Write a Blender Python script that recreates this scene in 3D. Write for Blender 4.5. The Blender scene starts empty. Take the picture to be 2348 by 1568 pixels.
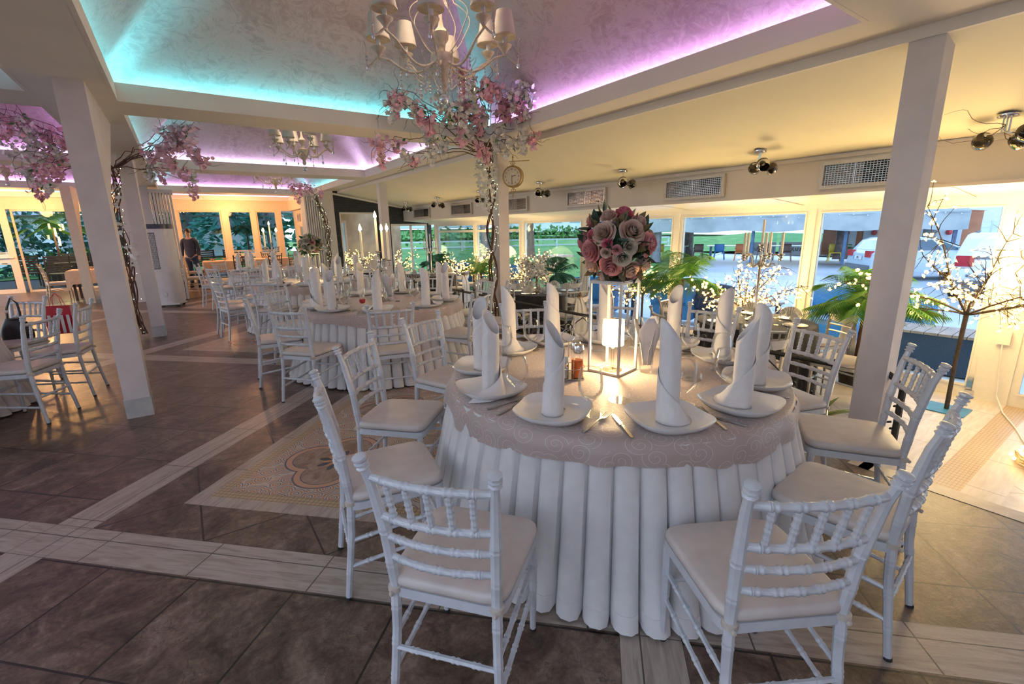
import bpy, math, random
from mathutils import Vector, Matrix
PI = math.pi
sin, cos, R = math.sin, math.cos, math.radians
S = bpy.context.scene
COL = S.collection
rnd = random.Random(7)

# ---------------------------------------------------------------- camera
cam_d = bpy.data.cameras.new('camera')
cam = bpy.data.objects.new('camera', cam_d)
COL.objects.link(cam)
cam_d.sensor_width = 36.0
cam_d.lens = 1068.6/2348*36
cam_d.clip_start = 0.03
cam_d.clip_end = 400
_p, _a, _r = R(13.55), R(34.63), R(-1.02)
FW = Vector((sin(_a)*cos(_p), cos(_a)*cos(_p), -sin(_p)))
_rt = Vector((cos(_a), -sin(_a), 0)); _up = _rt.cross(FW)
RT = _rt*cos(_r)+_up*sin(_r); UP = -_rt*sin(_r)+_up*cos(_r)
cam.matrix_world = Matrix(((RT.x, UP.x, -FW.x, 0), (RT.y, UP.y, -FW.y, 0), (RT.z, UP.z, -FW.z, 1.55), (0, 0, 0, 1)))
S.camera = cam

# ---------------------------------------------------------------- world, exposure
W = bpy.data.worlds.new('dusk_sky'); S.world = W
W.use_nodes = True
_nt = W.node_tree; _nt.nodes.clear()
_out = _nt.nodes.new('ShaderNodeOutputWorld'); _bg = _nt.nodes.new('ShaderNodeBackground')
_tc = _nt.nodes.new('ShaderNodeTexCoord'); _sp = _nt.nodes.new('ShaderNodeSeparateXYZ'); _cr = _nt.nodes.new('ShaderNodeValToRGB')
_nt.links.new(_tc.outputs['Generated'], _sp.inputs[0]); _nt.links.new(_sp.outputs['Z'], _cr.inputs[0])
_cr.color_ramp.elements[0].position = 0.0; _cr.color_ramp.elements[0].color = (0.86, 0.93, 1.0, 1)
_cr.color_ramp.elements[1].position = 0.7; _cr.color_ramp.elements[1].color = (0.56, 0.70, 1.0, 1)
_nt.links.new(_cr.outputs[0], _bg.inputs[0]); _bg.inputs[1].default_value = 1.7
_nt.links.new(_bg.outputs[0], _out.inputs[0])
vs = S.view_settings
vs.view_transform = 'Standard'; vs.look = 'None'; vs.gamma = 1.0; vs.use_curve_mapping = False
vs.exposure = 0.70
S.cycles.max_bounces = 7; S.cycles.diffuse_bounces = 3; S.cycles.glossy_bounces = 3
S.cycles.transmission_bounces = 4; S.cycles.transparent_max_bounces = 24
S.cycles.sample_clamp_indirect = 4.0; S.cycles.adaptive_threshold = .025
S.cycles.caustics_reflective = False; S.cycles.caustics_refractive = False

# lamps that hang beyond the picture's subjects: warm ceiling lamps of the far room
def lamp(name, loc, energy, color, radius=0.1, label=None):
    d = bpy.data.lights.new(name, 'POINT'); d.energy = energy; d.color = color; d.shadow_soft_size = radius
    o = bpy.data.objects.new(name, d); COL.objects.link(o); o.location = loc
    return o
def area(name, loc, rot, sx, sy, energy, color):
    d = bpy.data.lights.new(name, 'AREA'); d.shape = 'RECTANGLE'; d.size = sx; d.size_y = sy; d.energy = energy; d.color = color
    o = bpy.data.objects.new(name, d); COL.objects.link(o); o.location = loc; o.rotation_euler = rot
    return o
WARM = (1.0, 0.62, 0.26)
for q, e in (((-3.4, 17.6, 2.35), 125), ((-6.5, 17.4, 2.35), 125), ((1.6, 18.0, 2.35), 90)):
    lamp('ceiling_lamp_light', q, e, (1.0, 0.50, 0.17), 0.15)

# ---------------------------------------------------------------- mesh helpers
class MB:
    def __init__(s): s.v = []; s.f = []
    def add(s, vs_, fs_):
        b = len(s.v); s.v += [tuple(p) for p in vs_]; s.f += [tuple(i+b for i in f) for f in fs_]; return s
    def box(s, x0, y0, z0, x1, y1, z1):
        return s.add([(x0, y0, z0), (x1, y0, z0), (x1, y1, z0), (x0, y1, z0), (x0, y0, z1), (x1, y0, z1), (x1, y1, z1), (x0, y1, z1)],
                     [(3, 2, 1, 0), (4, 5, 6, 7), (0, 1, 5, 4), (1, 2, 6, 5), (2, 3, 7, 6), (3, 0, 4, 7)])
    def bar(s, a, b, w, h, up=(0, 0, 1)):
        a, b = Vector(a), Vector(b); d = (b-a).normalized(); u = Vector(up)
        if abs(d.dot(u)) > .98: u = Vector((1, 0, 0))
        x = d.cross(u).normalized()*w/2; z = x.cross(d).normalized()*h/2
        c = [a-x-z, a+x-z, a+x+z, a-x+z, b-x-z, b+x-z, b+x+z, b-x+z]
        return s.add(c, [(0, 1, 2, 3), (7, 6, 5, 4), (4, 5, 1, 0), (5, 6, 2, 1), (6, 7, 3, 2), (7, 4, 0, 3)])
    def tube(s, pts, r, n=8, caps=True):
        P = [Vector(p) for p in pts]; m = len(P); rs = r if isinstance(r, (list, tuple)) else [r]*m
        ref = Vector((0, 0, 1)); t0 = (P[1]-P[0]).normalized()
        if abs(t0.dot(ref)) > .9: ref = Vector((1, 0, 0))
        x = t0.cross(ref).normalized(); b = len(s.v)
        for i, p in enumerate(P):
            t = (P[min(i+1, m-1)]-P[max(i-1, 0)])
            t = t.normalized() if t.length > 1e-9 else t0
            x = (x-t*x.dot(t)); x = x.normalized() if x.length > 1e-6 else t.orthogonal().normalized()
            y = t.cross(x)
            for k in range(n):
                a = 2*PI*k/n; s.v.append(tuple(p+(x*cos(a)+y*sin(a))*rs[i]))
        for i in range(m-1):
            for k in range(n):
                k2 = (k+1) % n
                s.f.append((b+i*n+k, b+i*n+k2, b+(i+1)*n+k2, b+(i+1)*n+k))
        if caps:
            s.f.append(tuple(b+k for k in range(n-1, -1, -1))); s.f.append(tuple(b+(m-1)*n+k for k in range(n)))
        return s
    def lathe(s, prof, n=20, c=(0, 0, 0), cap=True):
        b = len(s.v); m = len(prof)
        for r, z in prof:
            for k in range(n):
                a = 2*PI*k/n; s.v.append((c[0]+r*cos(a), c[1]+r*sin(a), c[2]+z))
        for i in range(m-1):
            for k in range(n):
                k2 = (k+1) % n
                s.f.append((b+i*n+k, b+i*n+k2, b+(i+1)*n+k2, b+(i+1)*n+k))
        if cap:
            s.f.append(tuple(b+k for k in range(n-1, -1, -1))); s.f.append(tuple(b+(m-1)*n+k for k in range(n)))
        return s
    def grid(s, fn, nu, nv, closed=False):
        b = len(s.v); mu = nu if closed else nu+1
        for i in range(mu):
            for j in range(nv+1): s.v.append(tuple(fn(i/nu, j/nv)))
        for i in range(nu):
            i2 = (i+1) % mu
            for j in range(nv):
                s.f.append((b+i*(nv+1)+j, b+i2*(nv+1)+j, b+i2*(nv+1)+j+1, b+i*(nv+1)+j+1))
        return s
    def ball(s, c, r, n=8, m=6, sz=1.0):
        c = Vector(c)
        prof = [(max(r*sin(PI*i/m), 1e-4), -r*sz*cos(PI*i/m)) for i in range(m+1)]
        return s.lathe(prof, n, c)
    def prism(s, xy, z0, z1):
        n = len(xy)
        return s.add([(x, y, z0) for x, y in xy]+[(x, y, z1) for x, y in xy],
                     [tuple(range(n-1, -1, -1)), tuple(range(n, 2*n))]+[(i, (i+1) % n, n+(i+1) % n, n+i) for i in range(n)])
    def xf(s, M, start=0):
        for i in range(start, len(s.v)): s.v[i] = tuple(M @ Vector(s.v[i]))
        return s
    def mesh(s, name, mat, smooth=True, ang=40):
        me = bpy.data.meshes.new(name); me.from_pydata(s.v, [], s.f); me.update()
        if mat: me.materials.append(mat)
        if smooth:
            me.polygons.foreach_set('use_smooth', [True]*len(me.polygons))
            try: me.set_sharp_from_angle(angle=R(ang))
            except Exception: pass
        return me
    def build(s, name, mat, parent=None, smooth=True, loc=None, rz=None, ang=40):
        o = bpy.data.objects.new(name, s.mesh(name, mat, smooth, ang)); COL.objects.link(o)
        if parent: o.parent = parent
        if loc: o.location = loc
        if rz is not None: o.rotation_euler = (0, 0, rz)
        return o

def tag(o, label=None, cat=None, group=None, kind=None):
    if label: o['label'] = label
    if cat: o['category'] = cat
    if group: o['group'] = group
    if kind: o['kind'] = kind
    return o
def struct(o): o['kind'] = 'structure'; return o
def thing(name, label, cat, loc=(0, 0, 0), rz=0, group=None):
    o = bpy.data.objects.new(name, None); COL.objects.link(o); o.location = loc; o.rotation_euler = (0, 0, rz)
    o.empty_display_size = .1
    return tag(o, label, cat, group)
def kids(o): return KID.get(o, [])
KID = {}
def index_kids():
    KID.clear()
    for o in bpy.data.objects:
        if o.parent: KID.setdefault(o.parent, []).append(o)
def copy_thing(src, loc, rz=0, label=None, group=None, scale=None):
    if src not in KID: index_kids()
    r = src.copy(); COL.objects.link(r); r.location = loc; r.rotation_euler = (0, 0, rz)
    if scale: r.scale = (scale,)*3
    if label: r['label'] = label
    if group: r['group'] = group
    for ch in KID.get(src, []):
        c = ch.copy(); COL.objects.link(c); c.parent = r
        for g in KID.get(ch, []):
            d = g.copy(); COL.objects.link(d); d.parent = c
    return r
class Maker:
    """first use moves the built thing itself, later uses copy it"""
    def __init__(s, src): s.src = src; s.used = False
    def put(s, loc, rz=0, label=None, group=None):
        if not s.used:
            s.used = True; o = s.src; o.location = loc; o.rotation_euler = (0, 0, rz)
            if label: o['label'] = label
            if group: o['group'] = group
            return o
        return copy_thing(s.src, loc, rz, label, group)

# ---------------------------------------------------------------- materials
MATS = {}
def bsdf(name):
    m = bpy.data.materials.new(name); m.use_nodes = True
    nt = m.node_tree; b = nt.nodes['Principled BSDF']
    return m, nt, b
def pm(name, c1, c2=None, scale=8.0, rough=.5, metal=0.0, bump=0.0, bscale=None, spec=.5, emit=None, es=0.0, sheen=0, coat=0, sub=0):
    """procedural material: noise between two tones, optional noise bump"""
    m, nt, b = bsdf(name)
    c2 = c2 or tuple(x*.9 for x in c1)
    tc = nt.nodes.new('ShaderNodeTexCoord'); n = nt.nodes.new('ShaderNodeTexNoise'); n.inputs['Scale'].default_value = scale; n.inputs['Detail'].default_value = 4
    nt.links.new(tc.outputs['Object'], n.inputs['Vector'])
    r = nt.nodes.new('ShaderNodeValToRGB'); r.color_ramp.elements[0].position = .35; r.color_ramp.elements[1].position = .65
    r.color_ramp.elements[0].color = (*c1, 1); r.color_ramp.elements[1].color = (*c2, 1)
    nt.links.new(n.outputs['Fac'], r.inputs[0]); nt.links.new(r.outputs[0], b.inputs['Base Color'])
    b.inputs['Roughness'].default_value = rough; b.inputs['Metallic'].default_value = metal; b.inputs['Specular IOR Level'].default_value = spec
    if coat: b.inputs['Coat Weight'].default_value = coat; b.inputs['Coat Roughness'].default_value = .1
    if sheen: b.inputs['Sheen Weight'].default_value = sheen
    if bump:
        n2 = nt.nodes.new('ShaderNodeTexNoise'); n2.inputs['Scale'].default_value = bscale or scale*4; n2.inputs['Detail'].default_value = 5
        nt.links.new(tc.outputs['Object'], n2.inputs['Vector'])
        bp = nt.nodes.new('ShaderNodeBump'); bp.inputs['Strength'].default_value = bump; bp.inputs['Distance'].default_value = .02
        nt.links.new(n2.outputs['Fac'], bp.inputs['Height']); nt.links.new(bp.outputs[0], b.inputs['Normal'])
    if emit:
        b.inputs['Emission Color'].default_value = (*emit, 1); b.inputs['Emission Strength'].default_value = es
    MATS[name] = m
    return m
def glass(name, tint=(1, 1, 1), facing=.25, refl=.9, edge=.5):
    """thin clear glass: mostly see-through, mirror-like towards grazing angles"""
    m = bpy.data.materials.new(name); m.use_nodes = True; nt = m.node_tree; nt.nodes.clear()
    o = nt.nodes.new('ShaderNodeOutputMaterial'); t = nt.nodes.new('ShaderNodeBsdfTransparent'); g = nt.nodes.new('ShaderNodeBsdfGlossy')
    lw = nt.nodes.new('ShaderNodeLayerWeight'); lw.inputs[0].default_value = facing
    mx = nt.nodes.new('ShaderNodeMixShader'); ml = nt.nodes.new('ShaderNodeMath'); ml.operation = 'MULTIPLY'; ml.inputs[1].default_value = edge
    nz = nt.nodes.new('ShaderNodeTexNoise'); nz.inputs['Scale'].default_value = 3
    mr = nt.nodes.new('ShaderNodeMapRange'); mr.inputs[3].default_value = .01; mr.inputs[4].default_value = .03
    nt.links.new(nz.outputs['Fac'], mr.inputs[0]); nt.links.new(mr.outputs[0], g.inputs['Roughness'])
    t.inputs[0].default_value = (*tint, 1); g.inputs[0].default_value = (refl, refl, refl, 1)
    nt.links.new(lw.outputs['Fresnel'], ml.inputs[0]); nt.links.new(ml.outputs[0], mx.inputs[0])
    nt.links.new(t.outputs[0], mx.inputs[1]); nt.links.new(g.outputs[0], mx.inputs[2]); nt.links.new(mx.outputs[0], o.inputs[0])
    return m
def emis(name, c, s):
    m, nt, b = bsdf(name); b.inputs['Base Color'].default_value = (*c, 1)
    b.inputs['Emission Color'].default_value = (*c, 1); b.inputs['Emission Strength'].default_value = s
    return m
class E:
    """tiny expression builder over Math nodes"""
    nt = None
    def __init__(s, k): s.k = k
    @staticmethod
    def op(o, *a):
        n = E.nt.nodes.new('ShaderNodeMath'); n.operation = o
        for i, x in enumerate(a):
            x = x.k if isinstance(x, E) else x
            if isinstance(x, (int, float)): n.inputs[i].default_value = x
            else: E.nt.links.new(x, n.inputs[i])
        return E(n.outputs[0])
    def __add__(s, o): return E.op('ADD', s, o)
    def __radd__(s, o): return E.op('ADD', o, s)
    def __sub__(s, o): return E.op('SUBTRACT', s, o)
    def __rsub__(s, o): return E.op('SUBTRACT', o, s)
    def __mul__(s, o): return E.op('MULTIPLY', s, o)
    def __rmul__(s, o): return E.op('MULTIPLY', o, s)
    def __truediv__(s, o): return E.op('DIVIDE', s, o)
    def __lt__(s, o): return E.op('LESS_THAN', s, o)
    def __gt__(s, o): return E.op('GREATER_THAN', s, o)
    def abs(s): return E.op('ABSOLUTE', s)
    def frac(s): return E.op('FRACT', s)
    def floor(s): return E.op('FLOOR', s)
    def sqrt(s): return E.op('SQRT', s)
    def sin(s): return E.op('SINE', s)
    def cos(s): return E.op('COSINE', s)
def emin(a, b): return E.op('MINIMUM', a, b)
def emax(a, b): return E.op('MAXIMUM', a, b)
def mixc(fac, a, b):
    n = E.nt.nodes.new('ShaderNodeMix'); n.data_type = 'RGBA'
    for i, x in ((0, fac), (6, a), (7, b)):
        x = x.k if isinstance(x, E) else x
        if isinstance(x, (int, float)): n.inputs[i].default_value = x
        elif isinstance(x, tuple): n.inputs[i].default_value = (*x, 1)
        else: E.nt.links.new(x, n.inputs[i])
    return n.outputs[2]
def noise(scale, detail=4, vec=None, rough=.5, dist=0):
    n = E.nt.nodes.new('ShaderNodeTexNoise'); n.inputs['Scale'].default_value = scale; n.inputs['Detail'].default_value = detail
    n.inputs['Roughness'].default_value = rough; n.inputs['Distortion'].default_value = dist
    if vec is not None: E.nt.links.new(vec, n.inputs['Vector'])
    return E(n.outputs['Fac'])
def ramp(fac, stops):
    r = E.nt.nodes.new('ShaderNodeValToRGB'); e = r.color_ramp.elements
    while len(e) < len(stops): e.new(.5)
    for i, (p, c) in enumerate(stops): e[i].position = p; e[i].color = (*c, 1)
    E.nt.links.new(fac.k, r.inputs[0]); return r.outputs[0]
# ---------------------------------------------------------------- material set
WHITE_PAINT = pm('white_lacquer', (.64, .66, .70), (.58, .60, .65), 30, .32, bump=.03, coat=.25)
CUSHION = pm('ivory_leatherette', (.66, .60, .56), (.58, .52, .49), 9, .42, bump=.08, bscale=30)
TIE = pm('beige_strap', (.62, .55, .48), (.55, .48, .42), 30, .6)
RUBBER = pm('black_rubber', (.02, .02, .02), (.03, .03, .03), 30, .7)
WALLP = pm('cream_paint', (.74, .69, .63), (.70, .65, .60), 3, .75, bump=.04, bscale=120)
SOFFIT = pm('beam_paint', (.83, .79, .73), (.80, .76, .71), 2.5, .8, bump=.03, bscale=100)
VCEIL = pm('veranda_ceiling_paint', (.86, .82, .66), (.83, .79, .63), 2, .8)
COLP = pm('column_paint', (.72, .67, .67), (.66, .61, .61), 6, .7, bump=.05, bscale=150)
PVC = pm('window_frame_white', (.82, .80, .74), (.78, .76, .70), 20, .35)
PVCW = pm('window_frame_cream', (.80, .68, .50), (.76, .63, .45), 20, .4)
SKIRT = pm('white_skirt_cloth', (.74, .72, .72), (.69, .67, .67), 14, .85, bump=.05, bscale=220, sheen=.2)
NAPK = pm('white_napkin_cloth', (.80, .77, .77), (.76, .73, .73), 30, .85, bump=.06, bscale=300, sheen=.2)
CERAM = pm('white_porcelain', (.80, .80, .80), (.77, .77, .78), 10, .12, coat=.5)
STEEL = pm('cutlery_steel', (.62, .61, .60), (.52, .51, .50), 40, .22, 1.0)
CHROME = pm('polished_chrome', (.75, .75, .75), (.66, .66, .67), 30, .12, 1.0)
SILVER = pm('silver_candelabrum', (.62, .60, .57), (.45, .43, .41), 35, .28, 1.0)
SILVERCH = pm('silver_chair_paint', (.55, .56, .55), (.45, .46, .45), 30, .35, .6)
GOLDCH = pm('gold_chair_paint', (.55, .42, .26), (.45, .33, .2), 30, .4, .3)
DARKW = pm('dark_brown_wood', (.05, .03, .02), (.09, .05, .03), 14, .5)
IRON = pm('black_wrought_iron', (.03, .032, .03), (.06, .06, .055), 40, .45, .5, bump=.2, bscale=60)
BLACKCL = pm('black_cloth', (.012, .013, .018), (.022, .022, .028), 20, .8, sheen=.2)
ORCLOTH = pm('peach_cloth', (.78, .55, .36), (.70, .48, .30), 12, .85)
SASH = pm('white_satin', (.80, .78, .79), (.73, .71, .73), 10, .45, sheen=.3)
FANNAP = pm('cream_napkin', (.80, .78, .74), (.72, .70, .66), 25, .8)
GLASSM = glass('drinking_glass', (.985, .99, .99), .22, 1.0, .55)
PANE = glass('window_pane', (.86, .95, .99), .18, .8, .55)
TINTG = glass('smoked_glass', (.33, .29, .20), .35, .8, .8)
ACRYL = glass('clear_acrylic', (.98, .95, .9), .3, .9, .7)
CRYST = pm('cut_crystal', (.75, .8, .82), (.6, .66, .7), 60, .05, .55, coat=1)
IVORYM = pm('antique_ivory_metal', (.66, .58, .48), (.50, .40, .30), 25, .5, .15, bump=.1)
SHADE = pm('ivory_lampshade', (.74, .68, .62), (.66, .60, .54), 18, .8)
SHADEIN = pm('lampshade_lining', (.78, .70, .52), (.74, .66, .48), 18, .8)
BRANCHD = pm('near_black_branch', (.03, .022, .018), (.06, .045, .035), 30, .7, bump=.3)
BRANCH = pm('brown_branch', (.09, .04, .028), (.16, .08, .05), 30, .8, bump=.3)
PINKB = pm('pink_blossom', (.90, .46, .58), (.92, .66, .74), 12, .8)
WHITEB = pm('white_blossom', (.86, .84, .80), (.80, .80, .76), 12, .8)
LEAFM = pm('green_leaf', (.03, .16, .05), (.10, .24, .04), 14, .5)
LEAFDK = pm('dark_green_leaf', (.02, .06, .03), (.05, .10, .05), 14, .45)
LEAFOL = pm('olive_gold_leaf', (.18, .13, .05), (.10, .09, .03), 14, .5)
PALMG = pm('palm_green', (.05, .22, .04), (.16, .34, .05), 6, .5)
PALMB = pm('palm_blue_green', (.015, .10, .06), (.03, .16, .07), 6, .5)
ROSEP = pm('pink_rose', (.72, .28, .30), (.80, .46, .44), 9, .75)
ROSEC = pm('cream_rose', (.76, .58, .46), (.72, .50, .42), 9, .75)
ROSEW = pm('white_rose', (.74, .68, .56), (.68, .60, .50), 9, .75)
ROSED = pm('deep_pink_rose', (.66, .12, .20), (.74, .28, .32), 9, .75)
BAMBOO = pm('tan_bamboo_stem', (.38, .22, .09), (.28, .15, .05), 10, .6)
CANDLE = pm('ivory_candle_wax', (.82, .74, .58), (.80, .72, .56), 12, .5, emit=(1, .75, .35), es=.12)
CANDLEN = pm('white_candle_wax', (.82, .80, .74), (.78, .76, .70), 12, .5)
FLAME = emis('candle_flame', (1.0, .72, .28), 28)
FAIRY = emis('fairy_light_glow', (1.0, .58, .15), 4.6)
LEDC = emis('cyan_led', (.14, .84, 1.0), 32)
LEDV = emis('violet_led', (.62, .40, 1.0), 32)
LEDP = emis('pink_violet_led', (.78, .50, 1.0), 34)
LEDW = emis('cool_violet_led', (.64, .56, 1.0), 33)
LAMPGLOW = emis('lamp_shade_glow', (1.0, .76, .42), 7)
LAMPHOT = emis('lamp_core_glow', (1.0, .74, .38), 22)
GRILLE = pm('grey_grille', (.55, .53, .50), (.48, .46, .43), 30, .45, .3)
BLACKHOLE = pm('dark_duct', (.015, .014, .014), (.03, .028, .026), 20, .8)
DUCTG = pm('duct_filter_grey', (.36, .34, .33), (.26, .25, .26), 12, .7)
ORANGEOIL = pm('orange_red_vinegar', (.85, .16, .02), (.75, .12, .01), 20, .2, coat=.8)
YELOIL = pm('yellow_oil', (.70, .55, .06), (.62, .48, .04), 20, .2, coat=.8)
SALT = pm('white_salt', (.8, .79, .77), (.72, .71, .69), 60, .9)
PEPPER = pm('brown_pepper', (.12, .06, .04), (.2, .11, .07), 90, .9)
APPLW = pm('appliance_white', (.74, .72, .73), (.70, .68, .69), 12, .4)
APPLD = pm('appliance_dark', (.03, .04, .06), (.06, .07, .1), 12, .3)
PLINTH = pm('grey_marble_plinth', (.46, .48, .48), (.58, .58, .56), 12, .35)
PARTG = pm('partition_grey_white', (.66, .64, .60), (.60, .58, .54), 6, .6)
BAGRED = pm('gift_bag_red', (.62, .02, .04), (.5, .015, .03), 8, .4)
BAGPAT = pm('gift_bag_white_red', (.75, .66, .66), (.62, .25, .27), 11, .4)
BLKLEA = pm('black_leather', (.012, .012, .014), (.02, .02, .022), 30, .4)
CLOCKC = pm('antique_gold', (.52, .38, .18), (.36, .25, .11), 20, .45, .5, bump=.1)
DIAL = pm('cream_clock_dial', (.78, .70, .56), (.70, .62, .48), 6, .6)
INK = pm('black_ink', (.02, .02, .02), (.03, .03, .03), 20, .6)
RATTAN = pm('blue_rattan', (.04, .20, .44), (.06, .27, .54), 90, .55, bump=.6, bscale=120)
RATTAND = pm('dark_rattan', (.02, .04, .08), (.04, .07, .13), 90, .55, bump=.6, bscale=120)
DECKW = pm('weathered_table_slats', (.42, .30, .24), (.30, .22, .18), 9, .6)
BLUEM = pm('blue_metal_plate', (.05, .26, .48), (.04, .20, .40), 10, .4)

def damask():
    """pinkish beige satin with matte scroll pattern"""
    m, nt, b = bsdf('damask_satin'); E.nt = nt
    tc = nt.nodes.new('ShaderNodeTexCoord'); s0 = nt.nodes.new('ShaderNodeSeparateXYZ'); nt.links.new(tc.outputs['Object'], s0.inputs[0])
    ox, oy, oz = E(s0.outputs[0]), E(s0.outputs[1]), E(s0.outputs[2])
    k = emax(.7475-oz, 0.0)*1.1/emax((ox*ox+oy*oy).sqrt(), .05)+1.0
    cb = nt.nodes.new('ShaderNodeCombineXYZ'); nt.links.new((ox*k).k, cb.inputs[0]); nt.links.new((oy*k).k, cb.inputs[1])
    vo = nt.nodes.new('ShaderNodeTexVoronoi'); vo.voronoi_dimensions = '2D'; vo.inputs['Scale'].default_value = 9.5; vo.inputs['Randomness'].default_value = .8
    nt.links.new(cb.outputs[0], vo.inputs['Vector'])
    vm = nt.nodes.new('ShaderNodeVectorMath'); vm.operation = 'SUBTRACT'
    nt.links.new(cb.outputs[0], vm.inputs[0]); nt.links.new(vo.outputs['Position'], vm.inputs[1])
    sx = nt.nodes.new('ShaderNodeSeparateXYZ'); nt.links.new(vm.outputs[0], sx.inputs[0])
    x, y = E(sx.outputs[0]), E(sx.outputs[1])
    rr = (x*x+y*y).sqrt()
    sc2 = nt.nodes.new('ShaderNodeSeparateXYZ'); nt.links.new(vo.outputs['Color'], sc2.inputs[0])
    th = E.op('ARCTAN2', y, x)/(2*PI)
    spiral = (th+rr*38.0+E(sc2.outputs[0])).frac()
    mask = (spiral < .10)*(rr < .064)*(rr > .004)
    nz = noise(6, 3, tc.outputs['Object'])
    base = mixc(nz, (.42, .33, .30), (.49, .39, .36))
    c = mixc(mask*.8, base, (.68, .60, .54))
    nt.links.new(c, b.inputs['Base Color'])
    ro = (mask*-.2+.5); nt.links.new(ro.k, b.inputs['Roughness'])
    b.inputs['Sheen Weight'].default_value = .3
    return m
DAMASK = damask()

def plaster():
    """brushed pearly Venetian plaster"""
    m, nt, b = bsdf('pearl_plaster'); E.nt = nt
    tc = nt.nodes.new('ShaderNodeTexCoord'); mp = nt.nodes.new('ShaderNodeMapping'); mp.inputs['Scale'].default_value = (1, 1.0, 1.6)
    mp.inputs['Rotation'].default_value = (0.4, 0.3, .6)
    nt.links.new(tc.outputs['Object'], mp.inputs[0])
    big = noise(.9, 6, mp.outputs[0], .65, 1.8); fine = noise(6, 8, mp.outputs[0], .72, 2.6)
    k = ramp(fine*.6+big*.5, [(.40, (.40, .29, .27)), (.50, (.47, .355, .33)), (.58, (.58, .46, .43)), (.72, (.50, .39, .365))])
    nt.links.new(k, b.inputs['Base Color']); b.inputs['Roughness'].default_value = .48
    bp = nt.nodes.new('ShaderNodeBump'); bp.inputs['Strength'].default_value = .15; bp.inputs['Distance'].default_value = .02
    nt.links.new(fine.k, bp.inputs['Height']); nt.links.new(bp.outputs[0], b.inputs['Normal'])
    return m
PLASTER = plaster()

def brick(name, c1, c2, cm):
    m, nt, b = bsdf(name); E.nt = nt
    tc = nt.nodes.new('ShaderNodeTexCoord'); mp = nt.nodes.new('ShaderNodeMapping'); mp.inputs['Rotation'].default_value = (R(90), 0, 0)
    nt.links.new(tc.outputs['Object'], mp.inputs[0])
    br = nt.nodes.new('ShaderNodeTexBrick'); br.inputs['Color1'].default_value = (*c1, 1); br.inputs['Color2'].default_value = (*c2, 1); br.inputs['Mortar'].default_value = (*cm, 1)
    br.inputs['Scale'].default_value = 4.0; br.inputs['Mortar Size'].default_value = .02; nt.links.new(mp.outputs[0], br.inputs['Vector'])
    nt.links.new(br.outputs[0], b.inputs['Base Color']); b.inputs['Roughness'].default_value = .8
    bp = nt.nodes.new('ShaderNodeBump'); bp.inputs['Strength'].default_value = .6; nt.links.new(br.outputs['Fac'], bp.inputs['Height']); bp.invert = True
    nt.links.new(bp.outputs[0], b.inputs['Normal'])
    return m
BRICKD = brick('dark_painted_brick', (.030, .036, .040), (.045, .05, .055), (.02, .024, .026))

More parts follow.
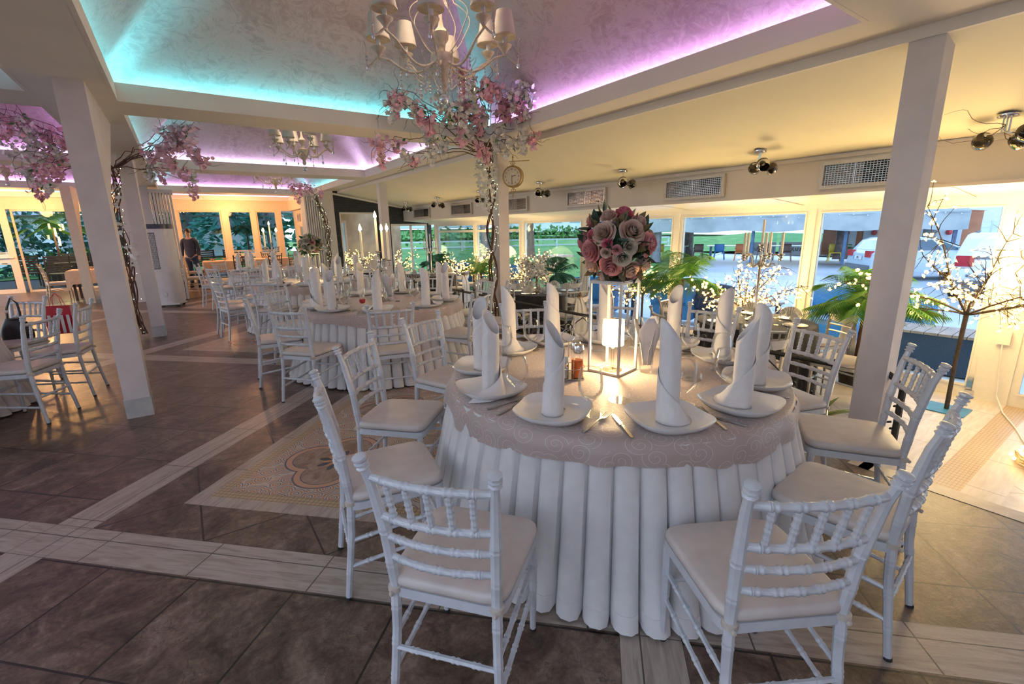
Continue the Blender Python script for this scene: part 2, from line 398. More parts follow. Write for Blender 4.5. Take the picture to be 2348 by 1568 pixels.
def floor_material():
    """brown stone tiles, wood-look plank strips on the diagonal, ornamental tile carpets"""
    m, nt, b = bsdf('restaurant_floor'); E.nt = nt
    tc = nt.nodes.new('ShaderNodeTexCoord'); sp = nt.nodes.new('ShaderNodeSeparateXYZ'); nt.links.new(tc.outputs['Object'], sp.inputs[0])
    x, y = E(sp.outputs[0]), E(sp.outputs[1])
    k = emax(((y-1.0)/4.65).floor(), 0.0)
    yy = y-k*4.65
    u = (x+yy)*.70711; v = (yy-x)*.70711
    u0 = (x+y)*.70711; v0 = (y-x)*.70711
    # plank strips
    su = emin((u-1.68).abs(), (u-5.64).abs()); sv = emin((v-2.80).abs(), (v+.24).abs())
    bandu = su < .12; bandv = sv < .12
    band = emax(bandu, bandv)
    # seams of the planks
    seam = emax(emax(bandu*(emin((u-1.72).abs(), (u-5.60).abs()) < .003), bandu*((((v/.62).frac()-.5).abs()) > .495)),
                emax(bandv*(emin((v-2.76).abs(), (v+.20).abs()) < .003), bandv*((((u/.62).frac()-.5).abs()) > .495)))
    edge = emax(bandu*(su > .1165), bandv*(sv > .1165))
    # carpet
    cu = (u-3.66).abs(); cv = (v-1.28).abs()
    inrug = (cu < 1.41)*(cv < .94)
    inmos = (cu < 1.48)*(cv < 1.01)
    infr = (cu < 1.575)*(cv < 1.105)
    inring = (cu < 1.90)*(cv < 1.44)
    # stone joints: diagonal grid outside, straight grid inside the frame
    j1 = emax((((u0-1.06)/.49).frac()-.5).abs(), (((v0-1.29)/.49).frac()-.5).abs()) > .490
    j2 = emax((((x+.13)/.49).frac()-.5).abs(), (((yy-3.16)/.49).frac()-.5).abs()) > .490
    joint = inring*j2+(1-inring)*j1
    cell = ((u0-1.06)/.49).floor()*3.7+((v0-1.29)/.49).floor()*5.3
    cb = nt.nodes.new('ShaderNodeCombineXYZ'); nt.links.new(x.k, cb.inputs[0]); nt.links.new(y.k, cb.inputs[1]); nt.links.new(cell.k, cb.inputs[2])
    nb = noise(4.6, 10, cb.outputs[0], .74, .9); nf = noise(34, 8, tc.outputs['Object'], .75)
    crk = nt.nodes.new('ShaderNodeTexVoronoi'); crk.feature = 'DISTANCE_TO_EDGE'; crk.inputs['Scale'].default_value = 2.3
    wv = nt.nodes.new('ShaderNodeVectorMath'); wv.operation = 'ADD'; nt.links.new(tc.outputs['Object'], wv.inputs[0])
    wn = nt.nodes.new('ShaderNodeTexNoise'); wn.inputs['Scale'].default_value = 5; wn.inputs['Detail'].default_value = 6; nt.links.new(tc.outputs['Object'], wn.inputs['Vector']); nt.links.new(wn.outputs['Color'], wv.inputs[1])
    nt.links.new(wv.outputs[0], crk.inputs['Vector'])
    crack = (E(crk.outputs['Distance']) < .009)*(nb > .47)
    stone = ramp(nb*.72+nf*.36, [(.42, (.040, .024, .016)), (.51, (.105, .064, .043)), (.58, (.165, .108, .075)), (.70, (.30, .22, .165))])
    stone = mixc(crack*.6, stone, (.05, .035, .03))
    stone = mixc(joint*.95, stone, (.018, .012, .01))
    # plank wood
    cw = nt.nodes.new('ShaderNodeCombineXYZ'); nt.links.new((bandu*v+(1-bandu)*u).k, cw.inputs[0]); nt.links.new(((bandu*u+(1-bandu)*v)*9.0).k, cw.inputs[1])
    nw = noise(3.5, 6, cw.outputs[0], .6, 1.2)
    wood = ramp(nw, [(.35, (.33, .25, .20)), (.52, (.43, .35, .29)), (.68, (.50, .43, .37))])
    wood = mixc(emax(seam, edge), wood, (.10, .075, .06))
    # mosaic border
    mos = emax((((u/.028).frac()-.5).abs()), (((v/.028).frac()-.5).abs())) > .44
    mosc = mixc(mos, mixc(noise(40, 2, tc.outputs['Object']), (.42, .28, .14), (.55, .40, .24)), (.16, .11, .07))
    # ornamental tile .94 x .94
    a = ((u-2.25)/.94).frac()-.5; c = ((v-.34)/.94).frac()-.5
    def d2(ax, cx): return ((a-ax)*(a-ax)+(c-cx)*(c-cx)).sqrt()
    q = emin(emin(d2(.19, 0), d2(-.19, 0)), emin(d2(0, .19), d2(0, -.19)))-.205
    q = emin(q, emax(a.abs(), c.abs())-.17)
    rad = (a*a+c*c).sqrt(); th = E.op('ARCTAN2', c, a)
    scl = nt.nodes.new('ShaderNodeTexVoronoi'); scl.inputs['Scale'].default_value = 9.5; nt.links.new(tc.outputs['Object'], scl.inputs['Vector'])
    vm = nt.nodes.new('ShaderNodeVectorMath'); vm.operation = 'SUBTRACT'; nt.links.new(tc.outputs['Object'], vm.inputs[0]); nt.links.new(scl.outputs['Position'], vm.inputs[1])
    sx = nt.nodes.new('ShaderNodeSeparateXYZ'); nt.links.new(vm.outputs[0], sx.inputs[0])
    lx, ly = E(sx.outputs[0]), E(sx.outputs[1]); lr = (lx*lx+ly*ly).sqrt(); lt = E.op('ARCTAN2', ly, lx)/(2*PI)
    sp1 = (lt+lr*30).frac()
    cream = mixc((sp1 < .30)*(lr < .066), (.52, .44, .36), (.46, .20, .09))
    cream = mixc((sp1 > .58)*(sp1 < .72)*(lr < .075), cream, (.04, .045, .10))
    inner = ramp(noise(7, 8, tc.outputs['Object'], .7, 1), [(.38, (.16, .09, .06)), (.5, (.30, .19, .13)), (.64, (.42, .30, .22))])
    petal = (th*4.0).cos().abs()
    inner = mixc((rad < petal*.13+.02)*(rad > .02), inner, (.04, .05, .08))
    petal2 = (th*4.0).sin().abs()
    inner = mixc((rad < petal2*.10+.01), inner, (.52, .24, .10))
    rug = mixc(q < 0, cream, (.55, .30, .18))
    rug = mixc((q.abs() < .006), rug, (.10, .08, .12))
    rug = mixc(q < -.05, rug, inner)
    rug = mixc(((q+.05).abs() < .004), rug, (.10, .08, .12))
    rug = mixc((emax(a.abs(), c.abs()) > .497), rug, (.1, .07, .06))
    col = mixc(band, stone, wood)
    col = mixc(infr, col, mixc((((u/.5).frac()-.5).abs() > .494), wood, (.1, .08, .06)))
    col = mixc(inmos, col, mosc); col = mixc(inrug, col, rug)
    nt.links.new(col, b.inputs['Base Color'])
    ro = nf*.25+.20; nt.links.new(ro.k, b.inputs['Roughness'])
    b.inputs['Specular IOR Level'].default_value = .5
    bp = nt.nodes.new('ShaderNodeBump'); bp.inputs['Strength'].default_value = .5; bp.inputs['Distance'].default_value = .007
    hh = nb*.5+nf*.3-joint*(1-band)*(1-infr)*.9; nt.links.new(hh.k, bp.inputs['Height']); nt.links.new(bp.outputs[0], b.inputs['Normal'])
    return m
FLOORM = floor_material()
def lower_floor_material():
    m, nt, b = bsdf('veranda_floor'); E.nt = nt
    tc = nt.nodes.new('ShaderNodeTexCoord'); sp = nt.nodes.new('ShaderNodeSeparateXYZ'); nt.links.new(tc.outputs['Object'], sp.inputs[0])
    x, y = E(sp.outputs[0]), E(sp.outputs[1])
    u0 = (x+y)*.70711; v0 = (y-x)*.70711
    n = noise(4, 7, tc.outputs['Object'], .65); cw = nt.nodes.new('ShaderNodeCombineXYZ'); nt.links.new(x.k, cw.inputs[0]); nt.links.new((y*8.0).k, cw.inputs[1])
    nw = noise(3, 6, cw.outputs[0], .6, 1)
    tile = ramp(n, [(.35, (.50, .46, .42)), (.6, (.64, .60, .56))])
    jt = emax((((u0)/.49).frac()-.5).abs(), (((v0)/.49).frac()-.5).abs()) > .493
    tile = mixc(jt, tile, (.30, .22, .16))
    wood = ramp(nw, [(.35, (.60, .54, .47)), (.65, (.72, .67, .61))])
    yb = ((y-.80)/1.96).frac()*1.96     # period of the cross bands
    wd = emax((yb < .36), emax((yb > 1.58)*(yb < 1.78), (yb > 1.60)*(yb < 1.60)))
    mo = (yb > 1.78)
    wj = (((x/.62).frac()-.5).abs() > .495)
    col = mixc(wd, tile, mixc(wj, wood, (.3, .24, .18)))
    mj = emax((((x/.05).frac()-.5).abs()), (((y/.022).frac()-.5).abs())) > .45
    mos = mixc(mj, mixc(noise(30, 2, tc.outputs['Object']), (.50, .36, .22), (.62, .50, .36)), (.25, .18, .12))
    col = mixc(mo, col, mos)
    nt.links.new(col, b.inputs['Base Color']); b.inputs['Roughness'].default_value = .35
    return m
FLOORL = lower_floor_material()
# ================================================================ STRUCTURE
ZL = -0.27           # floor level of the window veranda
ZS = 2.70            # underside of the ceiling beams
XW = 6.67            # window plane of the veranda
XB, ZB, ZT = 5.80, 1.86, 2.265   # bulkhead plane and its edges
YE = 14.2            # dark brick end wall
YF = 19.5            # window wall of the far room
o = MB().add([(-11, -5, 0), (3.55, -5, 0), (3.55, 1.0, 0), (4.05, 1.0, 0), (4.05, YE, 0), (4.05, YF+.1, 0), (-11, YF+.1, 0)], [(0, 1, 2, 3, 4, 5, 6)]).build('floor', FLOORM, smooth=False); struct(o)
o = MB().add([(3.5, -5, ZL), (XW+.1, -5, ZL), (XW+.1, YE, ZL), (3.5, YE, ZL)], [(0, 1, 2, 3)]).build('floor.001', FLOORL, smooth=False); struct(o)
m = MB(); m.box(3.43, -5, ZL, 3.55, 1.0, .003); m.box(3.93, 1.0, ZL, 4.055, YE, .003); m.box(3.43, .94, ZL, 4.055, 1.06, .003)
NOSE = pm('pale_wood_tile', (.50, .44, .37), (.60, .54, .47), 12, .4)
struct(m.build('trim_1', NOSE, smooth=False))

# ---- beams
m = MB()
XS = [(-.82, -.29), (-5.2, -4.7), (3.5, 3.9)]
YS = [(-3.9, -3.5), (.8, 1.33), (5.62, 6.15), (10.5, 11.1), (15.9, 16.6), (19.3, 19.6)]
for a, b in XS: m.box(a, -3.9, ZS, b, 19.6, ZS+.03)
for a, b in YS:
    m.box(-9.6, a, ZS, -5.2, b, ZS+.03); m.box(-4.7, a, ZS, -.82, b, ZS+.03); m.box(-.29, a, ZS, 3.5, b, ZS+.03)
struct(m.build('ceiling', SOFFIT, smooth=False))
struct(MB().box(3.86, -3.9, 2.63, 3.93, YE, ZS+.02).build('trim_2', SOFFIT, smooth=False))

LED_N = [0]
def cove(x0, x1, y0, y1, leds, lab, flat=1.15):
    """tray: upright boards, light trough, hipped plaster vault; leds = material per edge (x0, x1, y0, y1)"""
    b = MB(); t, h = .025, .15
    b.box(x0, y0, ZS-.002, x0+t, y1, ZS+h); b.box(x1-t, y0, ZS-.002, x1, y1, ZS+h)
    b.box(x0+t, y0, ZS-.002, x1-t, y0+t, ZS+h); b.box(x0+t, y1-t, ZS-.002, x1-t, y1, ZS+h)
    struct(b.build('ceiling.%03d' % (len(bpy.data.objects) % 1000), SOFFIT, smooth=False))
    w, zf, zb = .15, ZS+.035, ZS+.11
    s_ = 1.08; ins = min((x1-x0)/2, (y1-y0)/2)*flat*.72
    v = MB(); A = (x0-w, y0-w, x1+w, y1+w); I = (x0-w+ins, y0-w+ins, x1+w-ins, y1+w-ins); zt = zb+ins*s_
    def loop(q, z): return [(q[0], q[1], z), (q[2], q[1], z), (q[2], q[3], z), (q[0], q[3], z)]
    v.add(loop(A, zf)+loop(A, zb)+loop(I, zt), [(i, (i+1) % 4, 4+(i+1) % 4, 4+i) for i in range(4)]+[(4+i, 4+(i+1) % 4, 8+(i+1) % 4, 8+i) for i in range(4)]+[(8, 9, 10, 11)])
    o = v.build('ceiling_vault', PLASTER, smooth=False); struct(o)
    f = MB(); f.box(A[0], A[1], zf-.004, x0, A[3], zf); f.box(x1, A[1], zf-.004, A[2], A[3], zf); f.box(x0, A[1], zf-.004, x1, y0, zf); f.box(x0, y1, zf-.004, x1, A[3], zf)
    struct(f.build('ceiling_trough', SOFFIT, smooth=False))
    e = .118; q = .014
    segs = [((x0-e, y0), (x0-e, y1)), ((x1+e, y0), (x1+e, y1)), ((x0, y0-e), (x1, y0-e)), ((x0, y1+e), (x1, y1+e))]
    names = ['corridor', 'window', 'camera', 'far']
    for (p, r_), mt, nm in zip(segs, leds, names):
        if mt is None: continue
        o = MB().box(min(p[0], r_[0])-q, min(p[1], r_[1])-q, zf+.006, max(p[0], r_[0])+q, max(p[1], r_[1])+q, zf+.03).build('led_strip', mt, smooth=False)
        cn = {'cyan_led': 'cyan', 'violet_led': 'violet', 'pink_violet_led': 'pinkish violet', 'cool_violet_led': 'cool white violet'}[mt.name]
        tag(o, f'{cn} light strip, {nm} edge of the {lab}', 'light strip', 'light strips hidden in the ceiling coves')
XM0, XM1 = -.29, 3.5
cove(XM0, XM1, -3.5, .8, (LEDC, LEDV, LEDP, LEDC), 'ceiling vault above the camera')
cove(XM0, XM1, 1.33, 5.62, (LEDC, LEDV, LEDV, LEDC), 'big vault with the large chandelier')
cove(XM0, XM1, 6.15, 10.5, (LEDC, LEDW, LEDC, LEDW), 'second vault in the main row')
cove(XM0, XM1, 11.1, 15.9, (LEDC, LEDC, LEDV, LEDV), 'third vault in the main row')
cove(XM0, XM1, 16.6, 19.3, (LEDP, LEDP, LEDP, LEDP), 'last vault before the far windows')
cove(-4.7, -.82, 1.33, 5.62, (LEDC, LEDC, LEDV, LEDW), 'vault beyond the corridor beam')
cove(-4.7, -.82, 6.15, 10.5, (LEDV, LEDV, LEDV, LEDV), 'corridor vault behind the blossoms')
cove(-4.7, -.82, 11.1, 15.9, (LEDV, LEDV, LEDV, LEDV), 'third corridor vault')
cove(-4.7, -.82, 16.6, 19.3, (LEDC, LEDV, LEDC, LEDC), 'corridor vault over the sliding doors')

# ---- veranda: sloping ceiling, bulkhead, soffit above the windows
struct(MB().add([(3.9, -3.9, 2.63), (XB+.02, -3.9, ZT), (XB+.02, YE, ZT), (3.9, YE, 2.63), (3.9, -3.9, 2.68), (XB+.02, -3.9, ZT+.05), (XB+.02, YE, ZT+.05), (3.9, YE, 2.68)],
     [(0, 3, 2, 1), (4, 5, 6, 7), (0, 1, 5, 4), (1, 2, 6, 5), (2, 3, 7, 6), (3, 0, 4, 7)]).build('ceiling_veranda', VCEIL, smooth=False))
m = MB(); m.box(XB, -3.9, ZB, XB+.04, YE, ZT+.04); m.box(XB-.015, -3.9, ZT-.045, XB, YE, ZT-.005); m.box(XB-.012, -3.9, ZB, XB, YE, ZB+.03)
struct(m.build('wall_window', WALLP, smooth=False))
m = MB(); m.add([(XB, -3.9, ZB), (XW+.08, -3.9, 1.784), (XW+.08, YE, 1.784), (XB, YE, ZB)], [(0, 3, 2, 1)])
for k in range(10):
    y = -1.9+k*1.62; m.box(XB+.02, y, 1.775, XW-.03, y+.03, 1.80) if False else m.add([(XB+.01, y, ZB-.006), (XW, y, 1.786-.006), (XW, y+.03, 1.786-.006), (XB+.01, y+.03, ZB-.006)], [(0, 3, 2, 1)])
struct(m.build('ceiling_soffit', PVC, smooth=False))

# ---- windows of the veranda
def frame(m, y0, y1, z0, z1, x, f=.065, d=.06, kick=.14):
    m.box(x-d/2, y0, z0, x+d/2, y0+f, z1); m.box(x-d/2, y1-f, z0, x+d/2, y1, z1)
    m.box(x-d/2, y0+f, z1-f, x+d/2, y1-f, z1); m.box(x-d/2, y0+f, z0, x+d/2, y1-f, z0+kick)
    m.box(x-d/2-.012, y0+f*.75, z0+kick, x-d/2+.01, y0+f, z1-f); m.box(x-d/2-.012, y1-f, z0+kick, x-d/2+.01, y1-f*.75, z1-f)
    m.box(x-d/2-.012, y0+f*.75, z1-f, x-d/2+.01, y1-f*.75, z1-f*.75); m.box(x-d/2-.012, y0+f*.75, z0+kick-.02, x-d/2+.01, y1-f*.75, z0+kick)
WN = [(11.32, 13.62), (9.16, 11.24), (7.04, 9.08), (4.88, 6.94), (2.86, 4.80), (1.07, 2.80), (-1.2, .80)]
for i, (a, b) in enumerate(WN):
    m = MB(); frame(m, a, b, ZL, 1.75, XW)
    if i < 2: m.box(XW-.03, a+.06, 1.50, XW+.03, b-.06, 1.56)
    w = struct(m.build('window_%d' % (i+1), PVC, smooth=False))
    MB().box(XW-.004, a+.06, ZL+.12, XW+.004, b-.06, 1.70).build('pane', PANE, w, smooth=False)
    if i == 5:
        h = MB(); h.box(XW-.05, a+.005, ZL+.10, XW-.03, a+.05, ZL+.22); h.box(XW-.06, a-.02, ZL+.05, XW-.03, a+.05, ZL+.085)
        tag(h.build('hinge', CHROME, w, smooth=False), 'steel corner hinge')
m = MB()
for a, b in ((.80, 1.07), (2.80, 2.86), (4.80, 4.88), (6.94, 7.04), (9.08, 9.16), (11.24, 11.32), (13.62, 13.8)): m.box(XW-.045, a, ZL, XW+.05, b, 1.80)
m.box(XW-.05, -3, 1.75, XW+.05, YE, 1.80)
struct(m.build('wall_window_post', PVC, smooth=False))
# ---- dark brick end wall with its window
m = MB()
m.box(3.70, YE, ZL, 3.86, YE+.2, 2.75); m.box(3.86, YE, 2.12, 4.95, YE+.2, 2.75); m.box(3.86, YE, ZL, 4.95, YE+.2, .35)
m.box(4.95, YE, ZL, 5.37, YE+.2, 2.75); m.box(5.37, YE, 1.78, 6.72, YE+.2, 2.75); m.box(6.58, YE, ZL, 6.72, YE+.2, 1.8)
struct(m.build('wall_end', BRICKD, smooth=False))
m = MB(); m.box(3.80, YE-.02, 2.62, XB, YE, 2.66) if False else m.add([(3.72, YE-.03, 2.60), (3.72, YE-.03, 2.65), (XB, YE-.03, 2.235), (XB, YE-.03, 2.285), (3.72, YE, 2.60), (3.72, YE, 2.65), (XB, YE, 2.235), (XB, YE, 2.285)], [(0, 2, 3, 1), (0, 4, 6, 2)])
struct(m.build('trim_3', PVC, smooth=False))
def xframe(m, x0, x1, z0, z1, y, f=.06, d=.06, kick=.1):
    m.box(x0, y-d/2, z0, x0+f, y+d/2, z1); m.box(x1-f, y-d/2, z0, x1, y+d/2, z1)
    m.box(x0+f, y-d/2, z1-f, x1-f, y+d/2, z1); m.box(x0+f, y-d/2, z0, x1-f, y+d/2, z0+kick)
m = MB(); xframe(m, 3.86, 4.95, .35, 2.12, YE+.05, .05); w = struct(m.build('window_8', PVC, smooth=False))
MB().box(3.9, YE+.045, .40, 4.92, YE+.055, 2.08).build('pane', PANE, w, smooth=False)
m = MB(); xframe(m, 5.37, 6.6, ZL, 1.78, YE+.05, .06); m.box(6.0, YE+.02, ZL, 6.06, YE+.08, 1.75); w = struct(m.build('window_9', PVC, smooth=False))
MB().box(5.42, YE+.045, ZL+.08, 6.56, YE+.055, 1.74).build('pane', PANE, w, smooth=False)
# small lobby behind the brick wall, seen through its window
struct(MB().box(3.9, YE+2.6, ZL, 6.7, YE+2.7, 2.6).build('wall_lobby', pm('brown_marbled_wall', (.30, .19, .11), (.46, .33, .22), 2.2, .6), smooth=False))
m = MB(); xframe(m, 4.15, 4.75, -.1, 1.95, YE+2.57, .07); w = struct(m.build('door_1', pm('pinkish_door_frame', (.55, .40, .33), (.5, .36, .3), 10, .5), smooth=False))
MB().box(4.2, YE+2.555, 0, 4.7, YE+2.565, 1.9).build('pane', pm('frosted_blue_pane', (.35, .55, .75), (.45, .65, .85), 3, .2), w, smooth=False)
struct(MB().box(3.72, YE+.2, ZL-.02, 6.72, YE+2.7, ZL).build('floor_lobby', FLOORL, smooth=False))
struct(MB().box(3.72, YE+.2, 2.3, 5.2, YE+2.7, 2.4).build('ceiling_lobby', SOFFIT, smooth=False))
# ---- white wall beside the brick, and the wall behind the air cooler
struct(MB().box(3.34, YE-.05, 0, 3.72, YE+.12, 2.7).build('wall_pier', WALLP, smooth=False))
struct(MB().box(-1.06, YE+.15, 0, -.45, YE+.3, 2.7).build('wall_corridor', WALLP, smooth=False))
# ---- far room
m = MB()
PX = [(-9.2, -9.05), (-6.2, -6.05), (-2.02, -1.84), (-.1, .06), (1.30, 1.47), (2.23, 2.37), (3.04, 3.2)]
for a, b in PX: m.box(a, YF-.06, 0, b, YF+.06, 2.40)
m.box(-9.2, YF-.07, 2.36, 3.9, YF+.07, 2.72)
struct(m.build('wall_far', PVCW, smooth=False))
for i, ((_, a), (b, _2)) in enumerate(zip(PX[1:-1], PX[2:])):
    if a < -4: a = -3.86
    w = MB(); xframe(w, a, b, 0, 2.36, YF, .05, .05, .06); w = struct(w.build('window_%d' % (10+i), PVCW, smooth=False))
    MB().box(a+.04, YF-.004, .05, b-.04, YF+.004, 2.32).build('pane', PANE, w, smooth=False)
    if i >= 3:
        fr = MB()
        for z, h in ((.62, .02), (.66, .02), (.70, .02), (.76, .14), (.94, .02), (.98, .02)): fr.box(a+.05, YF-.008, z, b-.05, YF-.005, z+h)
        fr.build('frosted_band', pm('frosted_film', (.75, .72, .66), (.7, .67, .62), 8, .6), w, smooth=False)
w = MB(); xframe(w, -6.0, -3.92, 0, 2.36, YF-.12, .16, .06, .12); w = struct(w.build('door_2', PVCW, smooth=False))
MB().box(-5.86, YF-.124, .1, -4.06, YF-.116, 2.22).build('pane', PANE, w, smooth=False)
MB().bar((-4.35, YF-.19, 1.02), (-3.98, YF-.19, 1.02), .03, .03).build('door_handle', PVC, w)
b_ = MB()
for z, h in ((1.02, .10), (.86, .13), (.82, .02), (1.14, .03)): b_.box(-5.84, YF-.135, z, -4.08, YF-.128, z+h)
b_.build('frosted_band', MATS['frosted_film'], w, smooth=False)
m = MB()
m.box(3.62, 16.2, 0, 3.72, 16.5, 2.7); m.box(3.62, 16.5, 1.85, 3.72, 19.5, 2.7); m.box(3.62, 17.3, 0, 3.72, 17.75, 1.85); m.box(3.62, 18.6, 0, 3.72, 19.5, 1.85)
struct(m.build('wall_far_side', PVCW, smooth=False))
for i, (a, b) in enumerate(((16.5, 17.3), (17.75, 18.6))):
    w = MB(); frame(w, a, b, 0, 1.85, 3.66, .07, .05, .12); w = struct(w.build('door_%d' % (3+i), PVCW, smooth=False))
    MB().box(3.655, a+.06, .1, 3.665, b-.06, 1.8).build('pane', PANE, w, smooth=False)
struct(MB().box(3.45, 16.3, 2.36, 3.62, 19.45, 2.7).build('trim_4', PVCW, smooth=False))

struct(MB().box(-9.6, -4.05, 0, 6.9, -3.9, 2.75).build('wall_back', WALLP, smooth=False))
struct(MB().box(-9.75, -4.05, 0, -9.6, 5.0, 2.75).build('wall_left', WALLP, smooth=False))
# ---- columns
def column(name, x0, x1, y0, y1, z1, mat, z0=0, haunch=None, plinth=True):
    m = MB()
    if haunch:
        zk, ye = haunch
        prof = [(y0, z0), (y1, z0), (y1+.05, zk), (ye, z1), (y0-.03, z1)]
        m.add([(x0, a, b) for a, b in prof]+[(x1, a, b) for a, b in prof], [(0, 1, 2, 3, 4), (9, 8, 7, 6, 5)]+[(i, 5+i, 5+(i+1) % 5, (i+1) % 5) for i in range(5)])
    else: m.box(x0, y0, z0, x1, y1, z1)
    c = struct(m.build(name, mat, smooth=False))
    if plinth:
        struct(MB().box(x0-.006, y0-.006, z0, x1+.006, y1+.006, z0+.17).build('column_plinth', PLINTH, smooth=False))
    return c
column('column', -.60, -.42, 5.05, 5.24, ZS, COLP, haunch=(1.87, 6.76))
column('column.001', -.57, -.40, 9.12, 9.38, ZS, COLP, haunch=(2.2, 9.9))
column('column.002', 3.90, 4.08, 5.93, 6.11, 2.64, COLP, plinth=False)
column('column.003', 3.88, 4.06, 1.06, 1.24, 2.66, COLP, plinth=False)
column('column.004', 3.88, 4.06, 10.8, 10.98, 2.64, COLP, plinth=False)
column('column.005', -2.06, -1.88, 14.9, 15.08, ZS, PVCW, haunch=(1.55, 15.9), plinth=False)
column('column.006', -1.10, -.92, 15.2, 15.4, ZS, WALLP, plinth=False)
column('column.007', -5.05, -4.87, 5.05, 5.24, ZS, COLP, haunch=(1.87, 6.76))

# ---- concertina partition walls pushed open
def concertina(name, x0, x1, y, label):
    m = MB(); n = 7; w = (x1-x0)/n
    for k in range(n):
        xa = x0+k*w; m.box(xa+.004, y, .02, xa+w-.012, y+.55, 2.52)
    c = thing(name, label, 'folding partition', group='folded partitions')
    m.build('panel', PARTG, c, smooth=False)
    MB().box(x0-.02, y-.02, 2.52, x1+.02, y+.6, 2.6).build('track', GRILLE, c, smooth=False)
    return c
concertina('folding_partition', -.43, .0, 14.0, 'pale grey concertina partition folded behind the tall air cooler')
concertina('folding_partition', 2.92, 3.32, 14.05, 'pale grey concertina partition folded beside the cream pier with vines')
# ================================================================ CHAIRS
def bamboo(m, pts, r, rings, n=8, step=.012, bump=1.25, ends=None):
    """rod along a polyline with turned double rings at the given fractions"""
    P = [Vector(p) for p in pts]; L = [0]
    for a, b in zip(P, P[1:]): L.append(L[-1]+(b-a).length)
    T = L[-1]
    def at(t):
        d = t*T
        for i in range(len(P)-1):
            if d <= L[i+1]+1e-9: return P[i].lerp(P[i+1], (d-L[i])/max(L[i+1]-L[i], 1e-9))
        return P[-1]
    rr = r if callable(r) else (lambda t: r)
    ts = {0.0, 1.0}
    for i in range(1, len(P)-1): ts.add(L[i]/T)
    prof = {}
    for q in rings:
        for k, f in ((-.016, 1), (-.011, bump), (-.006, bump), (-.002, 1.02), (.002, 1.02), (.006, bump), (.011, bump), (.016, 1)):
            t = q+k/T
            if 0 < t < 1: ts.add(t); prof[t] = f
    ts = sorted(ts)
    return m.tube([at(t) for t in ts], [rr(t)*prof.get(t, 1) for t in ts], n)
def arc(a, b, bow, n=8):
    """curve from a to b bowed backwards (-y) in the middle"""
    a, b = Vector(a), Vector(b)
    return [a.lerp(b, i/n)+Vector((0, -bow*4*(i/n)*(1-i/n), 0)) for i in range(n+1)]
def seat_outline(w0, w1, d, r=.06, n=5):
    """rounded trapezoid: w0 behind, w1 in front"""
    c = [(-w0/2, -d/2), (w0/2, -d/2), (w1/2, d/2), (-w1/2, d/2)]; out = []
    for i, (x, y) in enumerate(c):
        p, q = Vector(c[i-1]), Vector(c[(i+1) % 4]); v = Vector((x, y))
        e1 = (p-v).normalized()*r; e2 = (q-v).normalized()*r
        for k in range(n+1):
            t = k/n; out.append(tuple((v+e1)*(1-t)**2+v*2*t*(1-t)+(v+e2)*t*t))
    return out
def cushion_mesh(w0, w1, d, z0, h):
    m = MB(); n = None; rings = []
    for s, z in ((.90, 0), (.985, .15), (1.0, .45), (.99, .75), (.955, .95), (.93, .98), (.7, 1.05), (.35, 1.12)):
        o = seat_outline(w0*s, w1*s, d*s, .075*s); n = len(o); rings.append([(x, y, z0+h*z) for x, y in o])
    for r in rings: m.v += r
    for i in range(len(rings)-1):
        for k in range(n): m.f.append((i*n+k, i*n+(k+1) % n, (i+1)*n+(k+1) % n, (i+1)*n+k))
    m.f.append(tuple(range(n-1, -1, -1))); m.f.append(tuple((len(rings)-1)*n+k for k in range(n)))
    return m
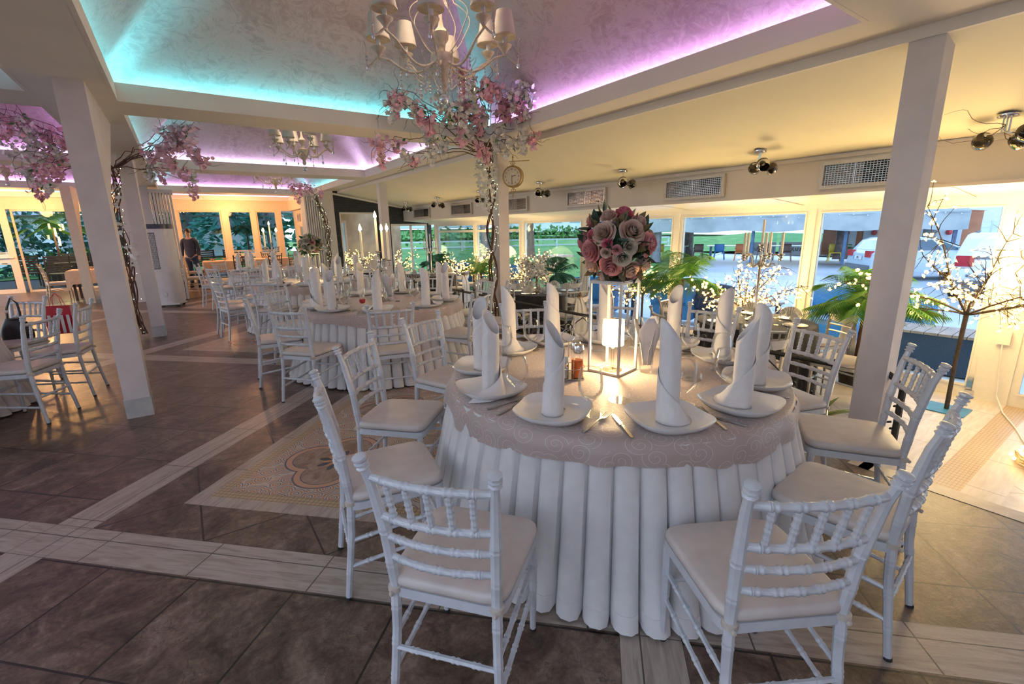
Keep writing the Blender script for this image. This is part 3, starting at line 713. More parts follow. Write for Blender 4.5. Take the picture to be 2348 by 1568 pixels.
def make_chair(name, label, cat, paint, cush, detail=True):
    t = thing(name, label, cat)
    n = 8 if detail else 6
    cushion_mesh(.40, .43, .42, .452, .042).build('cushion', cush, t, ang=60)
    m = MB(); o = seat_outline(.39, .42, .41, .05); m.prism(o, .418, .452); m.build('seat_frame', paint, t)
    # rear posts: floor, seat, top
    for s in (-1, 1):
        P = [(s*.185, -.245, .004), (s*.172, -.205, .30), (s*.170, -.195, .46), (s*.178, -.212, .66), (s*.192, -.245, .84), (s*.198, -.262, .895)]
        m = MB(); bamboo(m, P, lambda q: .0135+.0055*min(1, q*1.4) if q < .8 else .019-.006*(q-.8)/.2, [.14, .28, .42, .60, .74] if detail else [], n, bump=1.09)
        d = Vector((s*.006, -.017, .055)).normalized(); p = Vector(P[-1])
        m.tube([p+d*k for k in (0, .003, .006, .012, .015, .018, .024, .028, .034, .042, .046)], [.014, .0205, .0205, .015, .015, .021, .021, .014, .021, .021, .010], n)
        L = m.build('rear_leg', paint, t)
        if detail: MB().tube([(s*.1855, -.2465, .0), (s*.185, -.2455, .012)], .0145, n).build('foot_cap', RUBBER, L)
        m = MB(); bamboo(m, [(s*.185, .185, .004), (s*.188, .182, .25), (s*.190, .180, .43)], lambda q: .012+.006*q, [.5, .72] if detail else [], n, bump=1.1)
        L = m.build('front_leg', paint, t)
        if detail: MB().tube([(s*.185, .185, 0), (s*.185, .185, .012)], .013, n).build('foot_cap', RUBBER, L)
    def rail(name, z, y, hw, rr, rings):
        m = MB(); bamboo(m, arc((-hw, y, z), (hw, y, z), .026), rr, rings if detail else [], n, bump=1.24); m.build(name, paint, t)
    k5 = [.15, .325, .5, .675, .85]
    rail('crest_rail', .862, -.250, .188, .0125, k5); rail('back_rail', .722, -.224, .180, .0125, k5)
    rail('back_rail', .645, -.211, .176, .0115, k5); rail('back_rail', .568, -.203, .173, .0115, k5)
    for q in k5:
        bw = -.026*4*q*(1-q)
        m = MB(); bamboo(m, [(-.180+.36*q, -.224+bw, .722), (-.188+.376*q, -.250+bw, .862)], .0095, [.2, .5, .8] if detail else [], n if detail else 5, bump=1.22); m.build('spindle', paint, t)
    for z, rg in ((.20, [.2, .4, .6, .8]),):
        m = MB(); bamboo(m, [(-.176, -.218, .235), (.176, -.218, .235)], .009, rg if detail else [], 6); m.build('stretcher', paint, t)
        m = MB(); bamboo(m, [(-.187, .183, .27), (.187, .183, .27)], .009, rg if detail else [], 6); m.build('stretcher', paint, t)
    for s in (-1, 1):
        m = MB(); bamboo(m, [(s*.175, -.214, .27), (s*.188, .182, .31)], .009, [.2, .4, .6, .8] if detail else [], 6); m.build('stretcher', paint, t)
        if detail: m = MB(); bamboo(m, [(s*.180, -.226, .15), (s*.186, .184, .19)], .009, [.2, .4, .6, .8], 6); m.build('stretcher', paint, t)
        if detail:
            m = MB(); m.lathe([(.0195, -.010), (.0235, -.008), (.0235, .008), (.0195, .010)], 10, (s*.1705, -.197, .447))
            m.ball((s*.172, -.222, .440), .009, 6, 4); m.build('cushion_tie', TIE, t)
    return t
CH = Maker(make_chair('white_chair', '', 'chair', WHITE_PAINT, CUSHION))
FACE = {}
def clock(cx, cy, x, y):
    """seat position as the hour on a dial whose twelve is the side away from the camera"""
    a = math.atan2(x-cx, y-cy)-math.atan2(cx, cy)
    h = (a/(2*PI)*12) % 12
    q = round(h*2)/2 % 12
    w = ['twelve', 'one', 'two', 'three', 'four', 'five', 'six', 'seven', 'eight', 'nine', 'ten', 'eleven']
    return w[int(q)]+" o'clock" if q == int(q) else 'half past '+w[int(q)]
def clocks(cx, cy, pts):
    return [clock(cx, cy, x, y) for x, y in pts]

# ================================================================ ROUND TABLES
def make_table():
    t = thing('round_table', '', 'table')
    MB().lathe([(.02, .715), (.895, .715), (.905, .722), (.905, .738), (.895, .745), (.02, .745)], 48).build('tabletop', DARKW, t)
    MB().lathe([(.28, .0), (.28, .03), (.05, .06), (.045, .70), (.2, .715)], 16).build('pedestal', DARKW, t)
    N = 56; pr = [(0, .0), (.10, .012), (.30, .020), (.62, .022), (.86, .014), (.96, -.012)]
    m = MB()
    def ring(z, amp, r0):
        out = []
        for k in range(N):
            wob = sin(k*12.9)*.006+.006*sin(k*.73)
            for f, dr in pr:
                a = 2*PI*(k+f)/N; r = r0+dr*amp+wob*amp
                out.append((r*cos(a), r*sin(a), z))
        return out
    n = N*len(pr); hs = [(.735, .5, .908), (.62, .8, .915), (.48, 1.15, .945), (.30, 1.6, .975), (.12, 2.1, 1.015), (.018, 2.5, 1.038)]
    for z, a, r0 in hs: m.v += ring(z, a, r0)
    for i in range(len(hs)-1):
        for k in range(n): m.f.append((i*n+k, (i+1)*n+k, (i+1)*n+(k+1) % n, i*n+(k+1) % n))
    sk = m.build('table_skirt', SKIRT, t, ang=50)
    h = MB(); hem = [(.082, 2.22, 1.0245), (.0815, 2.26, 1.0265), (.015, 2.53, 1.041)]
    for z, a, r0 in hem: h.v += ring(z, a, r0)
    for i in range(2):
        for k in range(n): h.f.append((i*n+k, (i+1)*n+k, (i+1)*n+(k+1) % n, i*n+(k+1) % n))
    h.build('hem', SKIRT, sk, ang=50)
    return t
def make_overlay(seed):
    q = random.Random(seed); ph = [q.random()*6 for _ in range(6)]
    m = MB(); n = 160; nr = 16
    def drop(a): return .112+.014*sin(3*a+ph[0])+.012*sin(5*a+ph[1])+.008*sin(8*a+ph[2])
    def wave(a): return .5*sin(23*a+ph[3]+.9*sin(3*a))+.3*sin(37*a+ph[4])+.2*sin(14*a+ph[5])
    for j in range(nr+1):
        for k in range(n):
            a = 2*PI*k/n
            if j <= 8: r = .02+.888*j/8; z = .7475+.0008*sin(9*a+j)
            else:
                s = (j-8)/(nr-8); e = min(1, s*2.2)
                r = .908+.030*sin(min(1, s*1.6)*PI/2)+.017*wave(a)*s; z = .7475-drop(a)*s**1.15-.004*(1-math.cos(e*PI/2))
            m.v.append((r*cos(a), r*sin(a), z))
    for j in range(nr):
        for k in range(n): m.f.append((j*n+k, j*n+(k+1) % n, (j+1)*n+(k+1) % n, (j+1)*n+k))
    m.f.append(tuple(range(n-1, -1, -1)))
    m.f = [tuple(f) for f in m.f]
    return m
TABLES = [('front round table', 1.92, 1.79), ('second round table', 1.88, 5.40), ('third round table', 1.80, 8.56), ('fourth round table', 1.72, 12.2), ('corridor round table', -2.47, 6.2)]
TB = Maker(make_table())
for i, (nm, x, y) in enumerate(TABLES):
    desc = ['round table with white pleated skirt under the lamp and rose stand', 'second round table with white pleated skirt and the silver candelabrum', 'third round table with white pleated skirt under the white bouquet',
            'fourth round table with pleated skirt and the farther candelabrum', 'round table with pleated skirt at the picture edge beside the handbag chair'][i]
    TB.put((x, y, 0), .03*i, desc, 'round banquet tables')
    o = make_overlay(i).build('table_overlay', DAMASK, loc=(x, y, 0), ang=80)
    tag(o, f'pinkish beige scroll-patterned satin overlay on the {nm}', 'tablecloth', 'satin overlays on the round tables')

# chairs: (x, y) of the backrest top; every chair looks at its table
def seat_chair(cx, cy, bx, by, label, group, mk=None, turn=0, back=.262):
    d = Vector((cx-bx, cy-by)).normalized(); d.rotate(Matrix.Rotation(turn, 2))
    ox, oy = bx+d.x*back, by+d.y*back
    return (mk or CH).put((ox, oy, 0), math.atan2(d.y, d.x)-PI/2, label, group)
G1 = 'white chairs round the front table'
T1 = [(.46, 1.09, 39, 'white chair with its back to the camera, on the corridor side of the front table'), (1.24, .42, 60, 'white chair with back to the camera, window side of the front table, seat pulled out'),
      (2.08, .37, 96, 'white chair seen edge-on beside the big pale column, overlapping its neighbour'), (2.87, .65, 122, 'white chair standing directly before the pale column'),
      (3.25, 1.26, 158, 'white chair behind the two upright napkins, just before the iron railing'), (3.45, 2.13, 188, 'white chair behind the front table under the fairy light tree with candles'),
      (3.05, 2.84, 218, 'white chair behind the rose stand of the front table'), (2.36, 3.23, 249, 'white chair across the front table, in line with the vine column'),
      (1.43, 3.28, 294, 'white chair between front and second table, back half turned away'), (.77, 2.75, 315, 'white chair on the carpet tiles with dotted cushion'),
      (.39, 2.01, 350, 'white chair in full profile at the corridor side of the front table')]
for bx, by, face, lab in T1:
    d = Vector((cos(R(face)), sin(R(face))))
    CH.put((bx+d.x*.262, by+d.y*.262, 0), R(face)-PI/2, lab, G1)
def ring_chairs(i, degs, r=1.49, mk=None, extra='white chair', jit=.0):
    nm, cx, cy = TABLES[i]; g = f'white chairs round the {nm}'
    pts = [(cx+r*cos(R(d)), cy+r*sin(R(d))) for d in degs]
    for (x, y), c in zip(pts, clocks(cx, cy, pts)):
        seat_chair(cx, cy, x+rnd.uniform(-jit, jit), y+rnd.uniform(-jit, jit), f'{extra} at {c} of the {nm}', g, mk, rnd.uniform(-.08, .08))
LOWCH = Maker(make_chair('white_chair', '', 'chair', WHITE_PAINT, CUSHION, False))
for bx, by, face, lab in ((.46, 5.43, -5, 'white chair in profile at the corridor end of the second round table'), (.68, 4.50, 39, 'white chair with back to the camera, first at the second round table'),
                          (1.44, 3.96, 77, 'white chair before the pleated front of the second round table'), (2.49, 4.16, 122, 'white chair between second table and vine column, facing away from it'),
                          (.86, 6.32, -47, 'white chair between second and third round tables, corridor side'), (1.55, 6.82, -82, 'white chair on the far side of the second round table'),
                          (2.36, 6.78, -112, 'white chair on the far side of the second round table, window half'), (3.07, 6.27, -144, 'white chair by the railing at the second round table, turned to the candelabrum'),
                          (3.36, 5.45, -178, 'white chair beside the vine column at the second round table'), (3.15, 4.62, 150, 'white chair before the vine column, half hidden by a napkin')):
    d = Vector((cos(R(face)), sin(R(face))))
    CH.put((bx+d.x*.262, by+d.y*.262, 0), R(face)-PI/2, lab, 'white chairs round the second round table')
ring_chairs(2, [-128, -165, -192, -226, -262, -298, -334, -10, -52, -76], mk=LOWCH, jit=.03)
ring_chairs(3, [-150, -190, -225, -265, -310, -350, -40, -80, -115], mk=LOWCH, jit=.03)
cx, cy = TABLES[4][1:]
for bx, by, face, lab in ((-1.46, 7.18, -128, 'white chair with a black handbag and gift bag hung on its back'), (-1.06, 5.49, 156, 'white chair at the corridor table, its back before the gift bag'),
                          (-.88, 6.21, 170, 'white chair standing alone beside the first pale column'), (-1.75, 4.85, 112, 'white chair cut by the picture edge at the corridor table')):
    d = Vector((cos(R(face)), sin(R(face))))
    CH.put((bx+d.x*.262, by+d.y*.262, 0), R(face)-PI/2, lab, 'white chairs round the corridor table')

# ================================================================ TABLEWARE
ZC = .7495
def make_plate():
    m = MB(); n = 64
    def sq(a, r):
        p = 3.3; c, s = cos(a), sin(a); k = (abs(c)**p+abs(s)**p)**(-1/p); return r*k*c, r*k*s
    prof = [(.02, .006), (.55, .006), (.72, .008), (.88, .015), (.985, .024), (1.0, .024), (.99, .019), (.86, .008), (.62, .0), (.02, .0)]
    for rr, z in prof:
        for k in range(n):
            a = 2*PI*k/n+PI/4; x, y = sq(a-PI/4, .128*rr); d = math.hypot(x, y)/.128
            m.v.append((x, y, z+(max(0, d-.9)*.05 if rr > .8 else 0)))
    for i in range(len(prof)-1):
        for k in range(n): m.f.append((i*n+k, i*n+(k+1) % n, (i+1)*n+(k+1) % n, (i+1)*n+k))
    m.f.append(tuple(range(n))[::-1]); m.f.append(tuple((len(prof)-1)*n+k for k in range(n)))
    m.f = [tuple(reversed(f)) for f in m.f]
    return m.build('square_plate', CERAM, ang=60)
PLATE = make_plate(); tag(PLATE, '', 'plate')
def make_napkin(seed, h=.30, tail=1.0, hand=1):
    """cloth rolled into a tall upright candle, pointed at the top, last corner wrapped round and trailing on the plate"""
    q = random.Random(seed); m = MB(); nu, nv = 80, 16; turns = 2.15
    def f(u, v):
        th = u*turns*2*PI; body = min(u*turns, turns)
        # upper edge: high point early, falling along the last turn
        if u < .5: top = h*(.86+.14*cos(th-seed*1.3)**1)
        else: top = h*min(.86+.14*cos(th-seed*1.3), .80-(u-.5)/.5*.75)
        z = v*max(top, .03)
        out = max(0, (u-.80)/.20)
        r = .035+(.0045 if u > .5 else 0)+.0060*u*turns/2+.007*(z/h)*(1-u)+.006*(1-v)*u
        tl = tail*out**1.5*.12*(1-v*.75)
        r += tl
        r += .0012*sin(7*th+5*v)*u
        lean = .010*(z/h)
        a = hand*th
        return (r*cos(a)+lean*cos(seed), r*sin(a)+lean*sin(seed), z+.0005)
    m.grid(f, nu, nv)
    b = m.mesh('tall_napkin', NAPK, True, 70)
    o = bpy.data.objects.new('tall_napkin', b); COL.objects.link(o)
    md = o.modifiers.new('cloth', 'SOLIDIFY'); md.thickness = .002; md.offset = 1
    return tag(o, '', 'napkin')
NAPS = [make_napkin(1, .43, 1.0, 1), make_napkin(2, .415, 1.2, -1), make_napkin(3, .44, .5, 1), make_napkin(4, .42, .2, -1)]
def make_fork():
    m = MB()
    P = [(0, -.095, .003), (0, -.06, .004), (0, -.02, .005), (0, .02, .0075), (0, .04, .007)]; W = [.010, .011, .0065, .005, .006]
    def strip(P, W, T):
        b = len(m.v)
        for (x, y, z), w, t in zip(P, W, T): m.v += [(x-w/2, y, z-t/2), (x+w/2, y, z-t/2), (x+w/2, y, z+t/2), (x-w/2, y, z+t/2)]
        n = len(P)
        for i in range(n-1):
            for k in range(4): m.f.append((b+i*4+k, b+i*4+(k+1) % 4, b+(i+1)*4+(k+1) % 4, b+(i+1)*4+k))
        m.f.append((b+3, b+2, b+1, b)); m.f.append(tuple(b+(n-1)*4+k for k in range(4)))
    strip(P, W, [.0035]*5)
    strip([(0, .04, .007), (0, .05, .005), (0, .062, .0045)], [.006, .020, .023], [.003]*3)
    for k in range(4):
        x = -.0096+.0064*k; strip([(x, .060, .0045), (x, .085, .006), (x, .102, .0085)], [.0042, .0036, .0025], [.0025]*3)
    return tag(m.build('fork', STEEL, ang=50), '', 'fork')
def make_knife():
    m = MB()
    pr = [(-.105, .008, .0045), (-.095, .012, .005), (-.02, .010, .006), (0, .009, .005), (.005, .014, .002), (.07, .017, .0016), (.095, .013, .0014), (.108, .003, .001)]
    for y, w, t in pr: m.v += [(-w*.45, y, .0005), (w*.55, y, .0005), (w*.55, y, .0005+t), (-w*.45, y, .0005+t)]
    for i in range(len(pr)-1):
        for k in range(4): m.f.append((i*4+k, i*4+(k+1) % 4, (i+1)*4+(k+1) % 4, (i+1)*4+k))
    m.f.append((3, 2, 1, 0)); m.f.append(tuple((len(pr)-1)*4+k for k in range(4)))
    return tag(m.build('knife', STEEL, ang=50), '', 'knife')
FORK, KNIFE = make_fork(), make_knife()
def make_goblet():
    o = MB().lathe([(.001, .0), (.036, .0), (.036, .003), (.012, .008), (.0075, .014), (.011, .022), (.007, .030), (.0085, .040), (.020, .050), (.034, .068), (.0385, .092), (.036, .118), (.0315, .142), (.0300, .1425), (.0345, .118), (.037, .092), (.0325, .070), (.018, .054), (.001, .050)], 24, cap=False).build('water_glass', GLASSM, ang=80)
    return tag(o, '', 'glass')
GOB = make_goblet()
def dup(src, loc, rz=0, label=None, group=None, s=1.0):
    o = src.copy(); COL.objects.link(o); o.location = loc; o.rotation_euler = (0, 0, rz); o.scale = (s, s, s)
    if label: o['label'] = label
    if group: o['group'] = group
    return o
def lay(i, angs, rp=.745, cutlery=True, flips=None):
    nm, cx, cy = TABLES[i]
    pts = [(cx+rp*cos(R(a)), cy+rp*sin(R(a))) for a in angs]
    for k, ((x, y), a, c) in enumerate(zip(pts, angs, clocks(cx, cy, pts))):
        a = R(a); tx, ty = -sin(a), cos(a); wob = rnd.uniform(-.2, .2)
        dup(PLATE, (x, y, ZC), a+wob, f'square white plate at {c} on the {nm}', f'plates on the {nm}', 1.27)
        n = NAPS[(flips[k] if flips else k) % 4]
        dup(n, (x, y, ZC+.0085), a+rnd.uniform(-.6, .6)+(PI if k % 3 else 1.2), f'tall rolled white napkin on the plate at {c} of the {nm}', f'rolled napkins on the {nm}')
        if cutlery:
            dup(KNIFE, (x-tx*.20, y-ty*.20, ZC), a+PI/2+rnd.uniform(-.15, .15), f'steel knife beside the plate at {c} of the {nm}', f'knives on the {nm}', 1.2)
            dup(FORK, (x+tx*.20, y+ty*.20, ZC), a+PI/2+rnd.uniform(-.15, .15), f'steel fork beside the plate at {c} of the {nm}', f'forks on the {nm}', 1.2)
lay(0, [171, 140, 106, 76, 47, 10, -20, -56, -86, -118, -156], flips=[1, 3, 2, 0, 2, 1, 2, 3, 1, 2, 3])
lay(1, [183, 207, 246, 288, 322, 0, 50, 92, 130, 158], flips=[0, 3, 2, 1, 2, 3, 0, 1, 2, 0])
lay(2, [180, 215, 250, 290, 325, 0, 45, 90, 135], cutlery=False)
lay(3, [190, 228, 262, 300, 340, 30, 80, 130], cutlery=False)
for o_ in [PLATE, FORK, KNIFE]+NAPS: bpy.data.objects.remove(o_)
def glasses(i, pts):
    nm, cx, cy = TABLES[i]
    for (x, y) in pts:
        d = math.hypot(x-cx, y-cy)
        dup(GOB, (x, y, ZC), rnd.random(), f"stemmed water glass at {clock(cx, cy, x, y)} of the {nm}" + (', inner ring' if d < .48 else ''), f'water glasses on the {nm}', 1.48)
glasses(0, [(1.38, 1.40), (1.24, 1.76), (1.30, 2.08), (1.58, 2.38), (2.19, 2.33), (2.45, 2.07), (2.13, 1.22), (2.42, 1.42), (1.80, 1.22), (1.86, 2.46), (2.56, 1.72)])
glasses(1, [(1.33, 5.02), (1.62, 5.12), (1.80, 4.98), (2.13, 5.05), (2.34, 5.32), (2.0, 5.72), (1.62, 5.92), (1.36, 5.62), (2.28, 5.60), (1.48, 5.50)])
glasses(2, [(1.22, 8.10), (1.45, 7.92), (1.85, 7.86), (2.2, 8.05), (1.3, 8.6), (2.3, 8.5), (1.9, 8.95)])
glasses(3, [(1.2, 12.0), (1.5, 11.7), (2.0, 11.75), (2.2, 12.2)])
bpy.data.objects.remove(GOB)
# ================================================================ FLOWERS AND CENTREPIECES
def rose_mesh(m, c, axis, r, seed, full=1.0):
    """layered cupped petals round a tight bud"""
    q = random.Random(seed); ax = Vector(axis).normalized(); rot = ax.to_track_quat('Z', 'Y').to_matrix().to_4x4(); M = Matrix.Translation(Vector(c)) @ rot
    b = len(m.v)
    lay = [(.13, .80, 3), (.26, .80, 3), (.42, .74, 4), (.60, .60, 5), (.80, .36, 5), (.96, .06, 6)]
    for li, (rr, zt, n) in enumerate(lay):
        for k in range(n):
            a0 = 2*PI*(k+.5*li)/n+q.uniform(-.15, .15); w = 2*PI/n*.70; curl = .22*li/5
            def f(u, v):
                a = a0+(u-.5)*2*w; s = sin(PI*(.12+.76*u)); e = v*(.80+.20*s)
                rad = r*(rr*(.30+.70*e**.8)+curl*max(0, e-.72)*2.0*full)
                z = r*(-.42+(zt+.42)*e-.30*curl*max(0, e-.75)*4)
                return (rad*cos(a), rad*sin(a), z)
            m.grid(f, 5, 4)
    m.xf(M, b)
    return m
def leaf(m, c, d, L, w, up=(0, 0, 1), fold=.25, n=5):
    d = Vector(d).normalized(); u = Vector(up); x = d.cross(u)
    x = x.normalized() if x.length > 1e-4 else d.orthogonal().normalized()
    nrm = x.cross(d).normalized(); c = Vector(c); b = len(m.v)
    for i in range(n+1):
        t = i/n; ww = w*sin(PI*min(1, t*1.02))**.8*(1-.25*t)*.5; p = c+d*L*t-nrm*L*.22*t*t
        m.v += [tuple(p-x*ww+nrm*ww*fold), tuple(p), tuple(p+x*ww+nrm*ww*fold)]
    for i in range(n):
        for k in (0, 1): m.f.append((b+i*3+k, b+i*3+k+1, b+(i+1)*3+k+1, b+(i+1)*3+k))
def flower5(m, c, d, r, q):
    """small five-petalled blossom facing d"""
    d = Vector(d).normalized(); x = d.orthogonal().normalized(); y = d.cross(x); c = Vector(c); a0 = q.random()*6
    for k in range(5):
        a = a0+2*PI*k/5; t = x*cos(a)+y*sin(a); s = x*-sin(a)+y*cos(a); b = len(m.v)
        m.v += [tuple(c), tuple(c+t*r*.55-s*r*.42+d*r*.22), tuple(c+t*r*1.0-s*r*.28+d*r*.34), tuple(c+t*r*.93+d*r*.30), tuple(c+t*r*1.0+s*r*.28+d*r*.34), tuple(c+t*r*.55+s*r*.42+d*r*.22)]
        m.f += [(b, b+1, b+2, b+3), (b, b+3, b+4, b+5)]
def rv(q): 
    while True:
        v = Vector((q.uniform(-1, 1), q.uniform(-1, 1), q.uniform(-1, 1)))
        if .05 < v.length < 1: return v.normalized()

# ---- tall flower stand with the rose ball, lamp inside it
SX, SY = 1.945, 1.80
t = thing('flower_stand', 'tall slim metal flower stand with four posts over the lit lamp, front table', 'flower stand', (SX, SY, ZC), R(12))
w = .095; hh = .505
for sx_ in (-1, 1):
    for sy_ in (-1, 1): MB().box(sx_*w-.006, sy_*w-.006, .006, sx_*w+.006, sy_*w+.006, hh).build('post', GRILLE, t, smooth=False)
for z in (.0, hh):
    m = MB()
    for s_ in (-1, 1): m.box(-w-.006, s_*w-.006, z, w+.006, s_*w+.006, z+.012); m.box(s_*w-.006, -w+.006, z, s_*w+.006, w-.006, z+.012)
    m.build('frame_ring', GRILLE, t, smooth=False)
MB().box(-w, -w, hh+.012, w, w, hh+.018).build('top_plate', GRILLE, t, smooth=False)
BOQ = []
def bouquet(name, label, loc, r, spec, leafmat, seed, group=None):
    t = thing(name, label, 'bouquet', loc, 0, group); q = random.Random(seed)
    MB().ball((0, 0, 0), r*.62, 14, 10).build('foam_ball', LEAFDK, t)
    lf = {}
    for k in range(120):
        d = rv(q)
        mt = leafmat[k % len(leafmat)]; mm = lf.setdefault(mt, MB())
        leaf(mm, d*r*.70, (d*.8+rv(q)*.9), r*q.uniform(.38, .58), r*.25, rv(q))
    for mt, mm in lf.items(): mm.build('leaves', mt, t, ang=80)
    for az_, el, s, mt in spec:
        d = Vector((sin(R(az_))*cos(R(el)), -cos(R(az_))*cos(R(el)), sin(R(el))))
        mm = MB(); rose_mesh(mm, d*(r*.98-s*.35), d, s*.90, q.randint(0, 999)); mm.build('rose', mt, t, ang=80)
    return t
# azimuth 0 faces -y (towards the viewer side); viewer looks along (.57,.82): their side is az = -34
def vspec(lst, base=-34): return [(base+a, e, s, m) for a, e, s, m in lst]
bouquet('rose_bouquet', 'large ball of pink and cream artificial roses on the flower stand', (SX, SY, ZC+hh+.205), .20,
        vspec([(-38, 22, .072, ROSEC), (16, 24, .078, ROSEC), (8, -2, .050, ROSEW), (-62, -8, .070, ROSEP), (-22, -36, .072, ROSEP), (50, 2, .075, ROSEP), (62, -34, .062, ROSEC), (22, -44, .060, ROSEC), (-2, -20, .055, ROSEW),
               (-28, 4, .032, ROSED), (-12, -6, .030, ROSEP), (-30, -10, .032, ROSEC), (-58, 18, .04, ROSED), (10, 62, .060, ROSED), (-70, -34, .055, ROSEC), (40, 40, .05, ROSEC), (-40, 56, .05, ROSEC), (100, 10, .07, ROSEC),
               (140, -10, .07, ROSEP), (180, 20, .07, ROSEC), (-120, 5, .07, ROSEP), (-160, -20, .07, ROSEW), (150, 45, .06, ROSEC), (-110, 45, .06, ROSEP), (70, -60, .05, ROSEP), (-60, -62, .05, ROSEC), (180, -50, .06, ROSEP)]),
        [LEAFDK, LEAFDK, LEAFOL], 5)
t = thing('table_lamp', 'lit crystal table lamp with pleated shade standing inside the flower stand', 'lamp', (SX, SY, ZC))
MB().lathe([(.001, 0), (.055, 0), (.055, .008), (.05, .012), (.001, .013)], 32).build('base', ACRYL, t)
MB().tube([(0, 0, .013), (0, 0, .160)], .0085, 12).build('stem', ACRYL, t)
m = MB(); n = 64
pl = [(.0, 1.0), (.5, .965)]
for z, hot in ((.140, 1),):
    prof = [(.060, .140), (.0605, .205)]
m.v = []; rings = [(.061, .152), (.0605, .19), (.0605, .25), (.060, .290)]
for r_, z in rings:
    for k in range(n): f = 1 if k % 2 else .955; m.v.append((r_*f*cos(2*PI*k/n), r_*f*sin(2*PI*k/n), z))
for i in range(3):
    for k in range(n): m.f.append((i*n+k, i*n+(k+1) % n, (i+1)*n+(k+1) % n, (i+1)*n+k))
m.build('lamp_shade', LAMPGLOW, t, ang=20)
MB().lathe([(.040, .157), (.045, .162), (.045, .20), (.04, .215)], 24).build('glowing_core', LAMPHOT, t)
MB().lathe([(.059, .290), (.063, .290), (.063, .295), (.059, .295)], 32).build('shade_rim', ACRYL, t)
lamp('table_lamp_light', (SX, SY, ZC+.135), 5.5, (1.0, .72, .36), .02)
lamp('table_lamp_light', (SX, SY, ZC+.36), 2.2, (1.0, .72, .36), .04)

def make_ashtray():
    return tag(MB().lathe([(.001, .0), (.052, .0), (.055, .004), (.055, .030), (.050, .033), (.044, .030), (.042, .010), (.001, .009)], 28).build('glass_ashtray', GLASSM, ang=40), '', 'ashtray')
ASH = make_ashtray()
for x, y, lab in ((1.61, 1.44, 'round glass ashtray before the lamp on the front table'), (2.20, 2.16, 'round glass ashtray behind the lamp on the front table'), (2.15, 1.42, 'round glass ashtray beside the folded napkin glass of the front table'),
                  (1.38, 5.42, 'round glass ashtray behind the red-filled glass on the second round table'), (1.60, 5.02, 'round glass ashtray on the near half of the second round table'), (2.02, 5.28, 'round glass ashtray near the napkin glass on the second round table'), (1.35, 8.2, 'round glass ashtray on the third round table')):
    dup(ASH, (x, y, ZC), 0, lab, 'glass ashtrays')
bpy.data.objects.remove(ASH)
# ---- cruet set
t = thing('cruet_rack', 'wire cruet rack with ring handle beside the lamp on the front table', 'cruet rack', (1.66, 1.86, ZC), R(-35))
MB().box(-.08, -.065, 0, .08, .065, .006).build('tray', CHROME, t, smooth=False)
m = MB(); m.tube([(.082*cos(a*PI/8)*1.12, .068*sin(a*PI/8)*1.12, .06) for a in range(17)], .0022, 6); m.build('guard_ring', CHROME, t)
m = MB(); m.tube([(0, 0, .006), (0, 0, .20)]+[(.036*sin(a*PI/6)*1.0, 0, .236-.036*cos(a*PI/6)) for a in range(13)], .0025, 6); m.build('handle', CHROME, t)
def bottle(name, label, cat, x, y, r, h, liquid, lvl, cap, caph):
    b = thing(name, label, cat, (x, y, ZC+.007))
    MB().lathe([(.001, 0), (r, 0), (r, h*.62), (r*.9, h*.70), (r*.9, h*.74), (r, h*.8), (r, h)], 16).build('glass_body', GLASSM, b)
    MB().lathe([(.001, .004), (r*.9, .004), (r*.9, h*lvl), (.001, h*lvl)], 16).build('contents', liquid, b)
    MB().lathe([(r*1.04, h), (r*1.06, h+.003), (r*1.06, h+caph*.8), (r*.9, h+caph), (.001, h+caph)], 16).build('cap', cap, b)
bottle('vinegar_bottle', 'square-shouldered bottle of orange red vinegar with chrome cap, rack front', 'bottle', 1.680, 1.800, .027, .140, ORANGEOIL, .72, CHROME, .046)
bottle('oil_bottle', 'second chrome-capped bottle behind the vinegar in the cruet rack', 'bottle', 1.718, 1.862, .027, .140, ORANGEOIL, .6, CHROME, .046)
bottle('salt_shaker', 'small glass salt shaker in the cruet rack', 'shaker', 1.607, 1.835, .019, .070, SALT, .7, CHROME, .016)
bottle('pepper_shaker', 'small brown pepper shaker behind the salt in the cruet rack', 'shaker', 1.622, 1.888, .018, .070, PEPPER, .8, STEEL, .016)
t = thing('toothpick_holder', 'white toothpick tube between the shakers of the cruet rack', 'toothpick holder', (1.655, 1.868, ZC+.007))
MB().lathe([(.001, 0), (.012, 0), (.012, .105), (.001, .105)], 10).build('tube', SALT, t)
# ---- napkin glasses
def napkin_glass(x, y, lab, lab2, s=1.0):
    g = MB().lathe([(.001, 0), (.033, 0), (.036, .008), (.043, .186), (.041, .186), (.034, .04), (.001, .038)], 20).build('tall_glass', GLASSM, loc=(x, y, ZC), ang=60)
    tag(g, lab, 'glass')
    m = MB()
    for k, (a, sp, h) in enumerate(((.2, .062, .27), (2.1, .07, .26), (4.0, .075, .28), (5.2, .04, .25))):
        def f(u, v):
            w_ = (.5-abs(v-.62))*.0+(.022+.050*min(v, .8)-.16*max(0, v-.72)); px = (u-.5)*2*w_; out = min(.030, .012+sp*v**1.6) if v < .5 else .030+sp*(v-.5)*1.3
            return (out*cos(a)-px*sin(a), out*sin(a)+px*cos(a), +.042+h*v)
        m.grid(f, 4, 8)
    o = m.build('folded_napkin', NAPK, loc=(x, y, ZC), ang=80); tag(o, lab2, 'napkin')
    md = o.modifiers.new('cloth', 'SOLIDIFY'); md.thickness = .0015
napkin_glass(2.07, 1.66, 'tall straight glass holding a fanned napkin beside the lamp, front table', 'napkin fanned out of the tall glass beside the lamp, front table')
napkin_glass(1.98, 5.45, 'tall straight glass with napkin beside the candelabrum, second round table', 'napkin standing in the tall glass beside the candelabrum, second round table')
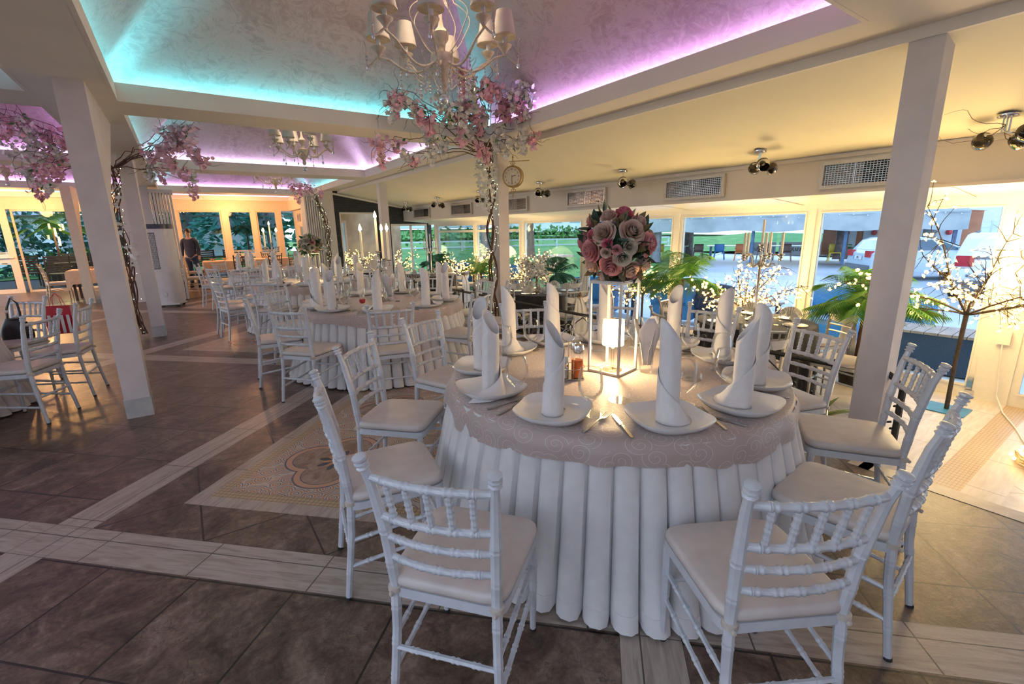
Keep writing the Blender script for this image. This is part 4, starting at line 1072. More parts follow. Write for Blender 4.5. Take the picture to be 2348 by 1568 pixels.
napkin_glass(1.55, 8.25, 'tall straight glass with napkin on the third round table', 'napkin standing in the tall glass on the third round table')
# ---- red-filled glass
o = MB().lathe([(.001, .052), (.020, .055), (.033, .075), (.030, .098), (.001, .098)], 14).build('red_shaker_filling', pm('red_paprika', (.45, .03, .03), (.6, .06, .04), 60, .7), loc=(1.52, 5.03, ZC)); tag(o, 'dark red filling in the chrome-lidded goblet, second round table', 'spice')
o = MB().lathe([(.001, .0), (.036, .0), (.036, .003), (.010, .010), (.009, .035), (.036, .07), (.036, .105), (.026, .125), (.026, .128)], 16, cap=False).build('lidded_goblet', GLASSM, loc=(1.52, 5.03, ZC)); tag(o, 'goblet with chrome lid and ring handle, second round table', 'goblet')
t = thing('goblet_lid', 'chrome lid with ring handle on the red-filled goblet', 'lid', (1.52, 5.03, ZC+.128)); MB().lathe([(.029, 0), (.029, .022), (.012, .028), (.001, .028)], 14).build('cap', CHROME, t)
MB().tube([(.026*cos(a*PI/8), 0, .02+.026*sin(a*PI/8)) for a in range(9)], .002, 6).build('ring_handle', CHROME, t)

# ---- candelabra
def candelabrum(label, loc, rz, s, lit, arms=4, h0=.40, cand=.22, group='candelabra', centre=True, mat=None):
    mat = mat or SILVER
    t = thing('candelabrum', label, 'candelabrum', loc, rz, group)
    MB().lathe([(.001, 0), (.085*s, 0), (.088*s, .01*s), (.05*s, .03*s), (.02*s, .05*s), (.014*s, .09*s), (.024*s, .12*s), (.012*s, .15*s), (.011*s, (h0-.1)*s), (.026*s, (h0-.07)*s), (.014*s, (h0-.03)*s), (.012*s, h0*s)], 16).build('stem', mat, t)
    tips = []
    for k in range(arms):
        a = 2*PI*k/arms+.4; L = .17*s
        P = []
        for i in range(19):
            q = i/18; r_ = L*(q+.10*sin(2*PI*q)); z = h0*s-.04*s+.055*s*sin(2*PI*(q-.05))*-1+.02*s*q; P.append((r_*cos(a), r_*sin(a), z))
        m = MB(); m.tube(P, [.008*s]*10+[.0065*s]*9, 7)
        C = [((L*.62+.026*s*cos(u*.5)*(1-u*.05))*cos(a), (L*.62+.026*s*cos(u*.5)*(1-u*.05))*sin(a), h0*s-.075*s+.024*s*sin(u*.5)*(1-u*.05)) for u in range(12)]
        m.tube(C, .005*s, 6); m.build('arm', mat, t); tips.append((L*cos(a), L*sin(a), h0*s-.02*s))
    if centre: tips.append((0, 0, h0*s+.07*s))
    cm = CANDLE if lit else CANDLEN
    for k, (x, y, z) in enumerate(tips):
        cup = MB().lathe([(.006*s, -.01*s), (.014*s, 0), (.011*s, .015*s), (.02*s, .025*s), (.017*s, .04*s), (.033*s, .052*s), (.031*s, .056*s), (.013*s, .056*s)], 14, (x, y, z)).build('candle_cup', mat, t)
        hh_ = cand*s*(1.0 if k < arms else 1.15)
        c = MB().lathe([(.0125*s, .0), (.0125*s, hh_*.8), (.011*s, hh_), (.001, hh_+.004)], 12, (x, y, z+.056*s)).build('candle', cm, t)
        if lit: MB().lathe([(.001, 0), (.017*s, .022*s), (.014*s, .045*s), (.001, .080*s)], 10, (x, y, z+.06*s+hh_)).build('flame', FLAME, c)
    if centre: MB().lathe([(.012*s, h0*s), (.018*s, h0*s+.02*s), (.01*s, h0*s+.04*s), (.008*s, h0*s+.065*s)], 12).build('finial_stem', mat, t)
    return t
candelabrum('silver candelabrum with four lit tall candles on the second round table', (1.88, 5.45, ZC), .5, 1.05, True, 3, .43, .30)
lamp('candle_light', (1.88, 5.45, ZC+.95), 3.5, (1, .66, .3), .1)
candelabrum('silver candelabrum with lit candles on the fourth round table', (1.72, 12.2, ZC), .2, 1.1, True, 4, .43, .30)
lamp('candle_light', (1.72, 12.2, ZC+.95), 4, (1, .66, .3), .1)
# ---- second bouquet and lamp on third table
t = thing('flower_stand', 'slim metal flower stand under the white bouquet on the third round table', 'flower stand', (1.80, 8.56, ZC), R(10))
for sx_ in (-1, 1):
    for sy_ in (-1, 1): MB().box(sx_*.09-.006, sy_*.09-.006, 0, sx_*.09+.006, sy_*.09+.006, .46).build('post', CHROME, t, smooth=False)
MB().box(-.096, -.096, .46, .096, .096, .472).build('top_plate', CHROME, t, smooth=False)
bouquet('rose_bouquet', 'ball of white roses with one pink on the flower stand of the third round table', (1.80, 8.56, ZC+.60), .19,
        vspec([(-40, 20, .07, ROSEW), (0, 30, .075, ROSEW), (-15, -8, .07, ROSEW), (35, 18, .055, ROSEP), (30, -12, .065, ROSEW), (-55, -15, .06, ROSEW), (60, -25, .06, ROSEC), (-10, 60, .07, ROSEW), (10, -38, .045, ROSEW), (100, 10, .07, ROSEW), (160, 0, .07, ROSEW), (-120, 5, .07, ROSEW), (60, 45, .06, ROSEW)]), [LEAFDK, LEAFM], 9)
t = thing('table_lamp', 'lit table lamp under the white bouquet on the third round table', 'lamp', (1.80, 8.56, ZC))
MB().lathe([(.001, 0), (.05, 0), (.05, .01), (.008, .015), (.008, .15), (.001, .15)], 16).build('base', ACRYL, t)
MB().lathe([(.06, .15), (.06, .23)], 24, cap=False).build('lamp_shade', LAMPGLOW, t)
lamp('table_lamp_light', (1.80, 8.56, ZC+.12), 5, (1.0, .70, .34), .03)
bottle('vinegar_bottle', 'small bottle of orange vinegar beside the lamp of the third round table', 'bottle', 1.55, 8.35, .024, .09, ORANGEOIL, .8, CHROME, .03)
# ================================================================ CEILING FIXTURES
def chandelier(label, loc, detail=True, arms=8, R_=.50, rz=0.0):
    t = thing('chandelier', label, 'chandelier', loc, rz, 'ivory chandeliers')
    zc = 4.53-loc[2]
    MB().lathe([(.016, -.20), (.03, -.17), (.02, -.13), (.055, -.09), (.075, -.03), (.085, .0), (.075, .035), (.03, .05), (.018, .09), (.05, .13), (.055, .17), (.02, .21), (.012, .26), (.012, .55), (.03, .58), (.012, .62), (.008, zc)], 14).build('stem', IVORYM, t)
    MB().ball((0, 0, -.255), .036, 12, 8).build('crystal_ball', CRYST, t)
    n = 8 if detail else 5
    for k in range(arms):
        up = .02 if k % 2 == 0 else -.04
        a = 2*PI*k/arms; ca, sa = cos(a), sin(a)
        P = []
        for i in range(15):
            q = i/14; r_ = .06+(R_*.80-.06)*q; z = -.02-.075*sin(PI*min(1, q*1.25))*(1-q*.3)+(.085+up)*q**2
            P.append((r_*ca, r_*sa, z))
        zx = P[-1][2]; Q = []
        for i in range(1, 15):
            u = i/14*PI*1.55; Q.append(((R_*.80+.055*u/PI*1.5+.03*sin(u))*ca, (R_*.80+.055*u/PI*1.5+.03*sin(u))*sa, zx-.055*sin(u)*1.0+.03*max(0, u-PI)))
        m = MB(); m.tube(P+Q, [.0085]*15+[.008-.0003*i for i in range(14)], n); m.build('arm', IVORYM, t)
        cx, cy = R_*.78*ca, R_*.78*sa
        MB().lathe([(.006, -.005), (.012, .01), (.035, .042), (.050, .055), (.052, .062), (.02, .058), (.016, .065), (.016, .07)], 14, (cx, cy, zx)).build('candle_cup', IVORYM, t)
        MB().tube([(cx, cy, zx+.06), (cx, cy, zx+.145)], .0155, 10).build('candle_sleeve', CERAM, t)
        sh = MB().lathe([(.082, .115), (.054, .275)], 24, (cx, cy, zx), cap=False); so = sh.build('lamp_shade', SHADE, t)
        MB().lathe([(.080, .116), (.052, .274)], 24, (cx, cy, zx), cap=False).build('shade_lining', SHADEIN, so)
        MB().lathe([(.0815, .112), (.0835, .112), (.0835, .119), (.0815, .119)], 24, (cx, cy, zx)).build('shade_trim', IVORYM, so)
        # crystal strands: one from the arm tip, one from the middle
        def strand(x, y, z, nb, name='crystal_strand'):
            m = MB()
            m.tube([(x, y, z), (x, y, z-.022*nb-.02)], .0008, 4, False)
            for b in range(nb): m.ball((x, y, z-.014-.022*b), .0075, 7, 5)
            zz = z-.022*nb-.012
            m.lathe([(.001, 0), (.006, -.006), (.0125, -.026), (.009, -.040), (.001, -.048)], 8, (x, y, zz)); m.build(name, CRYST, t, ang=20)
        tx, ty, tz = Q[-5]; strand(tx, ty, tz-.01, 2)
        strand(.30*ca, .30*sa, P[9][2]-.01, 4)
        if detail: strand(.16*ca, .16*sa, P[4][2]-.01, 5); strand(.20*cos(a+.35), .20*sin(a+.35), -.11, 3)
        # upper scrolls
        a2 = a+PI/arms; W_ = []
        for i in range(17):
            q = i/16; r_ = .05+.17*sin(PI*q*.8)*(1-.2*q)+.03*cos(q*9)*q; z = .03+.36*q; W_.append((r_*cos(a2), r_*sin(a2), z-.10*max(0, q-.8)*5*(q-.8)))
        for i in range(9): u = i/8*PI*1.4; x_ = W_[16]; rr_ = math.hypot(x_[0], x_[1])-.035+.035*cos(u); W_.append((rr_*cos(a2), rr_*sin(a2), x_[2]+.035*sin(u)))
        if detail or k % 2 == 0: m = MB(); m.tube(W_, .0035, 5); m.build('scroll', IVORYM, t)
        a3 = a2; V = []
        for i in range(18):
            u = i/17*PI*1.7; V.append(((.17+.075*cos(u+2.2)+.03*i/17)*cos(a3), (.17+.075*cos(u+2.2)+.03*i/17)*sin(a3), -.09-.07*sin(u+.2)))
        if detail: m = MB(); m.tube(V, .003, 5); m.build('scroll', IVORYM, t)
    return t
chandelier('large ivory chandelier with cream shades and crystal drops above the front tables', (1.72, 3.30, 2.73), True, 8, .57, .18)
chandelier('ivory chandelier with cream shades under the second vault of the main row', (1.80, 8.30, 2.80), False, 8, .50, .1)
chandelier('ivory chandelier half hidden by the third vault edge, over the fourth table', (2.10, 13.0, 2.80), False, 8, .50, .3)
chandelier('ivory chandelier at the corridor vault, cut by the picture edge', (-2.50, 13.0, 2.80), False, 6, .48, .3)

for x_, y_, e_ in ((1.72, 3.30, 7), (1.80, 8.30, 5), (2.10, 13.0, 5)): lamp('vault_fill_light', (x_, y_, 3.12), e_, (1.0, .76, .52), .22)  # chandeliers are unlit; warm fill lights added to brighten the vaults
# ---- triple spot lamps on the veranda ceiling
def zceil(x): return 2.63+(ZT-2.63)/(XB-3.9)*(x-3.9)
def spot_fixture(label, x, y, rz):
    z = zceil(x); t = thing('spot_lamp', label, 'ceiling lamp', (x, y, z-.004), rz, 'triple spot lamps on the veranda ceiling')
    MB().lathe([(.001, -.02), (.062, -.02), (.065, -.016), (.065, .002), (.001, .002)], 20).build('ceiling_plate', CHROME, t)
    for dx in (-.03, 0, .03): MB().tube([(dx, 0, -.02), (dx, 0, -.125)], .006, 8).build('rod', CHROME, t)
    m = MB(); m.tube([(-.13, .02, -.125), (0, 0, -.128), (.13, .02, -.125)], .006, 8); m.tube([(0, 0, -.128), (0, -.08, -.13)], .006, 8); m.build('cross_bar', CHROME, t)
    for (px, py), (ax, ay, az_) in (((-.14, .02), (-.75, -.1, -.55)), ((0, -.09), (.05, -.45, -.8)), ((.14, .02), (.7, -.35, -.5))):
        d = Vector((ax, ay, az_)).normalized(); M = Matrix.Translation((px, py, -.125)) @ (-d).to_track_quat('Z', 'Y').to_matrix().to_4x4()
        m = MB(); m.lathe([(.001, .01), (.014, .008), (.016, -.012), (.03, -.02)], 12); m.xf(M); g = m.build('socket', CHROME, t)
        m = MB(); m.lathe([(.016, -.012), (.048, -.022), (.066, -.052), (.066, -.075)], 18, cap=False); m.xf(M); m.build('smoked_shade', pm('smoke_metal_shade', (.10, .085, .06), (.06, .05, .04), 10, .15, .6) if 'smoke_metal_shade' not in MATS else MATS['smoke_metal_shade'], t)
        m = MB(); m.lathe([(.066, -.075), (.060, -.105), (.048, -.128), (.046, -.128), (.058, -.105), (.064, -.075)], 18, cap=False); m.xf(M); m.build('glass_rim', TINTG, t)
        m = MB(); m.ball((0, 0, -.06), .022, 8, 6); m.xf(M); m.build('bulb', CERAM, t)
for i, (y, rz) in enumerate(((1.0, .9), (2.91, .75), (4.88, .8), (6.81, .8), (8.85, .8), (10.9, .7), (12.9, .9))):
    w = ['with twigs hooked on it', 'next to the pale column', 'above the rose ball', 'beside the hanging clock', 'behind the vine column', 'second from the brick wall', 'nearest to the brick wall'][i]
    spot_fixture(f'chrome ceiling lamp with three smoked glass spots, {w}', 5.36, y, rz)
m = MB(); q = random.Random(3)
for k in range(5):
    P = [Vector((5.36, 1.0, 2.27))]
    d = Vector((q.uniform(-1, 1), q.uniform(-.2, 1), q.uniform(-.5, .1))).normalized()
    for i in range(9): d = (d+rv(q)*.5).normalized(); P.append(P[-1]+d*.06); P[-1].z = min(P[-1].z, zceil(P[-1].x)-.012)
    m.tube(P, [.003*(1-i/12) for i in range(10)], 5)
tag(m.build('dry_twig', BRANCH), 'thin brown twigs hooked over the ceiling lamp at the picture edge', 'twig')

# ---- ventilation grilles in the bulkhead
def vent(label, y0, y1, z0, z1, open_side):
    t = thing('air_vent', label, 'air vent', (XB-.03, (y0+y1)/2, (z0+z1)/2), 0, 'ventilation grilles in the bulkhead')
    w, h = (y1-y0)/2, (z1-z0)/2; m = MB()
    m.box(-.02, -w, -h, .03, w, -h+.035); m.box(-.02, -w, h-.035, .03, w, h); m.box(-.02, -w, -h+.035, .03, -w+.04, h-.035); m.box(-.02, w-.04, -h+.035, .03, w, h-.035)
    m.build('frame', GRILLE, t, smooth=False)
    MB().box(.022, -w+.03, -h+.03, .029, w-.03, h-.03).build('duct', BLACKHOLE, t, smooth=False)
    a, b = (-w+.4*w*2, w-.035) if open_side < 0 else (-w+.035, w-.4*w*2)
    MB().box(.008, a, -h+.035, .018, b, h-.035).build('filter', DUCTG, t, smooth=False)
    m = MB(); ny = int(w*2/.030); nz = int(h*2/.026)
    for k in range(1, ny): y = -w+.03+(2*w-.06)*k/ny; m.box(-.006, y-.0022, -h+.03, -.002, y+.0022, h-.03)
    for k in range(1, nz): z = -h+.03+(2*h-.06)*k/nz; m.box(-.006, -w+.03, z-.0022, -.002, w-.03, z+.0022)
    m.box(-.010, -.004, -h+.03, -.001, .004, h-.03)
    m.build('wire_grille', STEEL, t, smooth=False)
for i, (a, b) in enumerate(((1.80, 2.45), (3.55, 4.46), (5.60, 6.55), (7.72, 8.70), (9.92, 10.96), (12.24, 13.30))):
    w = ['beside the pale column', 'right of the rose ball', 'between clock and rose ball', 'behind the hanging clock', 'behind the vine column', 'closest to the brick wall'][i]
    vent(f'rectangular air vent with wire grille in the bulkhead, {w}', a, b, 1.915, 2.19, -1)

# ---- hanging clock
t = thing('station_clock', 'antique gold double-sided clock hanging from the vine column', 'clock', (4.02, 5.72, 2.28), math.atan2(-.62, -.78))
MB().lathe([(.001, -.05), (.13, -.05), (.145, -.042), (.15, -.03), (.135, -.02), (.135, .02), (.15, .03), (.145, .042), (.13, .05), (.001, .05)], 36).xf(Matrix.Rotation(PI/2, 4, 'Y')).build('case', CLOCKC, t)
for s_ in (1, -1):
    d = MB().lathe([(.001, 0), (.122, 0), (.122, .004), (.001, .004)], 36).xf(Matrix.Translation((s_*.051, 0, 0)) @ Matrix.Rotation(s_*PI/2, 4, 'Y')).build('dial', DIAL, t)
    m = MB()
    for k in range(12):
        a = k*PI/6; c, s2 = cos(a), sin(a)
        for o_ in ((-.006, .006) if k % 3 else (-.010, 0, .010)): m.bar((s_*.0565, s2*.088+c*o_, c*.088-s2*o_), (s_*.0565, s2*.108+c*o_, c*.108-s2*o_), .0035, .002, (1, 0, 0))
    m.build('numerals', INK, d, smooth=False)
    m = MB(); m.bar((s_*.058, 0, 0), (s_*.058, s_*.055, .012), .008, .002, (1, 0, 0)); m.bar((s_*.059, 0, .02), (s_*.059, 0, -.088), .006, .002, (1, 0, 0)); m.build('hands', INK, d, smooth=False)
m = MB()
for s_ in (1, -1):
    m.tube([(0, 0, s_*.15), (0, 0, s_*.24)], .007, 8); m.lathe([(.001, s_*.24), (.014, s_*.25), (.010, s_*.268), (.001, s_*.29)], 10)
    m.tube([(0, -.06, s_*.205), (0, .24, s_*.205)], .006, 6)
    for e in (1, -1): m.tube([(0, e*(.012+.028*(1-cos(u*.6))*.5+.006*sin(u)), s_*(.155+.05*u/10+.012*sin(u*.7))) for u in range(11)], .004, 5)
m.build('bracket', CLOCKC, t)

# ================================================================ BLOSSOM VINES
def blossom_vine(name, label, base, clusters, trunk, cat='flower garland', seed=1, pink=.6, white_strands=(), lights=0, reach=.55):
    """twisted brown branches with hanging bunches of pink and white blossoms"""
    q = random.Random(seed); t = thing(name, label, cat, base, 0); B = Vector(base)
    hub = Vector(trunk[-1])
    for k in range(7):
        ph = q.random()*6; P = []
        n = 26
        for i in range(n+1):
            f = i/n*(len(trunk)-1); j = min(int(f), len(trunk)-2); p = Vector(trunk[j]).lerp(Vector(trunk[j+1]), f-j)
            w = .045+.03*sin(3*i/n+k); P.append(p+Vector((w*cos(ph+i*.55+k), w*sin(ph+i*.55+k), 0))-B)
        m = MB(); m.tube(P, [.013-.006*i/n if k < 4 else .006 for i in range(n+1)], 6); m.build('branch', BRANCH, t)
    nb = 0
    for i, c in enumerate(clusters):
        c = Vector(c)
        if i % 2 == 0 or len(clusters) < 14:
            m = MB(); a, b = hub, c+Vector((0, 0, .06)); mid = a.lerp(b, .5)+Vector((q.uniform(-.2, .2), q.uniform(-.2, .2), q.uniform(.0, .25)))
            P = [(a*(1-s)**2+mid*2*s*(1-s)+b*s*s)+rv(q)*.025*(0 if s in (0,) else 1)-B for s in [x/9 for x in range(10)]]
            d = (P[-1]-P[-3]).normalized()
            for _ in range(5): d = (d+rv(q)*.7+Vector((0, 0, .05))).normalized(); P.append(P[-1]+d*.055)
            m.tube(P, [.007-.0004*x for x in range(len(P))], 5); m.build('branch', BRANCH, t)
        m = MB()
        for _ in range(2):
            P = [c-B]; d = (rv(q)+Vector((0, 0, -.2))).normalized()
            for _k in range(7): d = (d+rv(q)*.6).normalized(); P.append(P[-1]+d*.045)
            m.tube(P, [.0035-.0003*x for x in range(8)], 4)
        m.build('twig', BRANCH, t)
        m = MB(); isp = q.random() < pink; L = q.uniform(.10, .26)
        for k in range(34):
            s = q.random(); p = c-B+Vector((q.gauss(0, .055)*(1.2-s), q.gauss(0, .045)*(1.2-s), -L*s+.05))
            flower5(m, p, rv(q)+Vector((0, 0, -.3)), q.uniform(.024, .036), q)
        m.build('blossom_cluster', PINKB if isp else WHITEB, t, ang=30)
        if i % 2 == 0:
            m = MB()
            for k in range(4): leaf(m, c-B+rv(q)*.07, rv(q)+Vector((0, 0, -.5)), q.uniform(.05, .075), .03, rv(q))
            m.build('leaf_sprig', LEAFM, t, ang=80)
    for x, y, z, L in white_strands:
        m = MB()
        for k in range(int(L*70)):
            p = Vector((x, y, z))-B+Vector((q.gauss(0, .035), q.gauss(0, .035), -L*q.random())); flower5(m, p, rv(q), q.uniform(.02, .03), q)
        m.build('white_blossom_strand', WHITEB, t, ang=30)
    if lights:
        m = MB()
        for k in range(lights):
            f = q.random()*(len(trunk)-1); j = min(int(f), len(trunk)-2); p = Vector(trunk[j]).lerp(Vector(trunk[j+1]), f-j)-B
            m.ball(p+Vector((q.uniform(-.09, .09), q.uniform(-.09, .09), 0)), .0045, 5, 3)
        o = m.build('fairy_light_string', FAIRYG, t); o['kind'] = 'stuff'
    return t
FAIRYG = emis('tiny_green_gold_glow', (.85, 1.0, .55), 5)
CL = [(3.0, 4.7, 3.1), (2.8, 4.73, 3.1), (2.7, 4.74, 3.15), (3.37, 4.57, 3.1), (3.41, 4.51, 3.05), (2.56, 4.99, 3.0), (2.16, 5.11, 2.95), (2.27, 5.1, 2.9), (2.11, 5.2, 2.9), (2.89, 5.1, 3.0), (2.93, 4.87, 3.0), (2.87, 5.18, 2.85), (3.14, 5.03, 2.9), (3.22, 4.78, 2.95), (3.38, 4.96, 2.85), (3.42, 4.69, 2.92), (3.40, 4.62, 2.9), (3.62, 4.71, 2.62), (3.64, 5.13, 2.6), (3.58, 4.86, 2.6), (2.38, 5.2, 2.85), (2.47, 5.12, 2.8), (2.76, 5.2, 2.8), (3.13, 5.13, 2.8), (3.03, 5.17, 2.8), (3.30, 5.45, 2.6), (3.48, 5.55, 2.58), (2.57, 5.35, 2.6), (2.74, 5.33, 2.6), (3.38, 4.95, 2.6), (3.3, 5.02, 2.6), (2.03, 5.53, 2.55), (2.14, 5.29, 2.5), (2.33, 5.5, 2.45), (2.47, 5.6, 2.38), (2.6, 5.36, 2.5), (2.14, 5.78, 2.45)]
_q = random.Random(77)
CL += [(x+_q.uniform(-.14, .14), y+_q.uniform(-.14, .14), z-_q.uniform(.02, .16)) for x, y, z in CL if 2.8 < z]
blossom_vine('blossom_garland', 'brown branches with pink and white blossoms climbing the middle column beside the clock', (3.80, 5.98, .05), CL,
             [(3.80, 5.98, .05), (3.79, 5.96, .8), (3.81, 6.0, 1.5), (3.80, 5.97, 2.1), (3.74, 5.92, 2.58)], seed=4, pink=.62,
             white_strands=((3.72, 6.1, 2.62, .75), (3.70, 5.95, 2.6, .85), (3.66, 5.85, 2.6, .7), (3.62, 6.0, 2.6, .5), (3.76, 5.84, 2.5, .6)), lights=90)
CL2 = [(-0.14, 7.96, 2.6), (-0.04, 7.69, 2.62), (0.07, 7.46, 2.75), (0.14, 7.42, 2.8), (0.23, 7.22, 2.8), (0.02, 7.67, 2.6), (0.14, 7.42, 2.65), (0.25, 7.36, 2.65), (0.35, 7.69, 2.6), (0.43, 8.13, 2.55), (-0.18, 8.31, 2.45), (-0.06, 8.25, 2.45), (0.07, 7.9, 2.5), (0.28, 8.43, 2.4), (0.29, 9.44, 2.3), (0.18, 7.92, 2.4), (0.1, 7.3, 2.8), (0.27, 7.19, 2.75),
       (-1.49, 8.37, 2.9), (-1.6, 8.71, 2.8), (-1.33, 8.29, 2.92), (-1.39, 8.59, 2.85), (-1.31, 8.55, 2.8), (-1.58, 8.71, 2.7), (-1.37, 8.31, 2.9), (-1.18, 8.47, 2.85), (-1.17, 8.48, 2.75), (-1.28, 8.56, 2.65), (-1.39, 8.44, 2.6), (-1.46, 9.11, 2.55), (-1.33, 8.82, 2.55), (-1.2, 8.72, 2.6), (-1.12, 8.52, 2.5), (-1.55, 9.31, 2.4), (-1.4, 8.97, 2.4), (-1.57, 9.26, 2.45), (-1.41, 9.41, 2.3), (-1.65, 10.3, 2.2), (-1.11, 8.46, 2.65), (-1.03, 8.39, 2.75), (-1.55, 9.48, 2.3), (-1.26, 9.18, 2.4)]
blossom_vine('blossom_garland', 'brown branches with pink blossoms on the second corridor column, spreading both ways', (-.62, 9.2, .05), CL2,
             [(-.70, 9.2, .05), (-.71, 9.2, .8), (-.70, 9.22, 1.5), (-.68, 9.15, 2.1), (-.62, 9.0, 2.5)], seed=8, pink=.7,
             white_strands=((-.66, 9.1, 2.3, .35), (-.7, 9.1, 1.75, .2), (-.62, 9.08, 1.45, .35)), lights=60)
CL3 = [(2.36, 12.39, 2.62), (2.39, 11.8, 2.6), (2.55, 11.94, 2.6), (2.64, 12.93, 2.55), (2.69, 13.5, 2.5), (2.7, 12.22, 2.6), (2.88, 12.83, 2.55), (2.91, 12.12, 2.5), (3.32, 13.95, 1.2)]
blossom_vine('blossom_garland', 'brown branches with pink blossoms climbing the cream pier beside the brick wall', (3.42, 14.0, .5), CL3,
             [(3.44, 14.02, .5), (3.42, 14.02, 1.0), (3.46, 14.02, 1.6), (3.36, 14.02, 2.1), (3.20, 13.95, 2.55)], seed=12, pink=.8, lights=70)

# ================================================================ VERANDA: RAILING, TABLES, PLANTS
def railing(label, y0, y1, z0=.0, z1=.50, x=3.98):
    t = thing('iron_railing', label, 'railing', (x, y0, 0), 0, 'black iron railings with scrolls'); L = y1-y0
    m = MB(); m.tube([(0, 0, z1), (0, L, z1)], .02, 8); m.build('top_rail', IRON, t)
    m = MB(); m.tube([(0, 0, .04), (0, L, .04)], .014, 8); m.build('bottom_rail', IRON, t)
    n = max(1, round(L/1.1))
    for k in range(n+1):
        y = L*k/n; m = MB(); m.tube([(0, y, .0), (0, y, z1)], .014, 8); m.ball((0, y, z1+.02), .026, 10, 6); m.build('post', IRON, t)
    for k in range(n):
        y = L*k/n; w = L/n
        for s_ in (1, -1):
            yc = y+w/2-s_*w*.25
            P = []
            for i in range(40):
                u = i/39*PI*3.2; r_ = .155*(1-u/(PI*3.9)); P.append((0, yc+s_*r_*cos(u+PI), .25+r_*sin(u+PI)*1.1))
            m = MB(); m.tube(P, .008, 6)
            P = [(0, y+w/2, .05+.4*i/20*1.05) if False else (0, y+w/2+s_*(.22*sin(PI*i/20)), .05+.42*i/20) for i in range(21)]
            m.tube(P, .007, 6); m.build('scroll', IRON, t)
            m = MB()
            for a in (0, 2.1, 4.2): m.ball((0, yc+.025*cos(a), .26+.025*sin(a)), .018, 7, 5)
            m.build('leaf_ornament', IRON, t)
railing('black wrought iron railing with scrolls between vine column and pale column', 1.42, 5.86)
railing('black wrought iron railing with scrolls beyond the vine column', 6.2, 9.4)
t = thing('newel_post', 'black iron newel post with curled scrolls beside the pale column', 'railing', (3.98, .98, 0))
m = MB(); m.tube([(0, 0, 0), (0, 0, .42), (-.02, .06, .50), (-.03, .12, .54)], [.022, .022, .024, .02], 8); m.build('post', IRON, t)
for z in (.10, .27):
    m = MB(); m.tube([(0, .03+.07*(1-u/14)*sin(u*.5), z+.07*(1-u/18)*cos(u*.5)) for u in range(15)], .008, 6); m.build('scroll', IRON, t)
# spiky potted plant at the railing foot
t = thing('spiky_plant', 'low spiky green plant with pale leaf edges below the railing', 'plant', (4.30, 1.62, ZL))
MB().lathe([(.001, 0), (.11, 0), (.14, .17), (.125, .17), (.12, .15), (.001, .15)], 16).build('pot', BLACKHOLE, t)
q = random.Random(2)
AGAVE = pm('agave_green', (.06, .14, .03), (.18, .24, .08), 5, .45)
for k in range(16):
    a = k*2.4; e = .35+.5*(k/16); m = MB(); leaf(m, (0, 0, .15), (cos(a)*cos(e), sin(a)*cos(e), sin(e)), .34, .055, (0, 0, 1), .5, 6); m.build('leaf', AGAVE, t, ang=80)

SCH0 = make_chair('silver_chair', '', 'chair', SILVERCH, CUSHION, False)
m = MB()
def sashf(u, v):
    w_ = .04+.13*min(1, v*1.6)*(1+.2*sin(9*v)); return ((u-.5)*2*w_+.01*sin(14*u), -.285-.05*sin(PI*min(1, v*1.3))-.012*sin(19*u), .80-.66*v)
m.grid(sashf, 12, 10)
def sash2(u, v):
    a = u*2*PI; return ((.20+.02*v)*cos(a)*.96, -.235+.055*sin(a), .70+.09*v+.015*cos(2*a))
m.grid(sash2, 20, 2, True)
m.build('sash', SASH, SCH0, ang=80)
m = MB(); rose_mesh(m, (0, -.31, .82), (0, -.9, .35), .040, 5); m.build('rose', ROSEC, SCH0, ang=80)
m = MB()
for k in range(4): leaf(m, (0, -.30, .82), (cos(k*1.6), -.4, sin(k*1.6)), .07, .035)
m.build('rose_leaves', LEAFDK, SCH0, ang=80)
SCH = Maker(SCH0)
BT = [('black table with the white blossom tree', 5.12, 6.45), ('black table with the tall dark candelabrum', 5.30, 2.75), ('black table beside the dark brick wall', 5.10, 10.9)]
def black_table(x, y, label):
    t = thing('black_round_table', label, 'table', (x, y, ZL), 0, 'black-clothed round tables of the veranda')
    N = 44; m = MB(); hs = [(.755, 0, .02), (.755, 0, .60), (.748, .2, .622), (.70, .6, .628), (.4, 1.3, .645), (.01, 1.8, .665)]
    for z, a, r0 in hs:
        for k in range(N*3): th = 2*PI*k/(N*3); r_ = r0+.016*a*sin(N*th*.5+sin(3*th)); m.v.append((r_*cos(th), r_*sin(th), z))
    n = N*3
    for i in range(len(hs)-1):
        for k in range(n): m.f.append((i*n+k, (i+1)*n+k, (i+1)*n+(k+1) % n, i*n+(k+1) % n))
    m.f.append(tuple(range(n)))
    m.build('tablecloth', BLACKCL, t, ang=60); MB().lathe([(.2, 0), (.2, .02), (.04, .04), (.04, .73), (.001, .73)], 12).build('pedestal', IRON, t)
    return t
ZB_ = ZL+.756
GOB2 = MB().lathe([(.001, .0), (.034, .0), (.034, .003), (.007, .010), (.006, .06), (.03, .08), (.036, .11), (.031, .15), (.029, .15), (.034, .11), (.027, .083), (.001, .07)], 14, cap=False).build('water_glass', GLASSM, ang=80); tag(GOB2, '', 'glass')
